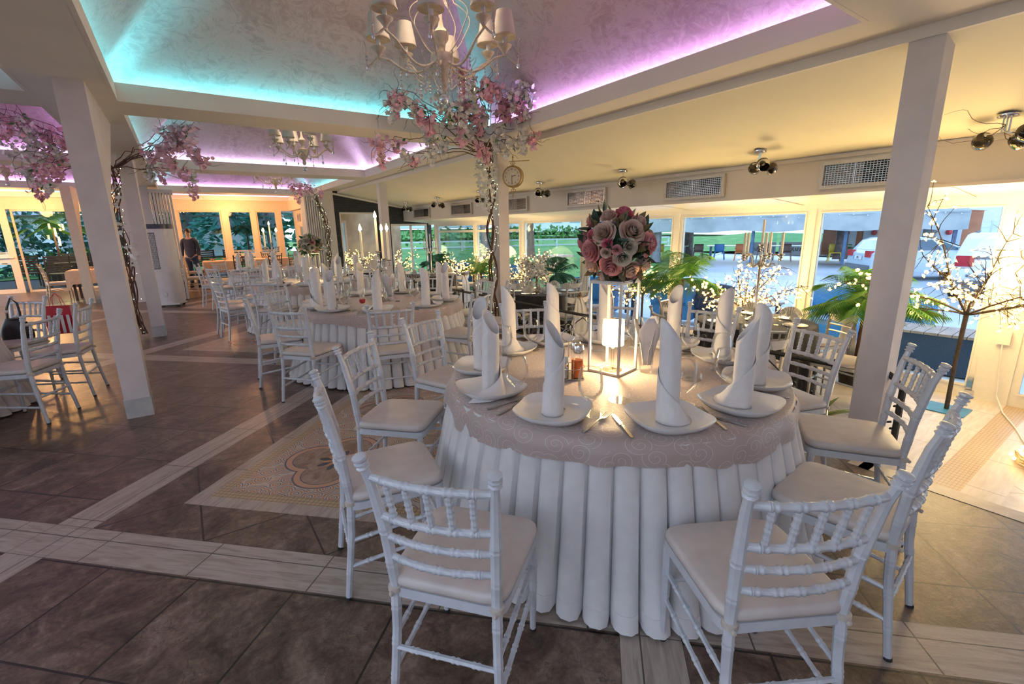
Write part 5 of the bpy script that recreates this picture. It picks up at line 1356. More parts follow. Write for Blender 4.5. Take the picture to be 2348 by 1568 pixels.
def make_fan():
    m = MB(); n = 10
    for k in range(n):
        a0 = PI*(.08+.84*k/n); a1 = PI*(.08+.84*(k+.5)/n); a2 = PI*(.08+.84*(k+1)/n); b = len(m.v)
        for a, d in ((a0, 0), (a1, .022), (a2, 0)): m.v += [(.012*cos(a), d*.3, .004+.01*sin(a)), (.125*cos(a), d, .006+.125*sin(a))]
        m.f += [(b, b+1, b+3, b+2), (b+2, b+3, b+5, b+4)]
    o = m.build('fan_napkin', FANNAP, ang=20); md = o.modifiers.new('cloth', 'SOLIDIFY'); md.thickness = .0022
    return tag(o, '', 'napkin')
FAN = make_fan()
PL2 = MB().lathe([(.001, .004), (.075, .004), (.09, .008), (.12, .014), (.122, .012), (.09, .003), (.07, .0), (.001, .0)], 28).build('round_plate', CERAM); tag(PL2, '', 'plate')
for bi, (nm, x, y) in enumerate(BT):
    black_table(x, y, f'round {nm}')
    for k in range(6):
        a = R(20+60*k+12*bi); px, py = x+.44*cos(a), y+.44*sin(a); c = clock(x, y, px, py); sh = ['the blossom tree table', 'the dark candelabrum table', 'the brick wall table'][bi]
        seat_chair(x, y, x+1.16*cos(a), y+1.16*sin(a), f'silver chair with sash and rose at {c} of {sh}', 'silver chairs with sashes in the veranda', SCH, 0, .262).location.z = ZL
        dup(PL2, (px, py, ZB_), 0, f'round white plate at {c} of {sh}', f'plates on the {nm}')
        dup(FAN, (px, py, ZB_+.014), a+PI/2+.2*k, f'white fan-folded napkin at {c} of {sh}', f'fan napkins on the {nm}')
        for s_, r2 in ((.3, .34), (-.28, .30)):
            dup(GOB2, (x+r2*cos(a+s_), y+r2*sin(a+s_), ZB_), 0, f'stemmed glass {"left" if s_ < 0 else "right"} of the plate at {c}, {sh}', f'glasses on the {nm}')
for o_ in (GOB2, FAN, PL2): bpy.data.objects.remove(o_)
t = thing('cocktail_table', 'bare round black table with one white card, behind the vine column', 'table', (5.75, 8.75, ZL))
MB().lathe([(.001, .73), (.45, .73), (.46, .745), (.45, .755), (.001, .755)], 32).build('tabletop', BLACKCL, t); MB().lathe([(.25, 0), (.25, .02), (.03, .04), (.03, .73)], 12).build('pedestal', IRON, t)
# white blossom tree on the first black table
t = thing('blossom_tree', 'small tree of white blossoms on a tan stem on a black table', 'centrepiece', (4.98, 6.42, ZB_))
MB().lathe([(.001, 0), (.07, 0), (.07, .02), (.001, .03)], 12).build('base', BAMBOO, t)
m = MB(); m.tube([(0, 0, .02)]+[(.004*sin(i), .004*cos(i*1.3), .02+.03*i) for i in range(1, 14)], [.016+.003*(i % 3 == 0) for i in range(14)], 8); m.build('stem', BAMBOO, t)
q = random.Random(21)
for k in range(34):
    d = rv(q); d.z = d.z*.75+.12; d.normalize(); L = q.uniform(.24, .36); P = [Vector((0, 0, .42))]
    for i in range(5): P.append(P[-1]+(d*L/5)+Vector((0, 0, -.012*i*max(0, .6-d.z))))
    m = MB()
    for i in range(24):
        f = q.uniform(.25, 1)*5; j = min(int(f), 4); p = P[j].lerp(P[j+1], f-j); flower5(m, p+rv(q)*.035, rv(q)+d*.5, q.uniform(.016, .026), q)
    br = MB(); br.tube(P, .0035, 5); b_ = br.build('branch', BRANCH, t); m.build('blossom_cluster', WHITEB, b_, ang=30)
candelabrum('tall dark candelabrum with five unlit white candles on a veranda table', (5.30, 2.75, ZB_), .9, 1.15, False, 5, .62, .20, 'veranda candelabra')
candelabrum('slim silver candelabrum with unlit white candles on the table beside the dark brick wall', (5.10, 10.9, ZB_), .2, 1.0, False, 4, .62, .22, 'veranda candelabra')

# ---- palms
def palm(label, x, y, h, fr, seed, mat, L=.62, z0=ZL, pot=True):
    t = thing('potted_palm', label, 'palm', (x, y, z0)); q = random.Random(seed)
    if pot: MB().lathe([(.001, 0), (.15, 0), (.19, .30), (.17, .30), (.16, .27), (.001, .27)], 18).build('pot', BLACKHOLE, t)
    m = MB(); m.tube([(0, 0, .2), (.02, .01, h*.6), (0, 0, h)], [.04, .035, .03], 8); m.build('trunk', BRANCH, t)
    for k in range(fr):
        a = k*2.399+q.uniform(-.2, .2); el = q.uniform(-.15, 1.35); l = L*q.uniform(.85, 1.15); d = Vector((cos(a)*cos(el), sin(a)*cos(el), sin(el))); P = []
        for i in range(13):
            s = i/12; P.append(Vector((0, 0, h))+d*l*s+Vector((0, 0, -(.42 if el > .2 else .30)*l*s*s)))
            if z0 == ZL: P[-1].x = min(P[-1].x, 6.42-x)
        m = MB(); m.tube(P, [.006*(1-.8*i/12) for i in range(13)], 4)
        side = d.cross(Vector((0, 0, 1))).normalized()
        for i in range(24):
            s = .08+.92*i/23; f = s*12; j = min(int(f), 11); p = P[j].lerp(P[j+1], f-j); tg = (P[j+1]-P[j]).normalized(); ll = l*.40*(sin(PI*(.12+.82*s))**.7)
            for e in (1, -1):
                dd = (side*e*.9+tg*.62+Vector((0, 0, -.30))).normalized(); w = tg*.0042; b = len(m.v); tip = p+dd*ll+Vector((0, 0, -.22*ll))
                m.v += [tuple(p-w), tuple(p+w), tuple(p+dd*ll*.5+w*1.1), tuple(tip), tuple(p+dd*ll*.5-w*1.1)]; m.f.append((b, b+1, b+2, b+3, b+4))
        m.build('frond', mat, t, smooth=False)
    return t
palm('dark green potted palm beside the end wall window', 6.15, 12.6, .85, 20, 1, PALMB, .64)
palm('bright green potted palm behind the vine column, under fairy lights', 6.10, 10.15, .80, 22, 2, PALMG, .60)
palm('green potted palm behind the white blossom tree', 6.2, 7.35, .92, 22, 3, PALMB, .62)
palm('lush potted palm right behind the rose stand', 6.15, 4.35, 1.05, 28, 4, PALMG, .72)
palm('light green potted palm half hidden by the pale column', 6.2, 1.98, .98, 32, 5, PALMG, .66)

# ---- fairy light trees
def fairy_tree(label, x, y, zf, ht, spread, nbulb, seed, plate=True, watt=30):
    t = thing('fairy_light_tree', label, 'light tree', (x, y, ZL), 0, 'lit fairy light trees of the veranda'); q = random.Random(seed)
    MB().box(-.16, -.16, 0, .16, .16, .012).build('base_plate', BLUEM, t, smooth=False)
    m = MB(); m.tube([(0, 0, .01), (.01, .01, zf*.5), (0, 0, zf)], [.02, .018, .02], 8); m.build('trunk', BRANCHD, t)
    ends = []
    for k in range(11):
        a = 2*PI*k/11+q.uniform(-.25, .25); up = q.uniform(-.05, .95); P = [Vector((0, 0, zf-.02))]; d = Vector((cos(a)*spread, sin(a)*spread, up*ht)).normalized(); L = math.hypot(spread, up*ht)*q.uniform(.8, 1.05)
        for i in range(10): d = (d+rv(q)*.12+Vector((0, 0, -.02))).normalized(); P.append(P[-1]+d*L/10); P[-1].x = min(P[-1].x, 6.57-x)
        m = MB(); m.tube(P, [.011*(1-.08*i) for i in range(11)], 6); br = m.build('branch', BRANCHD, t); tw = MB()
        for j in range(3, 11):
            for _ in range(3):
                dd = (d*.5+rv(q)*.9).normalized(); Q = [P[j]]
                for i in range(4): dd = (dd+rv(q)*.3+Vector((0, 0, -.03))).normalized(); Q.append(Q[-1]+dd*.055); Q[-1].x = min(Q[-1].x, 6.60-x)
                tw.tube(Q, [.004, .003, .0025, .002, .0015], 4); ends += Q[1:]
        tw.build('twigs', BRANCHD, br)
    q.shuffle(ends); ends = ends[:nbulb]; rest = MB()
    for i, p in enumerate(ends):
        mm = MB() if i < 70 else rest
        flower5(mm, p, rv(q), .020, q); mm.ball(p, .0085, 5, 3)
        if i < 70: mm.build('light_blossom', FAIRY, t, ang=30)
    if rest.v: o = rest.build('light_blossoms', FAIRY, t, ang=30); o['kind'] = 'stuff'
    lamp('fairy_light', (x-.05, y, ZL+zf+ht*.45), watt*1.25, (1.0, .72, .32), .35)
fairy_tree('tall fairy light tree on a blue base plate beside the pale column', 6.02, 1.12, .98, .95, .80, 420, 5, watt=42)
fairy_tree('fairy light tree behind the tall dark candelabrum', 6.15, 3.35, .75, .70, .60, 330, 6, watt=34)
fairy_tree('fairy light tree behind the rose stand, mostly hidden', 6.3, 5.2, .75, .55, .42, 180, 9, watt=14)
fairy_tree('fairy light tree behind the white blossom tree', 6.25, 8.35, .80, .70, .62, 260, 7, watt=20)
fairy_tree('fairy light tree in front of the vine column, before the first windows', 6.2, 10.7, .80, .65, .70, 300, 8, watt=20)
fairy_tree('added fairy light tree imitating light reflections in the dark brick wall window', 4.45, YE+.9, .70, .75, .42, 230, 14, watt=12)  # this tree and the next are added, imitating lights reflected in the glass
fairy_tree('added fairy light tree imitating light reflections in the lower end window', 5.95, YE+.9, .72, .62, .45, 200, 15, watt=10)
# heap of warm light cable on the floor and the hanging string
t = thing('fairy_light_heap', 'glowing coil of fairy lights heaped on the pale floor tiles', 'string lights', (5.1, .30, ZL)); q = random.Random(31); m = MB()
P = [Vector((.16*cos(i*.7)*(1+.3*sin(i*.31)), .16*sin(i*.7)*(1+.3*cos(i*.23)), .012+.0006*i)) for i in range(120)]; m.tube(P, .006, 5); m.build('cable', pm('cream_cable', (.7, .6, .42), (.6, .5, .34), 20, .6), t)
m = MB()
for i in range(70): m.ball(P[q.randint(0, 119)]+rv(q)*.03+Vector((0, 0, .02)), .014, 6, 4)
o = m.build('bulbs', FAIRY, t); o['kind'] = 'stuff'
lamp('fairy_light', (5.1, .3, ZL+.18), 7, (1, .66, .25), .1)
t = thing('fairy_light_string', 'string of fairy lights hanging down the cream window post to a white plug box', 'string lights', (XW-.07, .92, ZL)); m = MB(); q = random.Random(33)
P = [Vector((.01*sin(i), .03*sin(i*1.7), 1.95-.052*i)) for i in range(23)]; m.tube(P, .004, 5); m.build('cable', BRANCH, t)
MB().box(-.02, -.05, .62, .01, .05, .76).build('plug_box', PVC, t, smooth=False)
m = MB()
for i in range(60): p = P[q.randint(0, 22)]+rv(q)*.07; p.x = min(p.x, .0); flower5(m, p, rv(q), .018, q); m.ball(p, .008, 5, 3)
o = m.build('light_blossoms', FAIRY, t, ang=30); o['kind'] = 'stuff'
m = MB(); m.tube([(-.01, 0, .62), (-.02, -.02, .35), (-.06, -.05, .10), (-.3, -.15, .012), (-.7, -.3, .01), (-1.2, -.45, .012), (-1.5, -.6, .02)], .006, 6); m.build('white_cable', PVC, t)
# ================================================================ MISCELLANEOUS INDOORS
# air cooler
t = thing('air_cooler', 'tall white air cooler with dark top display and grille, before the folded partition', 'air cooler', (-.38, 13.05, 0), R(-18))
m = MB(); prof = [(-.24, -.20), (.10, -.20), (.19, -.14), (.24, -.02), (.24, .20), (-.24, .20)]
m.prism(prof, .07, 1.70); m.build('body', APPLW, t)
m = MB(); m.prism([(x*1.0, y*1.0) for x, y in prof], 1.70, 1.80); m.build('display_head', APPLD, t)
m = MB()
for k in range(34): m.box(-.225, -.212, .86+.022*k, -.0, -.202, .870+.022*k)
for k in range(9): m.box(-.225+.026*k, -.214, .86, -.221+.026*k, -.204, 1.61)
m.build('grille', GRILLE, t, smooth=False)
MB().box(-.23, -.206, .84, .005, -.2005, 1.62).build('grille_back', APPLD, t, smooth=False)
MB().box(-.26, -.23, .05, .26, .22, .08).build('base_tray', PARTG, t, smooth=False)
for x in (-.2, .2):
    for y in (-.15, .15): MB().lathe([(.001, -.012), (.035, -.012), (.035, .012), (.001, .012)], 12).xf(Matrix.Translation((x, y, .035)) @ Matrix.Rotation(PI/2, 4, 'X')).build('caster', RUBBER, t)
MB().lathe([(.001, -.01), (.03, -.008), (.03, .008), (.001, .01)], 14).xf(Matrix.Translation((.02, -.205, .28)) @ Matrix.Rotation(PI/2, 4, 'X') @ Matrix.Scale(1.7, 4, (0, 1, 0))).build('badge', GRILLE, t)
# bags at the corridor chair
t = thing('handbag', 'black leather handbag hanging by its strap on the corridor chair', 'bag', (-1.585, 7.10, .50))
m = MB(); m.grid(lambda u, v: (.12*cos(2*PI*u)*(.55+.55*sin(PI*min(1, .25+v*.75))), .055*sin(2*PI*u)*(.4+.6*sin(PI*min(1, .2+v*.8))), .27*v-.05), 20, 10, True); m.build('body', BLKLEA, t)
MB().lathe([(.001, .20), (.05, .205), (.055, .215), (.001, .222)], 12).build('flap', BLKLEA, t)
m = MB(); m.tube([(-.05, 0, .20), (-.04, .02, .32), (0, .05, .43), (.04, .06, .37), (.05, .03, .27), (.05, 0, .2)], .011, 6); m.build('strap', BLKLEA, t)
MB().box(-.055, -.015, .28, -.03, .02, .31).build('buckle', CHROME, t, smooth=False)
t = thing('gift_bag', 'red and white paper gift bag hung on the corridor chair', 'bag', (-1.27, 7.42, .46), R(-20))
m = MB(); m.add([(-.13, -.05, 0), (.13, -.05, 0), (.13, .05, 0), (-.13, .05, 0), (-.14, -.03, .32), (.12, -.03, .32), (.12, .03, .32), (-.14, .03, .32)], [(3, 2, 1, 0), (0, 1, 5, 4), (1, 2, 6, 5), (2, 3, 7, 6), (3, 0, 4, 7)]); m.build('paper_body', BAGRED, t, smooth=False)
m = MB()
for k in range(4): m.box(-.10+.06*k, -.056, .01, -.07+.06*k, -.052, .22)
m.build('printed_stripes', SASH, t, smooth=False)
m = MB(); m.add([(.1315, -.05, 0.005), (.1315, .05, .005), (.1215, .03, .32), (.1215, -.03, .32)], [(0, 1, 2, 3)]); m.build('side_panel', BAGPAT, t, smooth=False)
for y in (-.03, .03): m = MB(); m.tube([(-.07, y, .31), (-.05, y*.5, .42), (-.01, 0, .47), (.03, y*.5, .42), (.05, y, .31)], .003, 5); m.build('cord_handle', BAGRED, t)
# a person in the doorway of the far room
def skin_body(name, verts, edges, mat, parent):
    me = bpy.data.meshes.new(name); me.from_pydata([v[0] for v in verts], edges, []); me.materials.append(mat)
    o = bpy.data.objects.new(name, me); COL.objects.link(o); o.parent = parent
    sk = o.modifiers.new('skin', 'SKIN'); sk.use_smooth_shade = True
    for i, v in enumerate(verts):
        me.skin_vertices[0].data[i].radius = v[1] if isinstance(v[1], tuple) else (v[1], v[1])
    me.skin_vertices[0].data[0].use_root = True
    o.modifiers.new('smooth', 'SUBSURF').render_levels = 2
    return o
SKINM = pm('skin', (.55, .36, .27), (.50, .32, .24), 12, .55)
DARKCL = pm('dark_clothes', (.03, .035, .06), (.05, .05, .08), 16, .85)
JEANS = pm('dark_jeans', (.03, .05, .11), (.045, .07, .14), 30, .9)
HAIR = pm('dark_hair', (.03, .02, .015), (.05, .03, .02), 40, .6)
t = thing('person', 'person in dark clothes standing at the opening to the far room', 'person', (.22, 17.3, 0), R(160))
V = [((0, 0, .92), (.13, .10)), ((0, 0, 1.10), (.13, .09)), ((0, .01, 1.30), (.16, .10)), ((0, 0, 1.43), (.10, .07)), ((0, .01, 1.50), .052), ((0, .02, 1.56), (.06, .07)), ((0, .025, 1.64), (.078, .092)), ((0, .02, 1.72), (.06, .07)),
     ((.17, 0, 1.40), .055), ((.22, -.01, 1.15), .042), ((.22, .05, .90), .032), ((.215, .07, .82), (.022, .035)), ((-.17, 0, 1.40), .055), ((-.22, -.01, 1.15), .042), ((-.22, .05, .90), .032), ((-.215, .07, .82), (.022, .035)),
     ((.09, 0, .86), .085), ((.10, .01, .48), .058), ((.10, -.01, .09), .040), ((.11, .12, .035), (.038, .03)), ((-.09, 0, .86), .085), ((-.10, .01, .48), .058), ((-.10, -.01, .09), .040), ((-.11, .12, .035), (.038, .03))]
b = skin_body('body', V, [(0, 1), (1, 2), (2, 3), (3, 4), (4, 5), (5, 6), (6, 7), (3, 8), (8, 9), (9, 10), (10, 11), (3, 12), (12, 13), (13, 14), (14, 15), (0, 16), (16, 17), (17, 18), (18, 19), (0, 20), (20, 21), (21, 22), (22, 23)], SKINM, t)
skin_body('jacket', [((0, 0, .84), (.165, .13)), ((0, 0, 1.10), (.16, .12)), ((0, .01, 1.30), (.175, .115)), ((0, 0, 1.43), (.11, .08)), ((.17, 0, 1.40), .066), ((.22, -.01, 1.15), .054), ((.22, .045, .93), .042), ((-.17, 0, 1.40), .066), ((-.22, -.01, 1.15), .054), ((-.22, .045, .93), .042)],
          [(0, 1), (1, 2), (2, 3), (3, 4), (4, 5), (5, 6), (3, 7), (7, 8), (8, 9)], DARKCL, t)
skin_body('trousers', [((0, 0, 1.0), (.15, .12)), ((.09, 0, .86), .095), ((.10, .01, .48), .068), ((.10, -.01, .08), .052), ((-.09, 0, .86), .095), ((-.10, .01, .48), .068), ((-.10, -.01, .08), .052)], [(0, 1), (1, 2), (2, 3), (0, 4), (4, 5), (5, 6)], JEANS, t)
for s_ in (1, -1): MB().ball((s_*.108, .07, .045), .055, 12, 8).xf(Matrix.Translation((0, .07, 0)) @ Matrix.Scale(2.1, 4, (0, 1, 0)) @ Matrix.Translation((0, -.07, 0))).build('shoe', RUBBER, t)
m = MB(); m.grid(lambda u, v: (.086*cos(2*PI*u)*sin(PI*.55*v+.001), .012+.10*sin(2*PI*u)*sin(PI*.55*v+.001)-.012, 1.645+.115*cos(PI*.55*v)), 16, 8, True); m.build('hair', HAIR, t)
m = MB(); m.ball((0, .122, 1.625), .014, 8, 6); m.build('nose', SKINM, t)
for s_ in (1, -1): MB().ball((s_*.03, .108, 1.655), .009, 8, 6).build('eye', BLACKHOLE, t)

# ---- far room: peach tables with gold and dark chairs
GCH = Maker(make_chair('gold_chair', '', 'chair', GOLDCH, CUSHION, False))
DCH = Maker(make_chair('dark_chair', '', 'chair', DARKW, CUSHION, False))
def square_table(label, x, y, w, d, rz=0):
    t = thing('peach_table', label, 'table', (x, y, 0), rz, 'peach-clothed tables of the far room')
    MB().box(-w/2+.01, -d/2+.01, .71, w/2-.01, d/2-.01, .745).build('tabletop', DARKW, t, smooth=False)
    for sx_ in (1, -1):
        for sy_ in (1, -1): MB().box(sx_*(w/2-.08)-.025, sy_*(d/2-.08)-.025, 0, sx_*(w/2-.08)+.025, sy_*(d/2-.08)+.025, .71).build('leg', DARKW, t, smooth=False)
    m = MB(); n = 24
    def per(q, k):
        q = q % 4; i = int(q); f = q-i; c = [(-1, -1), (1, -1), (1, 1), (-1, 1)]; a, b_ = c[i], c[(i+1) % 4]
        return ((a[0]+(b_[0]-a[0])*f)*w/2*k, (a[1]+(b_[1]-a[1])*f)*d/2*k)
    N = 96; rows = [(.75, 1.0), (.748, 1.012), (.70, 1.02), (.56, 1.03), (.42, 1.045)]
    for ri, (z, k) in enumerate(rows):
        for j in range(N):
            q = 4*j/N; corner = abs((q+.5) % 1-.5) < .07
            px, py = per(q, k+(.012*sin(q*22)*ri/4)); m.v.append((px*(1.03 if corner and ri > 1 else 1), py*(1.03 if corner and ri > 1 else 1), z-(.14 if corner and ri == 4 else 0)))
    for i in range(len(rows)-1):
        for j in range(N): m.f.append((i*N+j, (i+1)*N+j, (i+1)*N+(j+1) % N, i*N+(j+1) % N))
    m.f.append(tuple(range(N)))
    m.build('tablecloth', ORCLOTH, t, ang=50)
    for k, (px, py) in enumerate(((-.2, -.1), (.15, .1))):
        mm = MB()
        for i in range(7): a = i*.9; leaf(mm, (0, 0, .0), (cos(a)*.7, sin(a)*.7, .8), .13, .09, (0, 0, 1), .4)
        o = mm.build('folded_napkin', ORCLOTH, loc=(x+px, y+py, .751), ang=80); tag(o, f'peach folded napkin {"near" if k == 0 else "across"} on the {label}'[:110], 'napkin', 'peach napkins')
    return t
FT = [('peach table by the corridor windows', -1.75, 16.1, 1.3, .85), ('second peach table along the corridor windows', -.45, 16.6, .9, .9), ('peach table before the far windows', .95, 17.6, .9, .9), ('peach table in the far corner', 2.5, 17.9, 1.1, .9)]
for nm, x, y, w, d in FT: square_table(nm, x, y, w, d)
for mk, x, y, rz, lab in ((GCH, -1.5, 15.42, 0, 'gold chair before the peach table by the corridor windows'), (GCH, -2.62, 15.9, -PI/2+.3, 'gold chair at the end of the peach table by the corridor windows'), (GCH, -.4, 15.95, .2, 'gold chair before the second peach corridor table'),
                          (GCH, .2, 17.3, -1.2, 'gold chair sideways at the peach table before the far windows'), (DCH, .55, 17.75, -1.4, 'dark chair left of the peach table before the far windows'), (DCH, 1.35, 16.9, .35, 'dark chair with back to the room, before the far windows'),
                          (DCH, 1.85, 17.5, -1.3, 'dark chair between the two far peach tables'), (DCH, 2.45, 17.2, 0, 'dark chair before the far corner table'), (DCH, 3.0, 17.25, .2, 'second dark chair before the far corner table'), (DCH, 2.5, 18.65, PI, 'dark chair behind the far corner table'), (GCH, .12, 14.9, -1.2, 'gold chair beside the left folded partition')):
    mk.put((x, y, 0), rz, lab, 'chairs of the far room')
for y0, y1 in ((17.2, 17.7), (18.2, 18.75)):
    t = thing('air_vent', f'small square air vent over the side door, {"first" if y0 < 18 else "second"} from the partition', 'air vent', (3.61, (y0+y1)/2, 2.1)); m = MB(); m.box(-.02, -.22, -.13, .0, .22, -.09); m.box(-.02, -.22, .09, 0, .22, .13); m.box(-.02, -.22, -.09, 0, -.18, .09); m.box(-.02, .18, -.09, 0, .22, .09); m.build('frame', GRILLE, t, smooth=False)
    MB().box(-.005, -.18, -.09, 0, .18, .09).build('grille', DUCTG, t, smooth=False)
# ================================================================ OUTSIDE
ASPH = pm('wet_asphalt', (.42, .45, .52), (.54, .57, .62), .5, .45, bump=.3, bscale=60)
PAVE = pm('pale_pavement', (.58, .62, .66), (.66, .70, .74), 2, .7)
GRASS = pm('grass_green', (.06, .22, .05), (.16, .34, .09), 1.2, .95, bump=.8, bscale=30)
EARTH = pm('bare_earth', (.26, .20, .17), (.34, .28, .24), 1.5, .95)
FENCEW = pm('white_fence_paint', (.75, .80, .84), (.70, .75, .80), 4, .5)
BARK = pm('tree_bark', (.12, .09, .085), (.20, .16, .14), 5, .9, bump=1, bscale=14)
BARKG = pm('grey_bark', (.22, .22, .24), (.32, .32, .33), 4, .9, bump=1, bscale=14)
FOLI = pm('tree_foliage', (.02, .12, .06), (.06, .22, .10), 3, .8)
FOLB = pm('blue_green_conifer', (.01, .10, .08), (.03, .18, .14), 3, .8)
STEELB = pm('blue_grey_steel', (.06, .12, .24), (.09, .17, .30), 6, .5)
CANV = pm('grey_canvas', (.36, .40, .42), (.46, .50, .50), 2, .8)
ZG = -.40
struct(MB().add([(XW+.05, -30, ZG), (90, -30, ZG), (90, 60, ZG), (XW+.05, 60, ZG)], [(0, 1, 2, 3)]).build('ground', ASPH, smooth=False))
struct(MB().box(XW+.05, -6, ZG, XW+1.15, 14, ZL-.03).build('ground_pavement', PAVE, smooth=False))
def gz(x, y):
    d = (y-(4.2+.55*x-.0022*x*x))*.9      # distance beyond the kerb line
    return ZG+.03+min(max(0, d)*.030, 1.05)
m = MB(); m.grid(lambda u, v: (lambda x: (lambda y: (x, y, gz(x, y)+.03*sin(x*1.7+y)+.03*sin(y*1.1)))(4.2+.55*x-.0022*x*x+.05+60*v*v))(7.2+72*u), 50, 30)
o = m.build('lawn', GRASS); struct(o)
m = MB(); m.grid(lambda u, v: (lambda x: (x, 4.2+.55*x-.0022*x*x-.12+.18*v, ZG+.08+.0*v))(7.2+72*u), 50, 1); m.grid(lambda u, v: (lambda x: (x, 4.2+.55*x-.0022*x*x-.12, ZG+.08*v))(7.2+72*u), 50, 1)
struct(m.build('trim_kerb', PAVE))
struct(MB().grid(lambda u, v: (16+64*u, 46+8*v+3*sin(u*4), .75+1.0*v), 30, 3).build('ground_bank', GRASS))
def tree(label, x, y, h, r0, bark, crown=None, seed=1, cr=2.2, leafm=None, lean=0.0, n=420, z=None):
    q = random.Random(seed); z = gz(x, y) if z is None else z
    t = thing('tree', label, 'tree', (x, y, z), 0, 'trees outside the windows')
    m = MB(); m.tube([(lean*s*h+.05*sin(s*9), .04*sin(s*7), h*s) for s in [i/9 for i in range(10)]], [r0*(1.25 if i == 0 else 1-.055*i) for i in range(10)], 10); m.build('trunk', bark, t)
    for k in range(5):
        a = k*1.3+seed; zz = h*q.uniform(.5, .9); m = MB(); P = [Vector((lean*zz, 0, zz))]; d = Vector((cos(a), sin(a), .5)).normalized()
        for i in range(6): d = (d+rv(q)*.3).normalized(); P.append(P[-1]+d*h*.09)
        m.tube(P, [r0*.4*(1-i/8) for i in range(7)], 6); m.build('branch', bark, t)
    if crown:
        m = MB()
        for i in range(n):
            d = rv(q)*q.random()**.4; c = Vector((lean*h, 0, crown))+Vector((d.x*cr, d.y*cr, d.z*cr*.8)); leaf(m, c, rv(q), q.uniform(.25, .5), .22, rv(q), .2, 2)
        o = m.build('foliage', leafm or FOLI, t, smooth=False); o['kind'] = 'stuff'
    return t
def conifer(label, x, y, h, r, seed, mat=None, z=None):
    q = random.Random(seed); t = thing('conifer', label, 'tree', (x, y, gz(x, y) if z is None else z), 0, 'trees outside the far room')
    MB().tube([(0, 0, 0), (0, 0, h)], [.16, .03], 8).build('trunk', BARK, t); m = MB()
    for i in range(520):
        s = q.random()**.8; a = q.random()*6.283; zz = .5+(h-.5)*s; rr = r*(1-s)*q.uniform(.3, 1); d = Vector((cos(a), sin(a), -.25)); leaf(m, (rr*cos(a), rr*sin(a), zz), d+rv(q)*.4, q.uniform(.35, .7), .28, rv(q), .2, 2)
    o = m.build('foliage', mat or FOLB, t, smooth=False); o['kind'] = 'stuff'; return t
tree('thick dark tree trunk standing under the grey pavilion roof', 25.4, 18.0, 6, .55, BARK, 6.5, 1, 3, None, .08)
tree('grey leaning tree trunk beside the pavilion', 21.0, 16.6, 6, .24, BARKG, 7, 2, 3, None, .06)
tree('pale straight tree trunk behind the rose ball', 16.5, 16.2, 7, .30, BARKG, 7.5, 3, 3, None, .0)
tree('dark tree trunk next to the pale one behind the rose ball', 19.2, 17.6, 7, .38, BARK, 7.5, 4, 3)
tree('reddish forked tree trunk on the lawn behind the bird table', 17.0, 22.5, 6, .24, pm('red_bark', (.26, .15, .11), (.34, .2, .15), 5, .9), 6.5, 5, 2.5)
tree('grey tree trunk on the lawn beyond the vine column', 12.6, 20.5, 6, .26, BARKG, 6.6, 6, 2.6)
tree('brown tree trunk before the painted playhouse', 25.8, 9.6, 6, .27, BARK, 6.0, 7, 2.2, FOLI, -.02, 300, ZG+.3)
tree('tree trunk seen beside the pale column near the white rails', 26.5, 6.6, 6, .26, BARKG, 5.6, 8, 2.0, FOLI, 0, 300, ZG+.2)
# white rail fences
def rails(label, pts, hts, step, ph=1.0):
    t = thing('rail_fence', label, 'fence', (pts[0][0], pts[0][1], 0)); o_ = Vector((pts[0][0], pts[0][1], 0)); L = math.hypot(pts[1][0]-pts[0][0], pts[1][1]-pts[0][1]); n = int(L/step)
    z0, z1 = pts[0][2] if len(pts[0]) > 2 else 0, pts[1][2] if len(pts[1]) > 2 else 0
    A = Vector((0, 0, z0)); B_ = Vector((pts[1][0]-pts[0][0], pts[1][1]-pts[0][1], z1))
    for h in hts: MB().bar(A+Vector((0, 0, h)), B_+Vector((0, 0, h)), .07, .09).build('rail', FENCEW, t, smooth=False)
    for k in range(min(n, 90)+1): p = A.lerp(B_, k/min(n, 90)); MB().bar(p, p+Vector((0, 0, ph)), .09, .09, (1, 0, 0)).build('post', FENCEW, t, smooth=False)
rails('white rail fence across the lawn behind the window posts', [(9.0, 30.0, .25), (30.0, 22.6, .2)], (.62, .25), 2.2, .66)
rails('white race track rails on the far green behind the cars', [(34.0, 12.5, .2), (42.0, -2.0, .2)], (1.0, .7, .4), 1.0, 1.05)
rails('second line of white race track rails further out', [(46.0, 16, .8), (56.0, -6, .8)], (1.1, .7), 1.2, 1.1)
# distant long white buildings
def house(label, x, y, w, d, h, rz, wall, roofm, nwin, z=0, cat='building'):
    t = thing('building', label, cat, (x, y, z), rz); MB().box(-w/2, -d/2, 0, w/2, d/2, h).build('wall', wall, t, smooth=False)
    m = MB(); m.add([(-w/2-.3, -d/2-.3, h), (w/2+.3, -d/2-.3, h), (w/2+.3, d/2+.3, h), (-w/2-.3, d/2+.3, h), (-w/2-.3, 0, h+1.4), (w/2+.3, 0, h+1.4)], [(3, 2, 1, 0), (0, 1, 5, 4), (2, 3, 4, 5), (1, 2, 5), (3, 0, 4)]); m.build('roof', roofm, t, smooth=False)
    for k in range(nwin):
        xx = -w/2+w*(k+.5)/nwin; f = MB().box(xx-w/nwin*.28, -d/2-.05, h*.35, xx+w/nwin*.28, -d/2, h*.85).build('window', pm('far_window_frame', (.3, .32, .36), (.25, .27, .3), 3, .5) if 'far_window_frame' not in MATS else MATS['far_window_frame'], t, smooth=False)
    return t
PALEW = pm('pale_blue_white_wall', (.72, .80, .86), (.66, .75, .82), 1, .8); REDR = pm('red_roof', (.30, .12, .10), (.36, .16, .12), 3, .8); GREYR = pm('grey_roof', (.30, .34, .38), (.26, .3, .34), 3, .8)
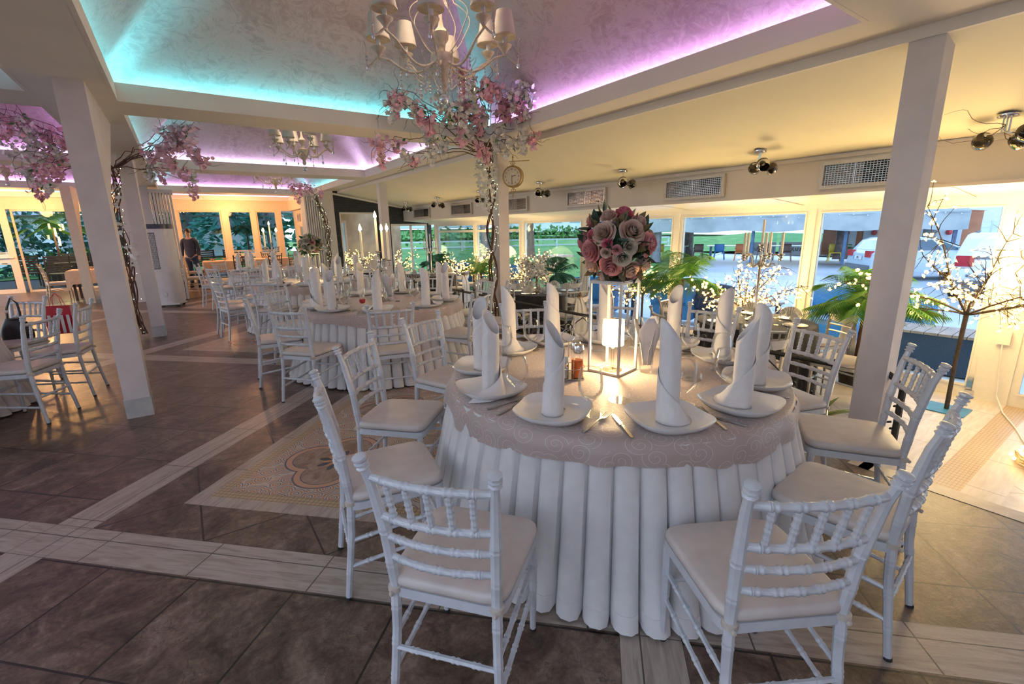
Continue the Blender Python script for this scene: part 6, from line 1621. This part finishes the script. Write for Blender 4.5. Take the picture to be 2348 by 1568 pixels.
house('long white building beyond the lawn bank', 27, 58, 16, 6, 3.6, .2, PALEW, GREYR, 6, 1.9)
house('white building with dark windows beyond the lawn trees', 44, 50, 18, 6, 3.2, -.35, PALEW, REDR, 7, 1.2)
house('pale glazed grandstand beyond the race track rails', 74, 8, 6, 44, 4.2, 0, PALEW, GREYR, 1, .2)
t = thing('hedge', 'green clipped hedge on the bank beyond the lawn', 'hedge', (18, 34, .7)); m = MB(); q = random.Random(5)
for i in range(900): leaf(m, (q.uniform(-9, 16), q.uniform(-.6, .6)-.35*0, q.uniform(0, 1.0)), rv(q), q.uniform(.3, .5), .28, rv(q), .2, 2)
o = m.build('foliage', GRASS, t, smooth=False); o['kind'] = 'stuff'
t = thing('grass_bank', 'green bank of the race track beyond the parked cars', 'bank', (40, 3, ZG)); MB().grid(lambda u, v: (-8+26*u, -22+50*v, .15+.9*u+.1*sin(v*20)), 10, 16).build('turf', GRASS, t)
# street lamp, banner, brick pillar near the cars
t = thing('street_lamp', 'street lamp with white globe lantern behind the parked cars', 'lamp', (23.0, 3.9, ZG)); MB().tube([(0, 0, 0), (0, 0, 2.6)], .05, 8).build('post', pm('pink_lamp_post', (.5, .25, .25), (.45, .22, .22), 5, .5), t); MB().lathe([(.08, 2.6), (.24, 2.95), (.16, 3.05), (.001, 3.12)], 12).build('lantern', CERAM, t)
def text_mesh(s, size, mat, parent, loc, rot, name='lettering', ext=.004):
    cu = bpy.data.curves.new(name, 'FONT'); cu.body = s; cu.size = size; cu.extrude = ext; cu.align_x = 'CENTER'; cu.align_y = 'CENTER'
    o = bpy.data.objects.new(name, cu); COL.objects.link(o)
    dg = bpy.context.evaluated_depsgraph_get(); me = bpy.data.meshes.new_from_object(o.evaluated_get(dg)); bpy.data.objects.remove(o); me.materials.clear(); me.materials.append(mat)
    r = bpy.data.objects.new(name, me); COL.objects.link(r); r.parent = parent; r.location = loc; r.rotation_euler = rot; return r
t = thing('banner', 'white banner with pale blue lettering beyond the parked cars', 'banner', (34.0, 7.6, 1.5), R(-72)); MB().box(-1.7, -.02, 0, 1.7, .02, 1.1).build('board', CERAM, t, smooth=False)
[MB().box(x-.04, -.05, -1.9, x+.04, .05, .1).build('post', FENCEW, t, smooth=False) for x in (-1.5, 1.5)]
text_mesh('RADIC', .62, STEELB, t, (-.1, -.03, .62), (PI/2, 0, 0))
t = thing('brick_pillar', 'red brick gate pillar with grey cap beyond the parked cars', 'pillar', (17.5, 1.85, ZG)); MB().box(-.3, -.3, 0, .3, .3, 1.5).build('base', PLINTH, t, smooth=False); MB().box(-.42, -.42, 1.5, .42, .42, 1.62).build('cap', PLINTH, t, smooth=False); MB().box(-.26, -.26, 1.62, .26, .26, 2.9).build('shaft', brick('red_brick', (.36, .10, .09), (.42, .14, .11), (.4, .34, .3)), t, smooth=False)
# ---- cars
def car(name, label, loc, rz, paint, suv, plate):
    """x forward; origin between the rear wheels on the ground"""
    t = thing('car', label, 'car', loc, rz, 'cars parked outside'); H = 1.66 if suv else 1.47; Wd = .86
    sil = [(-.78, .32), (-.82, .62), (-.78, .92), (-.68, 1.02)] + ([(-.52, 1.52), (-.30, H), (.9, H), (1.35, H-.08)] if suv else [(-.45, 1.36), (-.2, H-.02), (.7, H), (1.25, H-.10)]) + [(2.15, 1.02), (2.6, .96), (3.2, .82), (3.38, .55), (3.36, .30)]
    m = MB(); ws = [-1, -.92, -.5, 0, .5, .92, 1]
    for j, w in enumerate(ws):
        for (x, z) in sil:
            tap = 1-.20*max(0, (z-.95))/(H-.95); e = 1 if abs(w) < 1 else .985
            m.v.append((1.2+(x-1.2)*(1 if abs(w) < .95 else .985), w*Wd*tap, .32+(z-.32)*(1.0 if abs(w) < .95 else .97)))
    n = len(sil)
    for j in range(len(ws)-1):
        for i in range(n): m.f.append((j*n+i, (j+1)*n+i, (j+1)*n+(i+1) % n, j*n+(i+1) % n))
    m.f.append(tuple(range(n-1, -1, -1))); m.f.append(tuple((len(ws)-1)*n+i for i in range(n)))
    body = m.build('body', paint, t, ang=35)
    CG = MATS.get('car_window') or pm('car_window', (.03, .07, .11), (.05, .10, .15), 2, .08, coat=.6)
    z0, z1 = 1.04, H-.10
    q0, q1 = (-.655, -.40) if suv else (-.64, -.32)
    m = MB(); m.add([(q0-.03, -.70, z0), (q0-.03, .70, z0), (q1-.05, .60, z1-.03), (q1-.05, -.60, z1-.03)], [(0, 3, 2, 1)]); m.build('rear_window', CG, t, smooth=False)
    m = MB(); m.add([(2.13, -.70, z0+.02), (2.13, .70, z0+.02), (1.33, .60, z1+.02), (1.33, -.60, z1+.02)], [(0, 1, 2, 3)]); m.build('windscreen', CG, t, smooth=False)
    for s_ in (1, -1):
        for a, b, c, d in ((-.42, .42, -.18, .42), (.50, 1.28, .50, 1.02), (1.36, 1.86, 1.10, 1.22)):
            y0 = s_*(Wd*(1-.2*(z0-.95)/(H-.95))+.006); y1 = s_*(Wd*(1-.2*(z1-.95)/(H-.95))+.006)
            m = MB(); m.add([(a, y0, z0), (b, y0, z0), (d, y1, z1), (c, y1, z1)], [(0, 1, 2, 3)]); m.build('side_window', CG, t, smooth=False)
        MB().box(-.83, s_*.62-.17, .80 if not suv else .86, -.70, s_*.62+.17, 1.02 if not suv else 1.12).build('tail_light', MATS.get('tail_red') or pm('tail_red', (.55, .03, .04), (.45, .02, .03), 6, .2, coat=.5), t)
        for x in (0, 2.55):
            wl = MB().lathe([(.001, -.10), (.30, -.10), (.32, -.07), (.32, .07), (.30, .10), (.001, .10)], 24).xf(Matrix.Translation((x, s_*.76, .32)) @ Matrix.Rotation(PI/2, 4, 'X')).build('wheel', RUBBER, t)
            MB().lathe([(.001, -.108), (.19, -.104), (.2, -.09)], 16).xf(Matrix.Translation((x, s_*.76, .32)) @ Matrix.Rotation(PI/2*s_, 4, 'X')).build('hubcap', CHROME, wl)
        MB().box(1.72, s_*.9-.07, 1.02, 1.9, s_*.9+.07, 1.14).build('mirror', paint, t)
    MB().box(-.86, -.80, .34, -.74, .80, .52).build('bumper', MATS.get('bumper_grey') or pm('bumper_grey', (.12, .13, .15), (.16, .17, .19), 8, .6), t)
    p = MB().box(-.842, -.27, .70, -.828, .27, .83).build('number_plate', CERAM, t, smooth=False)
    MB().box(-.846, .21, .70, -.842, .27, .83).build('blue_band', BLUEM, p, smooth=False)
    text_mesh(plate, .115, INK, t, (-.848, -.03, .765), (PI/2, 0, -PI/2), 'plate_lettering', .001)
    if suv: MB().box(-.83, -.55, .60, -.80, .55, .66).build('trim_strip', MATS['bumper_grey'], t); [MB().bar((-.1, s_*.55, H+.03), (1.2, s_*.55, H+.03), .04, .03).build('roof_rail', MATS['bumper_grey'], t) for s_ in (1, -1)]
    return t
CARW = pm('white_car_paint', (.72, .76, .80), (.68, .72, .77), 2, .2, coat=.7)
CARS = pm('pale_silver_car_paint', (.52, .60, .68), (.48, .56, .64), 2, .22, coat=.7)
car('hatchback', 'pale silver hatchback parked partly behind the pale column', (20.6, 6.3, ZG), math.atan2(-.72, .69), CARS, False, 'BG')
car('suv', 'white off-roader with rear to the window, behind the fairy light tree', (16.9, 2.72, ZG), R(8), CARW, True, 'BG 7333')
# ---- wicker seats and slatted tables on the pavement
def wicker(label, x, y, rz, w=.75, z=ZL-.03, mat=None):
    t = thing('wicker_armchair', label, 'armchair', (x, y, z), rz, 'blue wicker seats outside the windows'); mat = mat or RATTAN
    MB().box(-w/2, -.36, .05, w/2, .36, .38).build('seat_base', mat, t)
    MB().box(-w/2+.1, -.30, .38, w/2-.1, .34, .46).build('cushion', pm('grey_blue_cushion', (.20, .28, .38), (.24, .33, .44), 8, .9) if 'grey_blue_cushion' not in MATS else MATS['grey_blue_cushion'], t)
    m = MB(); m.grid(lambda u, v: ((u-.5)*w*(1-.06*v), -.36-.10*v-.05*(1-(2*u-1)**2), .36+.50*v-.05*(2*u-1)**2*v), 10, 6); b_ = m.build('backrest', mat, t); md = b_.modifiers.new('t', 'SOLIDIFY'); md.thickness = .06
    for s_ in (1, -1): MB().box(s_*(w/2-.05)-.055, -.40, .36, s_*(w/2-.05)+.055, .36, .62).build('armrest', mat, t)
wicker('blue wicker armchair turned to the window behind the black table and palm', 8.1, 3.05, R(105))
wicker('blue wicker armchair beyond the fairy lights, side on', 9.6, 2.6, R(-100), .7)
wicker('dark blue wicker armchair next to the palm and candelabrum', 8.6, 5.1, R(-80), .8, ZL-.10, RATTAND)
wicker('dark wicker armchair with high back behind the lush palm', 8.2, 5.9, R(-70), .8)
wicker('blue wicker seat behind the silver chairs, under the lawn view', 7.4, 7.4, R(-60), .85)
wicker('blue wicker armchair at the far veranda windows', 8.2, 11.6, R(-60), .8)
wicker('blue wicker armchair seen through the first veranda windows', 7.6, 13.4, R(-50), .8)
def slat_table(label, x, y, rz, w, d, h, box_=True):
    t = thing('slatted_table', label, 'table', (x, y, ZL-.03), rz); m = MB(); n = 8
    for k in range(n): a = -d/2+d*k/n; m.box(-w/2, a+.004, h-.03, w/2, a+d/n-.004, h)
    m.build('slatted_top', DECKW, t, smooth=False)
    if box_: MB().box(-w/2+.01, -d/2+.01, .02, w/2-.01, d/2-.01, h-.03).build('wicker_base', RATTAND, t, smooth=False)
    else:
        for sx_ in (1, -1):
            for sy_ in (1, -1): MB().box(sx_*w*.42-.03, sy_*d*.42-.03, 0, sx_*w*.42+.03, sy_*d*.42+.03, h-.03).build('leg', RATTAND, t, smooth=False)
slat_table('low wicker box table with slatted top outside, beside the fairy light tree', 7.75, 1.75, R(3), .62, 1.05, .52)
slat_table('slatted table between wicker seats outside, behind the white chair', 7.55, 4.1, R(0), .8, .9, .62, False)
slat_table('slatted table outside behind the flower stand posts', 7.6, 6.6, R(0), .8, .9, .62, False)
# ---- pavilion with coloured plastic chairs
t = thing('pavilion', 'grey canvas pavilion with blue steel posts across the car park', 'pavilion', (25.2, 13.6, -.15), R(-62))
Lp, Dp = 7.5, 5.0
for k in range(5):
    xx = -Lp+2*Lp*k/4
    for yy in (-Dp/2, Dp/2): MB().box(xx-.06, yy-.06, -.1, xx+.06, yy+.06, 2.15).build('post', STEELB, t, smooth=False)
m = MB(); m.add([(-Lp-.3, -Dp/2-.3, 2.12), (Lp+.3, -Dp/2-.3, 2.12), (Lp+.3, 0, 2.95), (-Lp-.3, 0, 2.95), (-Lp-.3, Dp/2+.3, 2.12), (Lp+.3, Dp/2+.3, 2.12)], [(0, 1, 2, 3), (3, 2, 5, 4)]); r_ = m.build('canvas_roof', CANV, t, smooth=False); md = r_.modifiers.new('t', 'SOLIDIFY'); md.thickness = .05
for yy in (-Dp/2, Dp/2): MB().box(-Lp, yy-.05, 1.85, Lp, yy+.05, 2.13).build('edge_beam', STEELB, t, smooth=False)
for k in range(3):
    x = -.3+1.65*k; p = MB().box(x, Dp/2-.03, .0, x+1.5, Dp/2+.03, .75).build('white_panel', CERAM, t, smooth=False)
    m = MB(); q = random.Random(k)
    for j in range(4): xx = x+.42+.2*j; m.tube([(xx, Dp/2-.04, .25), (xx+.10, Dp/2-.04, .45), (xx+.02, Dp/2-.04, .42), (xx+.13, Dp/2-.04, .24)] if j % 2 else [(xx, Dp/2-.04, .42), (xx+.03, Dp/2-.04, .27), (xx+.10, Dp/2-.04, .27), (xx+.13, Dp/2-.04, .46)], .016, 5)
    m.build('script_lettering', INK, p)
    MB().box(x, Dp/2-.01, .75, x+1.5, Dp/2+.01, 1.85).build('pane', PANE, t, smooth=False)
MB().grid(lambda u, v: (-Lp-.3+(2*Lp+.6)*u, -Dp/2-.28+.03*sin(u*60), 1.42+.72*v+.05*sin(u*31)*(1-v)), 60, 2).build('canvas_valance', CANV, t)
m = MB(); q = random.Random(4)
for k in range(30): m.ball((-Lp+2*Lp*k/29, -Dp/2-.32, 2.05-.05*sin(k*1.1)), .03, 6, 4)
o = m.build('string_bulbs', CERAM, t); o['kind'] = 'stuff'
def plastic_chair(name, mat):
    t = thing('plastic_chair', '', 'chair')
    MB().box(-.24, -.22, .42, .24, .24, .45).build('seat', mat, t)
    m = MB(); m.grid(lambda u, v: ((u-.5)*.48, -.22-.08*v-.06*(1-(2*u-1)**2), .44+.40*v), 8, 4); b_ = m.build('backrest', mat, t); md = b_.modifiers.new('t', 'SOLIDIFY'); md.thickness = .02
    for s_ in (1, -1):
        for y in (-.20, .20): MB().bar((s_*.21, y, .42), (s_*.26, y*1.25, 0), .05, .04).build('leg', mat, t, smooth=False)
        MB().bar((s_*.25, -.24, .64), (s_*.25, .18, .62), .04, .03).build('armrest', mat, t, smooth=False)
    return t
PCOL = [('yellow', (.70, .52, .05)), ('blue', (.05, .22, .55)), ('orange', (.80, .22, .06)), ('brown', (.16, .09, .08)), ('red', (.6, .05, .05))]
PMK = {c: Maker(plastic_chair(c, pm('plastic_'+c, v, tuple(x*.9 for x in v), 6, .4))) for c, v in PCOL}
seq = ['yellow', 'brown', 'brown', 'blue', 'orange', 'brown', 'brown', 'yellow', 'yellow', 'brown', 'red', 'brown']
cnt = {}
for k, c in enumerate(seq):
    xx = -4.6+1.02*k; yy = -1.5+.55*(k % 2); wx = 25.2+xx*cos(R(-62))-yy*sin(R(-62)); wy = 13.6+xx*sin(R(-62))+yy*cos(R(-62)); cnt[c] = cnt.get(c, 0)+1
    PMK[c].put((wx, wy, -.22), R(-62)+(0 if k % 2 else PI), f'{c} plastic garden chair under the pavilion, {["first", "second", "third", "fourth", "fifth", "sixth"][cnt[c]-1]} {c} one from the big trunk', 'plastic chairs under the pavilion')
for k in range(4):
    xx = -4.2+3*k; yy = -.6; wx = 25.2+xx*cos(R(-62))-yy*sin(R(-62)); wy = 13.6+xx*sin(R(-62))+yy*cos(R(-62))
    t = thing('garden_table', f'long pale garden table under the pavilion, {["first", "second", "third", "fourth"][k]} from the big trunk', 'table', (wx, wy, -.22), R(-62), 'garden tables under the pavilion'); MB().box(-1.0, -.35, .70, 1.0, .35, .74).build('tabletop', CERAM, t, smooth=False)
    for s_ in (1, -1): MB().box(s_*.8-.04, -.3, 0, s_*.8+.04, .3, .7).build('leg', STEELB, t, smooth=False)
# painted playhouse
t = thing('playhouse', 'orange and white playhouse wall with arched panels behind the hatchback', 'playhouse', (28.0, 9.0, 0), R(-75)); MB().box(-2.2, -.1, 0, 3.6, .1, 2.0).build('wall', pm('orange_render', (.62, .26, .14), (.55, .22, .12), 3, .8), t, smooth=False)
m = MB(); m.add([(-2.3, -.12, 2.0), (-.5, -.12, 2.45), (3.7, -.12, 2.0), (-2.3, .12, 2.0), (-.5, .12, 2.45), (3.7, .12, 2.0)], [(0, 2, 1), (3, 4, 5), (0, 1, 4, 3), (1, 2, 5, 4)]); m.build('gable', MATS['orange_render'], t, smooth=False)
for x in (-1.2, -.1, 2.6):
    pts = [(x-.42, .25), (x+.42, .25)]+[(x+.42*cos(a*PI/8), 1.25+.42*sin(a*PI/8)) for a in range(9)]; m = MB(); m.v = [(px, -.125, pz) for px, pz in pts]; m.f = [tuple(range(len(pts)))]; a_ = m.build('arched_panel', PALEW, t, smooth=False)
    MB().ball((x, -.13, 1.1), .13, 8, 6).build('painted_dot', PMK['red'].src.children[0].data.materials[0], a_); MB().box(x-.3, -.135, .27, x+.3, -.126, .55).build('painted_grass', GRASS, a_, smooth=False)
MB().box(.55, -.12, .1, 2.0, -.1, 1.9).build('white_panel', PALEW, t, smooth=False)
# round dark sign, bird table, see-saw, bollard on the lawn
t = thing('hanging_sign', 'dark round sign with pale bird outlines above the rose ball', 'sign', (14.2, 12.8, 1.95), R(-42)); MB().lathe([(.001, -.04), (.62, -.04), (.62, .04), (.001, .04)], 32).xf(Matrix.Rotation(PI/2, 4, 'X')).build('disc', pm('dark_red_brown_sign', (.10, .03, .04), (.14, .05, .05), 6, .6), t, ang=30)
m = MB()
for cx_, cz in ((-.25, .05), (.2, .18), (.05, -.22)): m.tube([(cx_-.18, -.05, cz+.08), (cx_-.08, -.05, cz+.10), (cx_, -.05, cz), (cx_+.08, -.05, cz+.10), (cx_+.18, -.05, cz+.06)], .014, 6)
m.build('bird_outline', SASH, t)
for s_ in (1, -1): MB().bar((s_*.4, 0, .45), (s_*.4, 0, 1.2), .03, .03).build('hanger', STEELB, t, smooth=False)
t = thing('bird_table', 'wooden bird table on a pale post on the lawn', 'bird table', (10.6, 12.6, gz(10.6, 12.6))); MB().tube([(0, 0, 0), (0, 0, .9)], .07, 8).build('post', PALEW, t); MB().box(-.5, -.4, .9, .5, .4, .96).build('tray', DECKW, t, smooth=False); [MB().bar((0, 0, .6), (s_*.4, 0, .9), .05, .05).build('brace', DECKW, t, smooth=False) for s_ in (1, -1)]
t = thing('see_saw', 'blue and red see-saw on the lawn', 'see-saw', (9.2, 9.9, gz(9.2, 9.9)), R(-20)); MB().bar((-1.1, 0, .15), (1.1, 0, .62), .14, .05).build('plank', BLUEM, t, smooth=False); MB().bar((0, -.3, 0), (0, 0, .4), .06, .06).build('stand', BLUEM, t, smooth=False); MB().bar((0, .3, 0), (0, 0, .4), .06, .06).build('stand', BAGRED, t, smooth=False)
for x in (-.8, .8): m = MB(); m.tube([(x+.12*cos(a*.6), 0, .38+.21*x+.12*sin(a*.6)) for a in range(8)], .02, 6); m.build('handle', BLUEM, t)
t = thing('bollard', 'short white bollard on the lawn', 'bollard', (8.6, 8.9, gz(8.6, 8.9))); MB().tube([(0, 0, 0), (0, 0, .38)], .05, 10).build('post', CERAM, t)

# ---- garden terrace beyond the far windows
struct(MB().add([(-14, YF+.08, -.03), (6.8, YF+.08, -.03), (6.8, 60, -.03), (-14, 60, -.03)], [(0, 1, 2, 3)]).build('ground_terrace', pm('dark_terrace_boards', (.06, .06, .07), (.10, .10, .11), 2, .6), smooth=False))
struct(MB().add([(-14, 25.6, -.0), (6.8, 25.6, .0), (6.8, 60, .8), (-14, 60, .8)], [(0, 1, 2, 3)]).build('lawn_garden', GRASS, smooth=False))
t = thing('terrace_canopy', 'corrugated terrace roof on steel trusses beyond the far windows', 'canopy', (-3.5, 22.5, 2.45)); m = MB()
m.grid(lambda u, v: (-10+20*u, -2.8+5.6*v, .55-.25*v+.035*sin(u*2*PI*55)), 440, 1); m.build('corrugated_roof', STEELB, t)
for y in (-2.4, 2.4):
    MB().box(-10, y-.03, -.12, 10, y+.03, -.06).build('truss_chord', CANV, t, smooth=False); MB().box(-10, y-.03, .2, 10, y+.03, .26).build('truss_chord', CANV, t, smooth=False); m = MB()
    for k in range(40): m.bar((-10+.5*k, y, -.08 if k % 2 else .22), (-9.5+.5*k, y, .22 if k % 2 else -.08), .025, .025)
    m.build('truss_web', CANV, t, smooth=False)
for x in (-9.5, -3.2, 3.4, 9.5): MB().box(x-.05, 2.35, -2.45, x+.05, 2.45, .2).build('post', CANV, t, smooth=False)
TCH = None
def terrace_chair(label, x, y, rz):
    t = thing('slatted_armchair', label, 'chair', (x, y, 0), rz, 'dark slatted armchairs on the terrace'); m = MB()
    for k in range(7): m.box(-.28, -.28-.012*k, .50+.075*k, .28, -.25-.012*k, .55+.075*k)
    m.build('slatted_back', DARKW, t, smooth=False); MB().box(-.28, -.26, .42, .28, .28, .46).build('seat', DARKW, t, smooth=False)
    for s_ in (1, -1):
        for y_ in (-.28, .26): MB().box(s_*.28-.02, y_-.02, 0, s_*.28+.02, y_+.02, .64 if y_ > 0 else 1.02).build('leg', DARKW, t, smooth=False)
        MB().box(s_*.28-.03, -.28, .62, s_*.28+.03, .3, .65).build('armrest', DARKW, t, smooth=False)
for i, (x, y, rz) in enumerate(((-3.25, 20.35, .1), (-2.4, 20.9, 2.8), (-4.2, 21.4, .3), (-3.3, 22.2, 3.0), (-1.3, 21.0, .2), (.6, 21.2, .4), (1.6, 20.9, -.2), (2.7, 21.3, .2))):
    terrace_chair(f'dark slatted terrace armchair, {["biggest, behind the sliding door post", "beside the corridor palm", "behind the sliding door glass", "further back by the planters", "behind the peach corridor table", "behind the far window near the person", "behind the frosted window band", "in the far window corner"][i]}', x, y, rz)
for i, (x, y, lab) in enumerate(((-2.9, 21.6, 'dark terrace table behind the sliding door'), (1.1, 21.9, 'dark terrace table behind the far windows'))):
    t = thing('terrace_table', lab, 'table', (x, y, 0)); MB().box(-.6, -.4, .70, .6, .4, .74).build('tabletop', DARKW, t, smooth=False); [MB().box(s_*.5-.03, -.03, 0, s_*.5+.03, .03, .7).build('leg', DARKW, t, smooth=False) for s_ in (1, -1)]
for i, (x, y) in enumerate(((-3.6, 23.6), (-2.6, 23.7), (-1.6, 23.5))):
    t = thing('planter', f'dark planter box with ferns, {["first", "second", "third"][i]} from the sliding door', 'planter', (x, y, 0), 0, 'planters on the terrace'); MB().box(-.4, -.18, 0, .4, .18, .85).build('box', BLACKHOLE, t, smooth=False); m = MB(); q = random.Random(i)
    for k in range(26): leaf(m, (q.uniform(-.35, .35), q.uniform(-.1, .1), .85), (rv(q)+Vector((0, 0, .9))), .4, .07, rv(q))
    o = m.build('ferns', LEAFM, t, ang=80); o['kind'] = 'stuff'
palm('tall garden palm with lit lanterns behind the sliding door', -3.55, 22.6, 1.95, 20, 41, PALMG, 1.25, 0, False)
palm('garden palm under the terrace roof behind the far windows', 2.5, 24.4, 1.9, 18, 42, PALMB, 1.3, 0, False)
t = thing('lantern_cluster', 'cluster of lit tube lanterns hanging in the garden palm', 'lantern', (-3.45, 22.35, 1.5))
for k, (x, z, h) in enumerate(((0, .1, .28), (-.12, .32, .2), (.14, .28, .22), (.22, .3, .2), (.05, -.22, .3), (-.2, 0, .14))): MB().tube([(x, 0, z), (x, 0, z+h)], .028, 8).build('tube_lantern', FAIRY, t)
lamp('lantern_light', (-3.45, 22.2, 1.6), 22, (1, .7, .3), .2)
t = thing('ivy_wall', 'dark green ivy-covered pergola wall behind the terrace', 'hedge', (-2.5, 27, 0)); m = MB(); q = random.Random(8)
for i in range(2600): leaf(m, (q.uniform(-8, 2.6), q.uniform(-.5, .5), q.uniform(0, 2.5+.3*sin(i))), rv(q), q.uniform(.2, .36), .2, rv(q), .2, 2)
o = m.build('foliage', FOLB, t, smooth=False); o['kind'] = 'stuff'; [MB().box(x-.12, -.62, .3, x+.12, -.5, 1.9).build('tan_post', BAMBOO, t, smooth=False) for x in (-.9, .1)]
t = thing('string_lights', 'rows of yellow string lights over the ivy wall', 'string lights', (-2.5, 26.3, 2.35)); m = MB()
for r_ in range(4):
    for k in range(46): m.ball((-2.5+.13*k, -.3*r_, .3+.16*r_-.25*sin(PI*k/46)), .022, 5, 3)
o = m.build('bulbs', FAIRY, t); o['kind'] = 'stuff'
house('white house with red window frames behind the ivy wall', 1.6, 38, 9, 6, 5.5, -.1, PALEW, GREYR, 4, 0)
house('grey-roofed house behind the ivy wall', -8.0, 36, 9, 7, 2.6, .1, PALEW, GREYR, 4, 0)
for i, (x, y, h, r_) in enumerate(((2.2, 31, 6, 2.0), (4.6, 33, 6.5, 2.2), (6.6, 30, 5.5, 2.0), (.4, 34, 5.5, 1.9))):
    conifer(f'blue-green conifer in the garden, {["in line with the first far window", "behind the middle far window", "at the window corner", "furthest back behind the person"][i]}', x, y, h, r_, 60+i, None, .1)
bpy.context.view_layer.update()
